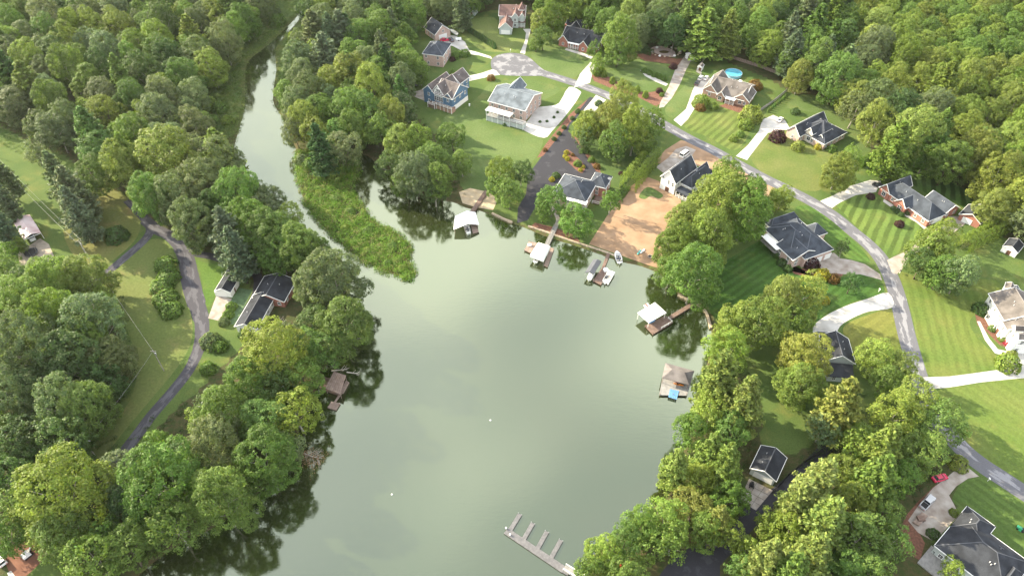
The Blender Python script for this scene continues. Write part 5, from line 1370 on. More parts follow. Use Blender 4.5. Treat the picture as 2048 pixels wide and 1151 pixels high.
M_LEAF = leaf_mat('leaves', 0.42); M_NEEDLE = leaf_mat('needles', 0.3, 0.15)
M_BARK = mat('bark', (0.12, 0.095, 0.07), 0.95, 0.3, 3.0, 0.4)
M_BARKP = mat('pale_bark', (0.34, 0.31, 0.27), 0.95, 0.2, 2.0, 0.3)

def unit(n, rng):
    v = rng.normal(size=(n, 3)); return v / np.linalg.norm(v, axis=1)[:, None]
def leaf_quads(C, Nn, size, rng, aspect=0.62):
    """one rhombic leaf spray at every centre C facing Nn"""
    n = len(C); t = unit(n, rng)
    u = np.cross(Nn, t); u /= np.linalg.norm(u, axis=1)[:, None] + 1e-9
    w = np.cross(Nn, u)
    s = (size * rng.uniform(0.65, 1.35, n))[:, None]
    fold = Nn * s * 0.12
    V = np.stack([C - u * s * .5, C - w * s * .5 * aspect + fold, C + u * s * .5, C + w * s * .5 * aspect + fold], 1).reshape(-1, 3)
    Q = np.arange(4 * n).reshape(n, 4)
    return V, Q
def tint_cols(n, base, rng, j=0.12):
    k = base * (1 + rng.normal(size=n) * j)
    c = np.stack([k * (1 + rng.normal(size=n) * .06), k, k * (1 + rng.normal(size=n) * .10), np.ones(n)], 1)
    return np.repeat(np.clip(c, 0.3, 2.2), 4, 0)

def crown(r, seed, leaf=0.46, flat=1.0, lobes=None, dens=1.0, gap=0.0):
    """broadleaf crown: big lobes > small boughs > leaf sprays, base of crown at z=0; returns V,Q,col,height"""
    rng = np.random.default_rng(seed)
    hz = r * 1.25 * flat                              # vertical half height
    nl = lobes or int(10 + r * 2.2)
    L = []
    for i in range(nl * 3):
        d = unit(1, rng)[0]
        if d[2] < -0.72: continue
        lr = r * rng.uniform(0.26, 0.44) * (1.0 if d[2] > 0 else .9)
        rad = rng.uniform(0.72, 1.20)
        nar = 1.0 - 0.22 * max(0, d[2]) 
        c = np.array([d[0] * (r - lr * .9) * rad * nar, d[1] * (r - lr * .9) * rad * nar, hz + d[2] * (hz - lr * .8) * rad])
        if all(np.linalg.norm(c - q[0]) > 0.55 * min(lr, q[1]) + 0.25 * r * .5 for q in L): L.append((c, lr))
        if len(L) >= nl: break
    L.append((np.array([0, 0, hz]), r * 0.5))
    C = np.array([q[0] for q in L]); LR = np.array([q[1] for q in L])
    pts, nrm, tn = [], [], []
    for k, (c, lr) in enumerate(L[:-1]):
        ltone = rng.uniform(0.84, 1.16)
        nb = int(4 * math.pi * lr * lr * 0.62 * dens) + 6
        d = unit(nb, rng); p = c + d * lr
        dist = np.linalg.norm(p[:, None] - C[None], axis=2) - LR[None] * 0.86
        dist[:, k] = 1
        ok = (dist > 0).all(1) & (d[:, 2] > -0.85)
        if gap: ok &= rng.uniform(size=nb) > gap
        for q, dd in zip(p[ok], d[ok]):
            br = rng.uniform(0.62, 1.10) * (0.6 + 0.07 * r)
            m = int(17 * (br / 0.85) ** 2 * (0.46 / leaf) ** 2 * 0.95) + 4
            e = unit(m, rng) + dd * 0.75 + np.array([0, 0, 0.25]); e /= np.linalg.norm(e, axis=1)[:, None]
            pts.append(q + e * br * rng.uniform(0.55, 1.08, m)[:, None])
            nn = e * 0.85 + unit(m, rng) * 0.55 + np.array([0, 0, 0.30]); nrm.append(nn / np.linalg.norm(nn, axis=1)[:, None])
            tn.append(np.full(m, ltone * rng.uniform(0.82, 1.18)))
    P = np.concatenate(pts); Nn = np.concatenate(nrm); T = np.concatenate(tn)
    V, Q = leaf_quads(P, Nn, leaf, rng)
    return V, Q, tint_cols(len(P), T, rng), 2 * hz

def trunk_mesh(name, htrunk, r, hcrown, seed, m):
    rng = random.Random(seed); b = MB()
    r0 = 0.10 + 0.030 * r; top = htrunk + hcrown * 0.55
    pts = [(0, 0, -0.3)]; x = y = 0
    for k in range(1, 6):
        x += rng.uniform(-.06, .06) * r * .5; y += rng.uniform(-.06, .06) * r * .5; pts.append((x, y, top * k / 5))
    n = 7; rings = []
    for k, p in enumerate(pts):
        rr = r0 * (1.35 if k == 0 else (1 - 0.16 * k)); rings.append([(p[0] + rr * math.cos(2 * math.pi * j / n), p[1] + rr * math.sin(2 * math.pi * j / n), p[2]) for j in range(n)])
    b.rings(rings)
    for k in range(7):
        a = rng.uniform(0, 6.28); i = rng.randint(2, 4); p = Vector(pts[i])
        q = p + Vector((math.cos(a) * r * .62, math.sin(a) * r * .62, hcrown * rng.uniform(.15, .38)))
        b.tube(p, q, r0 * .42, r0 * .12, 5)
    return b.mesh(name, m, True)

PROTO = {}
def broadleaf(size, var):
    """prototype meshes (crown, trunk), unit scale, for radius class size"""
    key = (size, var)
    if key not in PROTO:
        fl = [1.0, 1.18, 0.88, 1.05, 1.3, 0.95][var % 6]
        V, Q, col, hc = crown(size, 100 + var * 17 + int(size * 10), 0.46 if size > 4 else (0.40 if size > 2.5 else 0.3), fl, gap=[0, .16, .04, .26, .08, .18][var % 6])
        ht = size * 0.22
        V = V + np.array([0, 0, ht])
        me = np_mesh('crown', V, Q, col); me.materials.append(M_LEAF)
        tr = trunk_mesh('trunk', ht, size, hc, var + 5, M_BARKP if var % 3 == 0 else M_BARK)
        PROTO[key] = (me, tr, size, ht + hc, ht + hc * .5)
    return PROTO[key]

def conifer(var):
    """open feathery pine about 20 m high; whorls of upswept boughs with needle sprays"""
    key = ('p', var)
    if key in PROTO: return PROTO[key]
    rng = np.random.default_rng(900 + var)
    Hh, r = 20.0, 4.6; P, Nn, T = [], [], []
    tb = MB(); n = 7
    tb.rings([[(rr * math.cos(2*math.pi*j/n), rr * math.sin(2*math.pi*j/n), z) for j in range(n)] for z, rr in ((-.3,.36),(6,.27),(13,.16),(19.6,.03))])
    z = 1.6 + var * .8
    while z < Hh - 0.3:
        f = (Hh - z) / (Hh - 1.6); br = r * min(1, f ** 0.62 * 1.12) * rng.uniform(.85, 1.12)
        nb = 7 if f > .3 else 5
        a0 = rng.uniform(0, 6.28)
        for k in range(nb):
            a = a0 + k * 6.283 / nb + rng.normal() * .2; L = max(.5, br * rng.uniform(.7, 1.15))
            rise = (0.28 + 0.5 * (1 - f)) * L
            tone = rng.uniform(.8, 1.2)
            base = np.array([0, 0, z]); tip = np.array([math.cos(a) * L, math.sin(a) * L, z + rise * .45])
            tb.tube(tuple(base), tuple(tip), 0.07, 0.02, 4, False)
            side = np.array([-math.sin(a), math.cos(a), 0])
            m = int(52 * L / 3) + 14
            t = rng.uniform(.22, 1.03, m); w = rng.normal(size=m) * (.16 * L) * (1.15 - t * .55)
            p = base + (tip - base) * t[:, None] + side * w[:, None] + np.stack([np.zeros(m), np.zeros(m), np.abs(rng.normal(size=m)) * .22 - np.abs(w) * .15], 1)
            P.append(p); nn = unit(m, rng) * .7 + np.array([0, 0, .8]); Nn.append(nn / np.linalg.norm(nn, axis=1)[:, None]); T.append(np.full(m, tone))
        z += rng.uniform(.75, 1.15) * (0.65 + .5 * f)
    P = np.concatenate(P); Nn = np.concatenate(Nn); T = np.concatenate(T)
    V, Q = leaf_quads(P, Nn, 0.80, rng, 0.46)
    me = np_mesh('crown', V, Q, tint_cols(len(P), T, rng)); me.materials.append(M_NEEDLE)
    PROTO[key] = (me, tb.mesh('trunk', M_BARK, True), 4.6, Hh, 12.5)
    return PROTO[key]
def bush(var, leaf=0.20):
    """rounded shrub of 1 m radius, sitting on the ground"""
    key = ('b', var)
    if key in PROTO: return PROTO[key]
    rng = np.random.default_rng(300 + var); n = 900
    d = unit(n * 2, rng); d = d[d[:, 2] > -0.15][:n]
    lump = 1 + 0.13 * np.sin(d[:, 0] * 5 + var) * np.cos(d[:, 1] * 6 + var * 2) + rng.normal(size=len(d)) * .06
    P = d * lump[:, None] * np.array([1, 1, .95]); P[:, 2] = np.maximum(P[:, 2], 0.03) + 0.08
    nn = d * .9 + unit(len(d), rng) * .5; nn /= np.linalg.norm(nn, axis=1)[:, None]
    V, Q = leaf_quads(P, nn, leaf, rng, .7)
    me = np_mesh('foliage', V, Q, tint_cols(len(P), np.clip(lump, .6, 1.3), rng)); me.materials.append(M_LEAF)
    st = MB()
    for k in range(5):
        a = k * 1.256; st.tube((0, 0, -.05), (math.cos(a) * .5, math.sin(a) * .5, .65), .05, .02, 5)
    PROTO[key] = (me, st.mesh('stem', M_BARK), 1.0, 1.0, 0.5)
    return PROTO[key]
def cypress(var):
    key = ('c', var)
    if key in PROTO: return PROTO[key]
    rng = np.random.default_rng(500 + var); n = 1300
    z = rng.uniform(0, 1, n) ** 1.15; a = rng.uniform(0, 6.283, n)
    rr = 0.30 * (1 - z) ** .62 * (1 + .12 * np.sin(a * 5 + z * 9)) * rng.uniform(.82, 1.05, n)
    P = np.stack([rr * np.cos(a), rr * np.sin(a), z * .98 + .02], 1)
    d = np.stack([np.cos(a), np.sin(a), np.full(n, .6)], 1) + unit(n, rng) * .4; d /= np.linalg.norm(d, axis=1)[:, None]
    V, Q = leaf_quads(P, d, .085, rng, .6)
    me = np_mesh('foliage', V, Q, tint_cols(n, rng.uniform(.8, 1.2, n), rng)); me.materials.append(M_NEEDLE)
    st = MB(); st.tube((0, 0, -.02), (0, 0, .5), .03, .015, 6)
    PROTO[key] = (me, st.mesh('trunk', M_BARK), .3, 1.0, .5)
    return PROTO[key]

HUE = [(0.126, 0.172, 0.074), (0.114, 0.190, 0.040), (0.162, 0.226, 0.042), (0.198, 0.242, 0.054), (0.072, 0.128, 0.038)]
HUEW = ['grey-green', 'mid-green', 'yellow-green', 'golden-green', 'dark-green']
TREES = []       # (x, y, r) of everything planted, for spacing
PLACED = []      # (object, kind, hue, px, py, r)
def add_pair(name, me1, n1, me2, n2, loc, rz, sc, color, tilt=(0, 0)):
    root = obj(name, None, None, loc); root.empty_display_size = 0.5
    root.rotation_euler = (tilt[0], tilt[1], rz); root.scale = sc
    c = obj(n1, me1, root); c.color = (*color, 1)
    obj(n2, me2, root)
    return root
def plant(cx, cy, rpx, kind='d', hue=1, hgt=None, fill=False, jit=True):
    """tree whose crown shows as a disc of rpx pixels centred on (cx, cy)"""
    zc = 10.0
    for _ in range(4):
        rm = rpx / px_per_m(cx, cy, zc) * (.9 if kind == 'd' else 1)
        if kind == 'd':
            q = 2.35 + 0.25 * math.sin(cx * 1.7 + cy); Ht = min(25.0, hgt or (q * rm + 2.0)); zc = Ht * 0.60
        elif kind == 'p': Ht = min(26.0, hgt or (3.6 * rm + 4)); zc = Ht * 0.60
        else: Ht = hgt or rm; zc = Ht * .5
    g = G(cx, cy, zc)
    P = np.array([[g.x, g.y]])
    var = random.randint(0, 5)
    col = HUE[hue]; k = random.uniform(.86, 1.16) if jit else 1
    col = (col[0] * k * random.uniform(.9, 1.12), col[1] * k, col[2] * k * random.uniform(.85, 1.15))
    if kind == 'p': col = (col[0] * 1.0, col[1] * 1.02, col[2] * 1.2)
    if kind == 'd':
        cls = 3.2 if rm < 4.2 else (5.2 if rm < 6.4 else 7.6)
        if cls > 4: var %= 5
        if cls == 7.6: var %= 4
        me, tr, pr, ph, pc = broadleaf(cls, var)
        z0 = 0.0
        root = add_pair('broadleaf_tree', me, 'crown', tr, 'trunk', (g.x, g.y, z0), random.uniform(0, 6.28), (rm / pr * random.uniform(.88, 1.12), rm / pr * random.uniform(.88, 1.12), Ht / ph * random.uniform(.94, 1.06)), col, (random.gauss(0, .04), random.gauss(0, .04)))
    elif kind == 'p':
        me, tr, pr, ph, pc = conifer(random.randint(0, 2))
        root = add_pair('pine_tree', me, 'crown', tr, 'trunk', (g.x, g.y, 0), random.uniform(0, 6.28), (rm / pr, rm / pr, Ht / ph), col)
    else:
        me, tr, pr, ph, pc = bush(random.randint(0, 3))
        root = add_pair('shrub', me, 'foliage', tr, 'stem', (g.x, g.y, 0), random.uniform(0, 6.28), (rm, rm, Ht), col)
    TREES.append((g.x, g.y, rm)); PLACED.append((root, kind, hue, cx, cy, rpx, fill))
    return root

# ---- trees that stand out in the photograph: crown centre x, y, radius (pixels), kind, tone
T = '''115 985 92 d 2|185 1112 58 d 1|255 1095 50 d 1|330 955 84 d 1|440 1000 68 d 1|525 915 70 d 1|425 885 66 d 0|455 822 62 d 1|530 838 58 d 1|592 822 50 d 2
350 1052 56 d 1|570 890 40 d 0|548 705 74 d 2|604 748 46 d 1|500 760 50 d 1|545 780 48 d 4|60 1010 55 d 1|20 960 48 d 4|255 1010 45 d 4
105 560 60 d 2|172 555 56 d 3|40 598 58 d 2|112 640 62 d 2|185 650 66 d 0|220 712 50 d 0|55 700 66 d 0|145 725 66 d 4|30 790 60 d 0|115 806 60 d 0|175 815 54 d 1|65 868 52 d 4|135 870 50 d 4|203 772 44 d 4|12 880 48 d 4|175 690 50 d 1|75 770 50 d 4|15 1070 40 d 1|130 1060 60 d 1
4 395 26 p 0|-4 442 26 p 0|8 352 24 p 0|6 545 32 d 1|8 505 24 d 1|40 492 13 d 2
142 380 40 p 0|112 345 30 p 0|150 420 34 p 0|70 305 22 d 0|185 345 38 d 1|200 300 42 d 1
250 330 46 d 3|330 318 72 d 3|300 390 46 d 1|355 392 50 d 0|402 372 56 d 0|440 335 54 d 0|475 395 52 d 1|385 445 48 d 0|452 462 42 p 0|505 452 56 d 1|548 470 54 d 1|595 498 50 d 1|425 420 44 d 4|470 500 36 p 0|560 505 44 d 1|522 490 40 d 1|620 505 40 d 1
668 558 66 d 0|682 648 66 d 1|632 640 42 d 4|622 575 48 d 0|658 688 44 d 1|612 690 40 d 1
1440 395 62 d 2|1492 418 54 d 1|1425 470 54 d 2|1348 488 42 d 2|1388 545 56 d 1|1455 355 40 d 2|1382 440 44 d 2|1342 535 34 d 1|1410 510 40 d 2|1500 380 36 d 1|1360 440 30 d 3
1565 392 26 d 2|1105 396 32 d 1|1153 438 36 d 1|1221 402 21 d 1|1086 420 22 d 1
1000 343 30 d 2|1042 345 25 d 4|1020 388 29 d 1|990 372 22 d 1
905 268 28 d 1|924 325 25 d 1|800 285 38 d 3|838 284 34 d 2|780 325 32 d 4|832 345 42 d 0|880 358 36 d 1|862 318 36 d 1|870 385 24 d 4|812 365 28 d 1
612 238 38 d 2|632 266 32 d 2|700 148 44 d 3|662 168 38 d 2|742 178 42 d 3|692 218 44 d 1|742 228 38 d 1|782 236 34 d 3|622 180 38 d 0|600 122 36 d 0|648 108 38 p 0|594 205 34 d 0|642 226 38 d 1|705 258 38 d 1|760 262 32 d 1|822 128 30 d 1|840 142 24 d 1|802 110 28 d 1|722 78 38 d 1|762 62 38 d 1|682 62 38 p 0|628 62 36 p 0|814 60 24 d 4|668 272 30 d 1|590 262 26 d 0
1250 208 38 d 3|1212 240 38 d 3|1268 258 42 d 2|1176 250 30 d 2|1302 246 28 d 2|1232 282 32 d 1|1290 278 28 d 1|1170 275 20 d 4
1082 40 26 d 3|1086 70 22 d 1|1104 40 28 d 2|1190 96 15 d 1|1242 78 38 d 2|1236 102 26 d 1|1262 32 34 d 3|1196 128 16 d 2|1072 86 13 d 1
1412 58 42 p 2|1380 40 32 p 1|1350 62 30 d 4|1602 148 32 d 3|1640 122 42 d 1|1678 152 42 d 1|1760 200 44 d 0|1752 245 40 d 3|1712 215 32 d 0|1832 268 50 d 3|1790 290 38 p 2|1860 300 40 d 1|1802 225 38 d 4|1900 320 44 d 1|1960 300 48 d 3|2000 355 50 d 3|1930 260 40 d 2|2030 280 44 d 3|1985 230 40 d 2|1990 410 40 d 3|2035 400 40 d 3
1678 338 38 d 3|1700 322 28 d 2|1882 476 42 d 3|1846 524 34 d 4|1922 546 42 d 0|1888 540 42 d 1|1860 492 36 d 2|1687 496 15 d 4|1705 564 19 d 4
1560 598 46 d 3|1602 590 42 d 3|1522 645 56 d 2|1468 642 44 d 2|1582 640 42 d 1|1610 712 58 d 3|1606 762 50 d 2|1452 698 42 d 2|1440 752 46 p 3|1492 800 44 p 3|1424 820 46 d 2|1466 852 42 d 1|1384 862 36 d 1|1422 900 34 p 2|1352 930 32 p 3|1402 958 42 d 2|1452 925 38 p 2|1458 1000 40 d 1|1388 1012 44 d 3|1330 1042 48 d 2|1284 1050 40 d 1|1412 1058 42 d 1|1250 1076 40 d 1|1210 1104 42 d 2|1184 1132 34 d 1|1346 1085 38 d 1|1300 1092 36 d 1
1682 806 50 p 3|1648 852 36 d 0|1752 708 42 d 3|1802 728 34 d 3|1768 758 32 d 1|1836 796 46 d 3|1876 848 50 d 1|1792 826 46 d 2|1722 886 46 d 2|1766 890 42 p 2|1842 900 46 d 1|1692 940 42 d 2|1640 962 46 p 3|1600 1000 44 p 3|1752 955 46 p 2|1806 956 40 d 1|1702 1010 46 d 2|1770 1022 42 d 1|1652 1042 52 p 2|1584 1064 44 d 2|1724 1080 54 d 1|1622 1110 50 p 3|1534 1116 44 p 3|1784 1080 36 d 1|1692 1144 48 d 1|1540 1050 34 d 2|1580 1145 46 p 2|1490 1140 36 d 1|1452 1064 34 d 2|1498 1098 32 d 2|1436 1040 30 p 3
1902 1142 28 d 2|1540 1200 50 d 2|1640 1200 50 d 2|1250 1150 40 d 1|1745 1150 44 d 1'''
HAND = []
for row in T.replace('\n', '|').split('|'):
    a = row.split(); HAND.append((float(a[0]), float(a[1]), float(a[2]), a[3], int(a[4])))
for t in HAND: plant(*t)

# ---- woods: fill the rest, bigger crowns first, kept clear of what stands already
FILL = []
def wood(poly, rlo, rhi, tries, pine=0.12, hues=(0, 0, 1, 1, 4, 2), sp=0.66):
    q = np.array(poly, float); lo, hi = q.min(0), q.max(0); n = 0
    for i in range(tries):
        p = (random.uniform(lo[0], hi[0]), random.uniform(lo[1], hi[1]))
        if not in_poly(np.array([p]), poly)[0]: continue
        rm = rlo + (rhi - rlo) * max(random.random() ** 1.4, 1 - i / (tries * .5))
        s = px_per_m(p[0], p[1], 10.0); g = G(p[0], p[1], (2.35 * rm + 2) * .6)
        if any((g.x - t[0]) ** 2 + (g.y - t[1]) ** 2 < (sp * (rm + t[2])) ** 2 for t in TREES): continue
        if shore_dist(np.array([[g.x, g.y]]))[0] < rm * .5: continue
        TREES.append((g.x, g.y, rm)); n += 1
        FILL.append((p[0], p[1], rm * s, 'p' if random.random() < pine else 'd', random.choice(hues)))
    return n
WN = {}
WN['left'] = wood([(-260,-150),(545,-150),(525,30),(500,80),(470,120),(410,150),(400,200),(420,260),(450,300),(470,340),(520,380),(560,420),(600,450),(560,470),(470,470),(400,440),(300,400),(240,340),(190,320),(120,275),(60,245),(-40,205),(-260,120)], 4.6, 8.8, 5500, 0.1, sp=.68)
WN['left2'] = wood([(-40,560),(60,540),(180,560),(220,660),(230,760),(190,830),(150,890),(60,900),(-40,980)], 3.6, 6.0, 600, 0.0)
WN['left3'] = wood([(30,890),(200,930),(330,880),(420,810),(560,680),(640,560),(620,880),(560,930),(400,1040),(260,1120),(140,1151),(90,1100),(30,1060)], 3.2, 5.5, 900, 0.0)
WN['mid'] = wood([(655,-150),(1000,-150),(990,-35),(965,5),(920,15),(890,20),(840,25),(810,70),(780,100),(800,130),(810,190),(800,250),(740,290),(660,300),(600,290),(565,200),(575,110),(610,50)], 3.8, 7.2, 1800, 0.2)
WN['far'] = wood([(1000,-150),(1700,-150),(1690,150),(1640,140),(1590,120),(1470,75),(1400,70),(1300,70),(1220,50),(1170,25),(1070,0),(1060,-25),(1000,-35)], 4.2, 7.6, 1800, 0.25, (0, 1, 1, 2, 2, 4))
WN['right'] = wood([(1660,20),(1800,60),(1900,150),(2300,180),(2400,480),(2110,450),(2020,430),(1970,360),(1900,340),(1800,300),(1730,255),(1700,190)], 4.8, 8.6, 1800, 0.05, (1, 2, 2, 3, 3, 0))
WN['young'] = wood([(1680,-150),(2400,-150),(2400,200),(1960,170),(1850,110),(1760,50),(1690,30)], 4.4, 6.6, 2500, 0.0, (1, 2, 2, 3, 1))
# the ones that show largest are trees of their own, the rest of the wood is one mass
nd = sum(1 for t in HAND if t[3] == 'd'); npn = sum(1 for t in HAND if t[3] == 'p')
FILL.sort(key=lambda t: -t[2])
MASS = []
for t in FILL:
    if t[0] < -20 or t[0] > 2068 or t[1] < -5: MASS.append(t); continue
    if t[3] == 'd' and nd < 296: plant(*t, fill=True); nd += 1
    elif t[3] == 'p' and npn < 120: plant(*t, fill=True); npn += 1
    else: MASS.append(t)
def wood_mass(items):
    """the uncountable remainder of the woods: one object, tree shapes instanced on points"""
    coll = bpy.data.collections.new('tree_shapes'); protos = []
    mw = {}
    for base in (M_LEAF, M_NEEDLE):
        m = base.copy(); m.name = base.name + '_wood'; nt = m.node_tree
        oi = [n for n in nt.nodes if n.type == 'OBJECT_INFO'][0]; at = N(nt, 'ShaderNodeAttribute', attribute_name='hue'); at.attribute_type = 'INSTANCER'
        for l in list(nt.links):
            if l.from_node == oi: nt.links.new(at.outputs['Color'], l.to_socket)
        mw[base.name] = m
    for k, (me, tr, pr, ph, pc) in enumerate([broadleaf(3.2, 0), broadleaf(3.2, 1), broadleaf(5.2, 0), broadleaf(5.2, 2), broadleaf(7.6, 1), conifer(0)]):
        mm = me.copy(); mm.materials.clear(); mm.materials.append(mw['needles' if k == 5 else 'leaves'])
        o = bpy.data.objects.new('tree_shape_%02d' % k, mm); coll.objects.link(o); protos.append((pr, ph))
    V, S, I, Rz, C = [], [], [], [], []
    for cx, cy, rpx, kind, hue in items:
        zc = 10
        for _ in range(3):
            rm = rpx / px_per_m(cx, cy, zc); Ht = min(25, 2.35 * rm + 2) if kind == 'd' else min(26, 3.6 * rm + 4); zc = Ht * .6
        g = G(cx, cy, zc); idx = 5 if kind == 'p' else (random.choice((0, 1)) if rm < 4.2 else (random.choice((2, 3)) if rm < 6.4 else 4))
        V.append((g.x, g.y, 0)); S.append((rm / protos[idx][0], rm / protos[idx][0], Ht / protos[idx][1])); I.append(idx); Rz.append((0, 0, random.uniform(0, 6.28)))
        k = random.uniform(.86, 1.16); c = HUE[hue]; C.append((c[0] * k, c[1] * k, c[2] * k, 1))
    me = bpy.data.meshes.new('woodland'); me.from_pydata(V, [], [])
    for nm, typ, data, key in (('sc', 'FLOAT_VECTOR', S, 'vector'), ('idx', 'INT', I, 'value'), ('rot', 'FLOAT_VECTOR', Rz, 'vector'), ('hue', 'FLOAT_COLOR', C, 'color')):
        a = me.attributes.new(nm, typ, 'POINT'); a.data.foreach_set(key, np.array(data).ravel())
    o = tag(obj('woodland', me), 'dense remaining woodland reaching to the top of the picture', kind='stuff')
    ng = bpy.data.node_groups.new('woodland', 'GeometryNodeTree'); ng.interface.new_socket('Geometry', in_out='INPUT', socket_type='NodeSocketGeometry'); ng.interface.new_socket('Geometry', in_out='OUTPUT', socket_type='NodeSocketGeometry')
    gi, go = ng.nodes.new('NodeGroupInput'), ng.nodes.new('NodeGroupOutput'); ci = ng.nodes.new('GeometryNodeCollectionInfo'); ci.inputs['Collection'].default_value = coll; ci.inputs['Separate Children'].default_value = True; ci.inputs['Reset Children'].default_value = True
    ip = ng.nodes.new('GeometryNodeInstanceOnPoints'); ip.inputs['Pick Instance'].default_value = True
    def attr(nm, typ): n = ng.nodes.new('GeometryNodeInputNamedAttribute'); n.data_type = typ; n.inputs['Name'].default_value = nm; return n.outputs[0]
    er = ng.nodes.new('FunctionNodeEulerToRotation')
    ng.links.new(gi.outputs[0], ip.inputs['Points']); ng.links.new(ci.outputs[0], ip.inputs['Instance']); ng.links.new(attr('idx', 'INT'), ip.inputs['Instance Index'])
    ng.links.new(attr('rot', 'FLOAT_VECTOR'), er.inputs[0]); ng.links.new(er.outputs[0], ip.inputs['Rotation']); ng.links.new(attr('sc', 'FLOAT_VECTOR'), ip.inputs['Scale']); ng.links.new(ip.outputs[0], go.inputs[0])
    md = o.modifiers.new('woodland', 'NODES'); md.node_group = ng
    return o
wood_mass(MASS)
# ---------------------------------------------------------------- shrubs, hedges, marsh, undergrowth
BUSH = []
def shrub(px, py, rpx, hue, label, group=None, h=None, colour=None):
    s = px_per_m(px, py, 1.0); rm = rpx / s; Ht = h or rm * 1.15
    g = G(px, py, Ht * .45); me, st, *_ = bush(random.randint(0, 3))
    root = add_pair('shrub', me, 'foliage', st, 'stem', (g.x, g.y, 0), random.uniform(0, 6.28), (rm, rm, Ht), colour or HUE[hue])
    return tag(root, label, 'shrub', group)
YEL = (0.30, 0.28, 0.03); PUR = (0.06, 0.025, 0.03); RUST = (0.17, 0.10, 0.03)
shrub(232, 468, 21, 4, 'large round dark shrub alone in the left meadow')
for i, (x, y, r, w) in enumerate(((330,528,22,'topmost'), (336,552,22,'second from the top'), (322,572,22,'third from the top'), (330,596,24,'second from the bottom'), (342,618,22,'lowest'))):
    shrub(x, y, r, 1, f'leafy bush in the clump beside the left lane, {w}', 'bushes of the clump beside the lane', 3.2)
for x, y, r, h, l in ((480,560,9,1,'bush behind the white garage'), (462,612,11,1,'bright bush left of the long roofed house, upper'), (456,628,11,1,'bright bush left of the long roofed house, middle'), (447,642,11,0,'grey-green bush at the corner of the slab apron'), (488,667,12,4,'dark bush at the front corner of the long roofed house'),
    (420,680,20,0,'grey-green bush at the bend of the lane'), (440,692,14,1,'yellow-green bush beside the lane bend'), (415,735,16,1,'bush below the lane bend on the left slope')): shrub(x, y, r, h, l)
for x, y, w in ((1133,304,'upper'), (1130.5,312,'left'), (1135,317,'lower')): shrub(x, y, 5.2, 3, f'yellow ball shrub in the drive island, {w} of three', 'yellow ball shrubs in the drive island', colour=YEL)
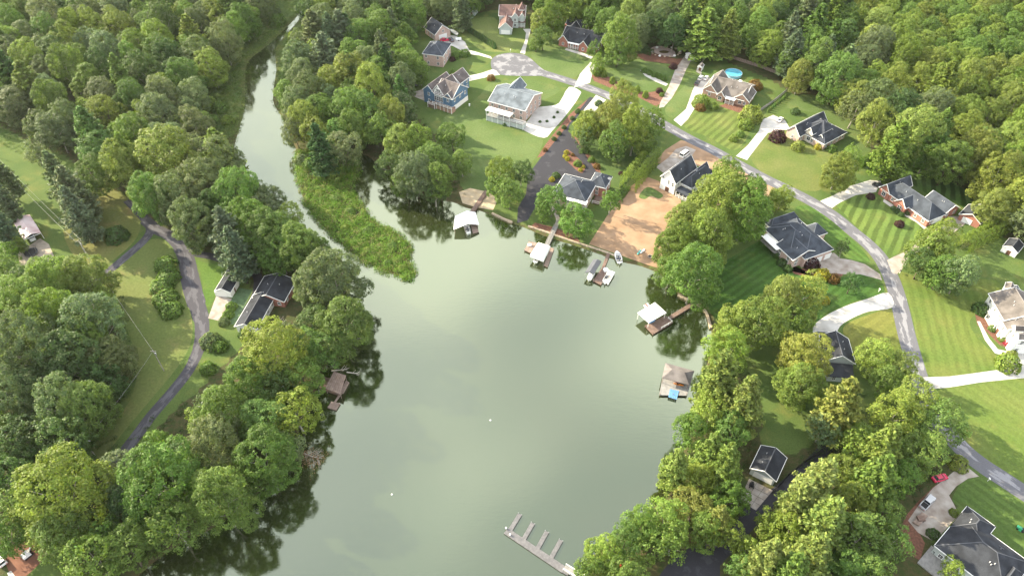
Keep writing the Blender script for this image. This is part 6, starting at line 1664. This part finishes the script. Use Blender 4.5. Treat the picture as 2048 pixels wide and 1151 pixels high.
for x, y, r, c, l in ((1145,309,4,RUST,'straw coloured tuft in the drive island'), (1156,326,8,HUE[1],'spiky green shrub in the drive island'), (1161,339,4.5,YEL,'yellow shrub at the lower tip of the drive island'), (1167,333,4,YEL,'yellow shrub at the right rim of the drive island'),
    (1112,350,8,HUE[4],'dark bush at the left corner of the slate roof house'), (1104,358,6,YEL,'yellow bush left of the slate roof house'), (1183,319,7,HUE[1],'round green shrub right of the black drive'), (1194,332,7,RUST,'rusty shrub right of the black drive'), (1170,300,8,HUE[4],'dark shrub right of the black drive, upper'),
    (1242,346,5,PUR,'purple plants in the small round bed on the shaded lawn'), (1347,132,8,PUR,'round purple shrub beside the gravel drive'), (1319,181,7,PUR,'purple shrub in the big mulch bed'), (1324,189,5,HUE[1],'green shrub below the purple one in the mulch bed'),
    (1403,202,17,HUE[2],'bushy yellow-green tree shrub at the pool house drive'), (1401,214,10,RUST,'rusty orange shrub at the pool house drive'), (1427,212,10,HUE[2],'young light shrub in front of the tan brick house'), (1503,228,22,HUE[3],'large golden shrub right of the tan brick house'), (1492,248,14,HUE[2],'golden shrub lower right of the tan brick house'), (1510,170,14,RUST,'brown bush behind the pool'),
    (1468,276,9,HUE[2],'yellow-green shrub row end by the striped lawn'), (1482,268,8,HUE[1],'green shrub beside the pool house lawn bed'), (1556,272,16,PUR,'dark bronze bush in front of the hipped brick house'), (1597,292,13,HUE[3],'golden shrub below the hipped brick house'), (1637,293,8,YEL,'yellow shrub at the hipped brick house door'), (1664,297,10,HUE[1],'green shrub at the right corner of the hipped brick house'),
    (1591,222,9,HUE[4],'dark shrub behind the white sedan'), (1646,548,15,YEL,'bright yellow bush at the slate roof house drive'), (1622,524,16,PUR,'dark purple bush beside the white garage doors'), (1565,524,10,HUE[4],'dark shrub at the lake corner of the slate roof house'), (1576,536,9,HUE[4],'dark shrub lower at the lake corner of the slate roof house'), (1553,508,9,HUE[4],'dark shrub under the white balcony'),
    (1668,556,12,RUST,'red-brown low shrub beside the slate house drive'), (1650,600,10,YEL,'small yellow tuft on the shaded striped lawn'), (1800,447,9,PUR,'small red maple bush on the striped front lawn'), (1788,416,6,HUE[4],'dark shrub at the red brick front walk, upper'), (1795,422,6,HUE[4],'dark shrub at the red brick front walk, middle'), (1803,428,6,HUE[4],'dark shrub at the red brick front walk, lower'), (1818,424,7,HUE[4],'dark shrub by the red brick house garage wing'), (1742,392,8,PUR,'purple bush left of the long red brick house'),
    (1964,616,16,HUE[4],'dark clipped bush at the white house porch'), (2007,676,9,HUE[2],'yellow-green shrub in the white house bed'), (2016,684,8,(0.42,.05,.09),'pink flowering shrub in the white house bed'), (2018,724,22,HUE[2],'large round clipped shrub beside the wide white drive'), (2026,706,9,HUE[3],'golden shrub touching the large round one'), (1986,656,8,HUE[1],'green shrub under the white house porch'),
    (1918,925,18,HUE[3],'golden green shrub at the mouth of the slab drive'), (1868,1066,12,HUE[4],'dark bush in the slab turning circle'), (1909,1024,9,HUE[2],'small shrub at the top corner of the deck house'), (2046,1140,10,PUR,'dark red shrub at the right lower corner'),
    (912,110,10,HUE[1],'round green bush at the tall pink brick house drive, left'), (930,106,10,HUE[1],'round green bush at the tall pink brick house drive, right'), (905,118,6,PUR,'purple bush at the tall pink brick house'), (982,155,8,RUST,'brown shrub at the tip of the pale drive'), (905,145,8,HUE[1],'leafy shrub behind the blue house'), (1108,277,5,HUE[4],'dark shrub in the long mulch strip, lowest'), (1118,266,5,HUE[4],'dark shrub in the long mulch strip, second from the bottom'), (1128,254,5,HUE[4],'dark shrub in the long mulch strip, third from the bottom'), (1145,236,5,HUE[4],'dark shrub in the long mulch strip, fourth from the bottom'), (1156,222,6,HUE[4],'dark shrub in the long mulch strip, fifth from the bottom'), (1090,299,5,RUST,'rusty shrub in the long mulch strip'), (1198,206,8,HUE[4],'dark shrub at the black drive entrance'),
    (1080,243,3,HUE[4],'tiny ball shrub in the white drive bed, lowest'), (1094,242,3,HUE[4],'tiny ball shrub in the white drive bed, second from below'), (1108,234,3,HUE[4],'tiny ball shrub in the white drive bed, third from below'), (1115,224,3,HUE[4],'tiny ball shrub in the white drive bed, topmost'), (1288,96,10,HUE[4],'dark bush left of the court garden'), (1202,142,10,HUE[3],'golden shrub beside the upper drive'), (992,225,6,RUST,'shrub under the pale house porch'), (1010,248,5,HUE[4],'dark shrub at the pale house porch steps'), (1044,250,5,HUE[1],'green shrub at the right end of the pale house')):
    shrub(x, y, r, 1, l, colour=c)
for i, (x, y) in enumerate(((1194,146),(1208,148),(1225,161),(1244,164),(1258,172),(1275,179),(1291,189))):
    shrub(x, y, 6, 2, f"upright shrub in the roadside mulch bed, {['first','second','third','fourth','fifth','sixth','seventh'][i]} from the left", 'upright shrubs in the roadside mulch bed', 3.0)
for i, (x, y) in enumerate(((1290,141),(1300,145),(1310,149),(1320,153),(1328,156))):
    shrub(x, y, 6.5, 1, f"low round shrub of the garden path row, {['first','second','third','fourth','last'][i]} from the left", 'shrubs of the garden path row')
ORD = 'first second third fourth fifth sixth seventh eighth ninth tenth eleventh twelfth thirteenth fourteenth fifteenth sixteenth seventeenth eighteenth nineteenth twentieth twenty-first twenty-second twenty-third last'.split()
# cypress rows
def row(a, b, n, h, label, group, hue=4, w=1.0):
    for k in range(n):
        x, y = a[0] + (b[0]-a[0]) * k / (n-1), a[1] + (b[1]-a[1]) * k / (n-1); g = G(x, y)
        me, tr, *_ = cypress(k % 3); hh = h * random.uniform(.88, 1.1)
        r = add_pair('cypress_tree', me, 'foliage', tr, 'trunk', (g.x, g.y, 0), random.uniform(0, 6), (hh*w, hh*w, hh), tuple(c * random.uniform(.85, 1.1) for c in HUE[hue]))
        tag(r, f'{label}, {ORD[k]} from the top' if n <= 30 else label, 'cypress', group)
row((921,52),(990,97), 24, 3.4, 'small dark cypress in the row beside the bright lawn', 'cypress row beside the bright lawn')
row((1570,196),(1536,224), 9, 2.2, 'small clipped evergreen along the grey wooden fence', 'evergreens along the grey fence', 1)
def hedge(label, pix, w, h, hue, leaf=.32, n=7000):
    P = [G(x, y) for x, y in pix]; rng = np.random.default_rng(int(P[0].x * 10) % 9999); seg = [(a, b, (b - a).length) for a, b in zip(P, P[1:])]; tot = sum(s[2] for s in seg); V, Nn = [], []
    for a, b, L in seg:
        m = int(n * L / tot); t = rng.uniform(-.02, 1.02, m); ph = rng.uniform(-.15, math.pi + .15, m); d = (b - a).normalized(); nx = Vector((-d.y, d.x, 0))
        bump = 1 + .12 * np.sin(t * L * 2.2) + .06 * np.sin(t * L * 5.1 + 1) + rng.normal(size=m) * .05
        cx, sz = np.cos(ph), np.sin(ph); cx = np.sign(cx) * np.abs(cx) ** .55; sz = np.clip(sz, 0, 1) ** .55
        side = cx * w / 2 * bump; zz = rng.uniform(0, 1, m); z = np.where(np.abs(cx) > .8, zz * h * .95, h * (sz * .35 + .65) * bump)
        V.append(np.stack([a.x + d.x * L * t + nx.x * side, a.y + d.y * L * t + nx.y * side, np.maximum(z, .05)], 1))
        q = np.stack([nx.x * cx, nx.y * cx, sz * .8 + .1], 1) + unit(m, rng) * .45; Nn.append(q / np.linalg.norm(q, axis=1)[:, None])
    C = np.concatenate(V); V2, Q = leaf_quads(C, np.concatenate(Nn), leaf, rng, .7)
    t = thing('hedge', label, 'hedge'); me = np_mesh('foliage', V2, Q, tint_cols(len(C), rng.uniform(.8, 1.2, len(C)), rng)); me.materials.append(M_LEAF); o = obj('foliage', me, t); o.color = (*HUE[hue], 1)
    b = MB()
    for a, c, L in seg:
        for k in range(int(L / 1.5) + 1): p = lerp(a, c, min(1, k * 1.5 / L)); b.tube((p.x, p.y, 0), (p.x, p.y, h * .6), .07, .04, 5)
    b.build('stems', M_BARK, t); recenter(t)
hedge('tall golden edged hedge between the shaded lawn and the bare lot', [(1254,380),(1278,352),(1304,322)], 6.5, 6.5, 2, .42, 9000)
hedge('tall clipped hedge running to the wood beside the small brick garage', [(1918,502),(1950,486),(1985,468),(2020,450)], 5.0, 5.5, 2, .4, 9000)
hedge('clipped hedge at the corner of the striped back lawn', [(1716,334),(1740,320),(1766,306)], 2.6, 2.8, 1)
hedge('dark rounded hedge behind the court garden', [(1280,104),(1292,106),(1304,110)], 3.0, 2.4, 4, .3, 2500)
hedge('leafy strip hedge beside the bare straw lot', [(1236,402),(1246,388),(1254,378)], 2.6, 1.8, 1, .3, 2500)

# ---- marsh island and undergrowth: uncountable, one object each
def clumps(name, label, pts, rlo, rhi, per, leaf, hues, zoff=0.0, flat=.7, seed=3):
    rng = np.random.default_rng(seed); C, Nn, Tn = [], [], []
    for x, y, z in pts:
        r = rng.uniform(rlo, rhi); m = int(per * (r / rhi) ** 1.3) + 4
        d = unit(m, rng); d[:, 2] = np.abs(d[:, 2]); C.append(np.array([x, y, z + zoff]) + d * np.array([r, r, r * flat]) * rng.uniform(.6, 1.05, m)[:, None])
        q = d * .8 + unit(m, rng) * .55 + np.array([0, 0, .3]); Nn.append(q / np.linalg.norm(q, axis=1)[:, None]); h = hues[rng.integers(len(hues))]; k = rng.uniform(.75, 1.25); Tn.append(np.tile(np.array(h) * k, (m, 1)))
    C = np.concatenate(C); V, Q = leaf_quads(C, np.concatenate(Nn), leaf, rng, .55); T = np.concatenate(Tn)
    col = np.concatenate([T * (1 + rng.normal(size=(len(T), 1)) * .12), np.ones((len(T), 1))], 1)
    me = np_mesh(name, V, Q, np.repeat(np.clip(col, 0, 1), 4, 0)); me.materials.append(MATS.get('ground_leaves') or leaf_mat('ground_leaves', .3, .2, False, (1, 1, 1)))
    return tag(obj(name, me), label, kind='stuff')
def scatter(poly_px, n, minshore=-.6, maxshore=999, keep=None, seed=1):
    rng = np.random.default_rng(seed); q = np.array([tuple(G(*p)[:2]) for p in poly_px]); lo, hi = q.min(0), q.max(0)
    P = rng.uniform(lo, hi, (n, 2)); P = P[in_poly(P, q)]; d = shore_dist(P); P = P[(d > minshore) & (d < maxshore)]; d = shore_dist(P)
    return [(x, y, min(0, dd * .35 - .5)) for (x, y), dd in zip(P, d)]
ISL = [(585,300),(716,300),(722,345),(706,378),(728,408),(752,440),(796,462),(826,492),(822,514),(834,546),(822,562),(796,556),(742,534),(696,504),(646,459),(606,410),(590,360)]
clumps('marsh_plants', 'bright green marsh plants covering the long island', [q for q in scatter(ISL, 9500, -1.2) if math.sin(q[0] * .55) * math.cos(q[1] * .48 + .6) + .5 * math.sin(q[0] * 1.3 + q[1] * .9) < .92 or random.random() < .25], .5, 1.8, 34, .40, [(.12,.23,.022),(.15,.245,.03),(.09,.19,.02),(.11,.22,.02),(.20,.20,.07)], flat=1.15)
shr = scatter([(430,40),(580,50),(590,310),(430,340)], 4200, -.6, 11) + scatter([(395,140),(500,120),(500,270),(420,280)], 1500, -.4, 40, seed=21) + scatter([(520,-40),(680,-40),(640,60),(560,110),(520,100)], 1300, -.5, 30, seed=5)
shr += scatter([(-60,180),(60,240),(130,300),(90,330),(0,290),(-60,260)], 900, 0, seed=15)
clumps('waterside_scrub', 'low green scrub along the narrow channel', shr, .5, 1.5, 22, .38, [(.10,.165,.03),(.13,.19,.035),(.08,.14,.03),(.14,.17,.05)], seed=8)
und = []
for poly, n, sd_ in (([(-60,-60),(560,-60),(500,380),(640,520),(560,500),(400,440),(240,340),(60,260),(-60,230)], 2600, 2), ([(-40,540),(240,560),(280,760),(160,900),(600,700),(640,560),(720,560),(700,720),(600,920),(300,1110),(100,1100),(-40,1060)], 2400, 3),
    ([(560,120),(800,100),(830,200),(930,390),(740,320),(600,300)], 1500, 4), ([(1440,620),(1500,720),(1520,860),(1480,980),(1300,1120),(1180,1151),(1330,1000),(1400,850),(1425,700)], 1500, 6), ([(1660,780),(1900,800),(1900,920),(1800,1040),(1780,1180),(1480,1180),(1560,1040)], 1000, 7),
    ([(1180,20),(1680,0),(2090,100),(2090,430),(1960,380),(1700,220),(1590,140),(1440,80),(1250,90)], 2400, 9)):
    und += scatter(poly, n, .3, seed=sd_)
clumps('undergrowth', 'shadowy undergrowth on the woodland floor', und, .6, 1.5, 16, .45, [(.05,.085,.022),(.065,.105,.028),(.04,.07,.02)], seed=12)
for x, y, r, h, l in ((682,318,26,1,'round bright bush at the head of the marsh island'), (650,345,17,1,'bright bush on the upper marsh island'), (622,328,16,1,'leafy bush at the channel side of the marsh island'), (668,352,16,2,'yellow-green bush on the upper marsh island, lower of two'), (604,318,14,0,'grey-green bush at the marsh island root')): shrub(x, y, r, h, l)

for x, y, r, h, l in ((415,205,17,2,'yellow-green bush in the open marsh left of the channel'), (440,215,14,1,'mid-green bush in the open marsh left of the channel'), (455,240,12,2,'pale bush at the water edge left of the channel'), (425,240,13,1,'dark-leaved bush below the leaning birch'), (555,40,16,1,'round bush beside the thin stream, left'), (590,75,15,2,'round bush beside the thin stream, right')): shrub(x, y, r, h, l)

for i, (x, y, r, h, w) in enumerate(((640,385,10,2,'upper left'), (672,395,12,1,'upper right'), (660,425,9,2,'left flank'), (700,420,12,1,'right flank'), (690,455,9,2,'middle'), (735,460,12,1,'right of the middle'), (735,500,9,2,'lower left'), (785,490,12,1,'lower right'), (775,525,9,1,'near the tip'), (806,535,10,2,'at the tip'))): shrub(x, y, r, h, f'leafy bush among the marsh plants, {w}', 'bushes among the marsh plants', 1.6)

# ---- dead wood
def bare_tree(label, px, py, h, m, lean=(0, 0), name='dead_tree', seed=1, spread=.55, n1=9):
    g = G(px, py); t = thing(name, label, 'tree', (g.x, g.y, 0)); rng = random.Random(seed); top = Vector((lean[0], lean[1], h)); b = MB(); b.tube((0,0,-.3), top * .55, .2, .13, 7); b.tube(top * .55, top, .13, .03, 6); b.build('trunk', m, t)
    b = MB()
    for k in range(n1):
        f = .3 + .65 * k / n1; p = top * f; a = rng.uniform(0, 6.28); L = h * spread * (1.15 - f) * rng.uniform(.7, 1.2); q = p + Vector((math.cos(a) * L, math.sin(a) * L, L * .55)); b.tube(p, q, .09, .03, 5)
        for j in range(4):
            s = lerp(p, q, rng.uniform(.4, 1)); a2 = a + rng.uniform(-1, 1); l2 = L * .45; e = s + Vector((math.cos(a2) * l2, math.sin(a2) * l2, l2 * rng.uniform(-.1, .8))); b.tube(s, e, .04, .012, 4)
            for i in range(3): s2 = lerp(s, e, rng.uniform(.4, 1)); b.tube(s2, s2 + Vector((rng.uniform(-1,1), rng.uniform(-1,1), rng.uniform(0,.8))) * l2 * .4, .02, .008, 4)
    b.build('branches', m, t); return t
M_DEAD = mat('bleached_wood', (0.46, 0.42, 0.37), .9, .12, 2.0)
bare_tree('bleached bare tree in front of the long roofed house', 562, 684, 9.5, M_DEAD, (.6, 1.2), seed=2, n1=11)
bare_tree('bleached dead snag rising from the left wood', 158, 185, 17, M_DEAD, (-1.5, .5), seed=4, spread=.35)
bare_tree('pale leaning birch trunk at the wood edge by the channel', 438, 176, 17, M_BARKP, (-4.5, 3.5), 'birch_trunk', 7, .12, 5)
bare_tree('pale straight birch trunk at the wood edge by the channel', 441, 150, 15, M_BARKP, (-.6, .8), 'birch_trunk', 8, .12, 5)
bare_tree('bare grey tree beside the golden tree at the far drive', 1088, 66, 11, M_DEAD, (.3, 0), seed=9, n1=12)
def fallen(label, px, py, a, L, m, z, brown=False, seed=1):
    g = G(px, py, z); t = thing('fallen_tree', label, 'fallen tree', (g.x, g.y, z), a); rng = random.Random(seed); b = MB(); b.tube((-L/2,0,.1),(L*.2,0,.25),.22,.12,7); b.tube((L*.2,0,.25),(L/2,.5,.3),.12,.04,6); b.build('trunk', m, t)
    b = MB()
    for k in range(10 if brown else 5):
        x = L * rng.uniform(-.1, .45); s = rng.choice((-1, 1)); l = L * rng.uniform(.2, .4); p = Vector((x, 0, .25)); q = p + Vector((l * .6, s * l * .6, rng.uniform(.1, .9))); b.tube(p, q, .07, .03, 5)
        for j in range(4): w = lerp(p, q, rng.uniform(.4, 1)); b.tube(w, w + Vector((rng.uniform(0,1), rng.uniform(-1,1), rng.uniform(-.1,.7))) * l * .4, .035, .012, 4)
    b.build('branches', m, t)
    if brown:
        rg = np.random.default_rng(5); C = np.stack([rg.uniform(-L * .1, L * .6, 500), rg.normal(size=500) * L * .17 - .6, rg.uniform(0, 1.0, 500)], 1); V, Q = leaf_quads(C, unit(500, rg), .34, rg); me = np_mesh('dead_leaves', V, Q, tint_cols(500, rg.uniform(.7, 1.3, 500), rg)); me.materials.append(M_LEAF); o = obj('dead_leaves', me, t); o.color = (.34, .21, .14, 1)
fallen('fallen tree with brown leaves hanging over the lower left shore', 612, 908, -.4, 10.0, M_DEAD, -.2, True)
fallen('bleached fallen trunk lying in the water above the old boathouse', 681, 740, .1, 5.5, M_DEAD, -.45, False, 3)
fallen('thin bleached branch in the water right of the old boathouse', 706, 746, -.2, 4.0, M_DEAD, -.5, False, 6)
# ---------------------------------------------------------------- summer haze over the whole valley
def haze(density):
    b = MB(); b.box(-5300, 5300, -3300, 6300, -4.0, 186.0)
    m = bpy.data.materials.new('haze'); m.use_nodes = True; nt = m.node_tree; nt.nodes.clear()
    v = N(nt, 'ShaderNodeVolumePrincipled'); v.inputs['Color'].default_value = (0.93, 0.95, 0.97, 1); v.inputs['Density'].default_value = density; v.inputs['Anisotropy'].default_value = 0.35
    o = N(nt, 'ShaderNodeOutputMaterial'); nt.links.new(v.outputs[0], o.inputs['Volume'])
    tag(b.build('haze', m), 'thin pale summer haze', kind='stuff')
haze(0.00003)
# ---------------------------------------------------------------- labels of the trees
LM = [(115,985,'above the red clay patch'),(330,955,'in the wood below the left lane'),(440,1000,'on the lower left shore'),(570,760,'above the old boathouse'),(670,600,'right of the long roofed house'),
 (110,620,'in the wood below the carport'),(120,800,'in the wood left of the meadow'),(30,420,'beside the pink carport'),(130,370,'along the left power line clearing'),(300,350,'at the wood edge above the lane fork'),(440,420,'in the wood above the white garage'),(550,480,'above the long roofed house'),
 (1440,440,'beside the lakeside lawn'),(1370,520,'on the shore right of the bare lot'),(1565,392,'at the road beside the bare lot'),(1120,415,'beside the railed pier'),(1015,365,'beside the metal boathouse'),(915,300,'on the lawn below the blue house'),(835,325,'on the shore left of the boardwalk'),
 (690,180,'in the wood left of the blue house'),(610,120,'beside the narrow channel'),(820,130,'left of the tall pink brick house'),(740,70,'behind the cul-de-sac houses'),(1240,245,'above the shaded lawn'),(1080,50,'right of the turret house'),(1240,80,'right of the black roofed ranch house'),(1400,50,'behind the white drive shed'),(1640,140,'behind the wooden fence corner'),
 (1760,220,'behind the hipped brick house'),(1880,290,'behind the striped back lawn'),(2000,320,'in the golden wood at right'),(1685,332,'beside the clipped corner hedge'),(1885,520,'in the clump inside the road bend'),(1695,530,'on the lawn of the slate roof house'),(1550,620,'above the dark gable house'),(1608,735,'beside the dark gable house'),
 (1450,760,'by the hip roofed boathouse'),(1400,900,'below the hip roofed boathouse'),(1420,1000,'beside the grey garage'),(1270,1080,'on the bank by the floating dock'),(1770,730,'right of the dark gable house'),(1830,850,'at the lower road bend'),(1700,900,'above the black fence'),(1620,1040,'right of the black drive'),(1740,1030,'left of the slab drive'),(1600,1130,'at the bottom beside the black drive'),(1900,1140,'on the grey deck corner')]
def label_trees(placed):
    groups = {}
    for root, kind, hue, x, y, rpx, fill in placed:
        lm = min(LM, key=lambda l: (l[0] - x) ** 2 + (l[1] - y) ** 2)
        size = 'small' if rpx < 26 else ('tall' if rpx < 45 else 'large')
        word = {'d': 'tree', 'p': 'pine'}[kind]
        groups.setdefault((size, HUEW[hue], word, lm[2], False), []).append((x, y, root, kind))
    for (size, hw, word, place, fill), L in groups.items():
        L.sort(key=lambda q: q[0])
        for i, (x, y, root, kind) in enumerate(L):
            if fill:
                lab = f'{size} {hw} {word} {place}'
            else: lab = f'{size} {hw} {word} {place}'
            if len(L) > 1: lab += f', {ORD[i]} from the left' if i < len(ORD) else ', further right'
            tag(root, lab, 'tree' if kind == 'd' else 'pine', 'trees ' + place)
label_trees(PLACED)
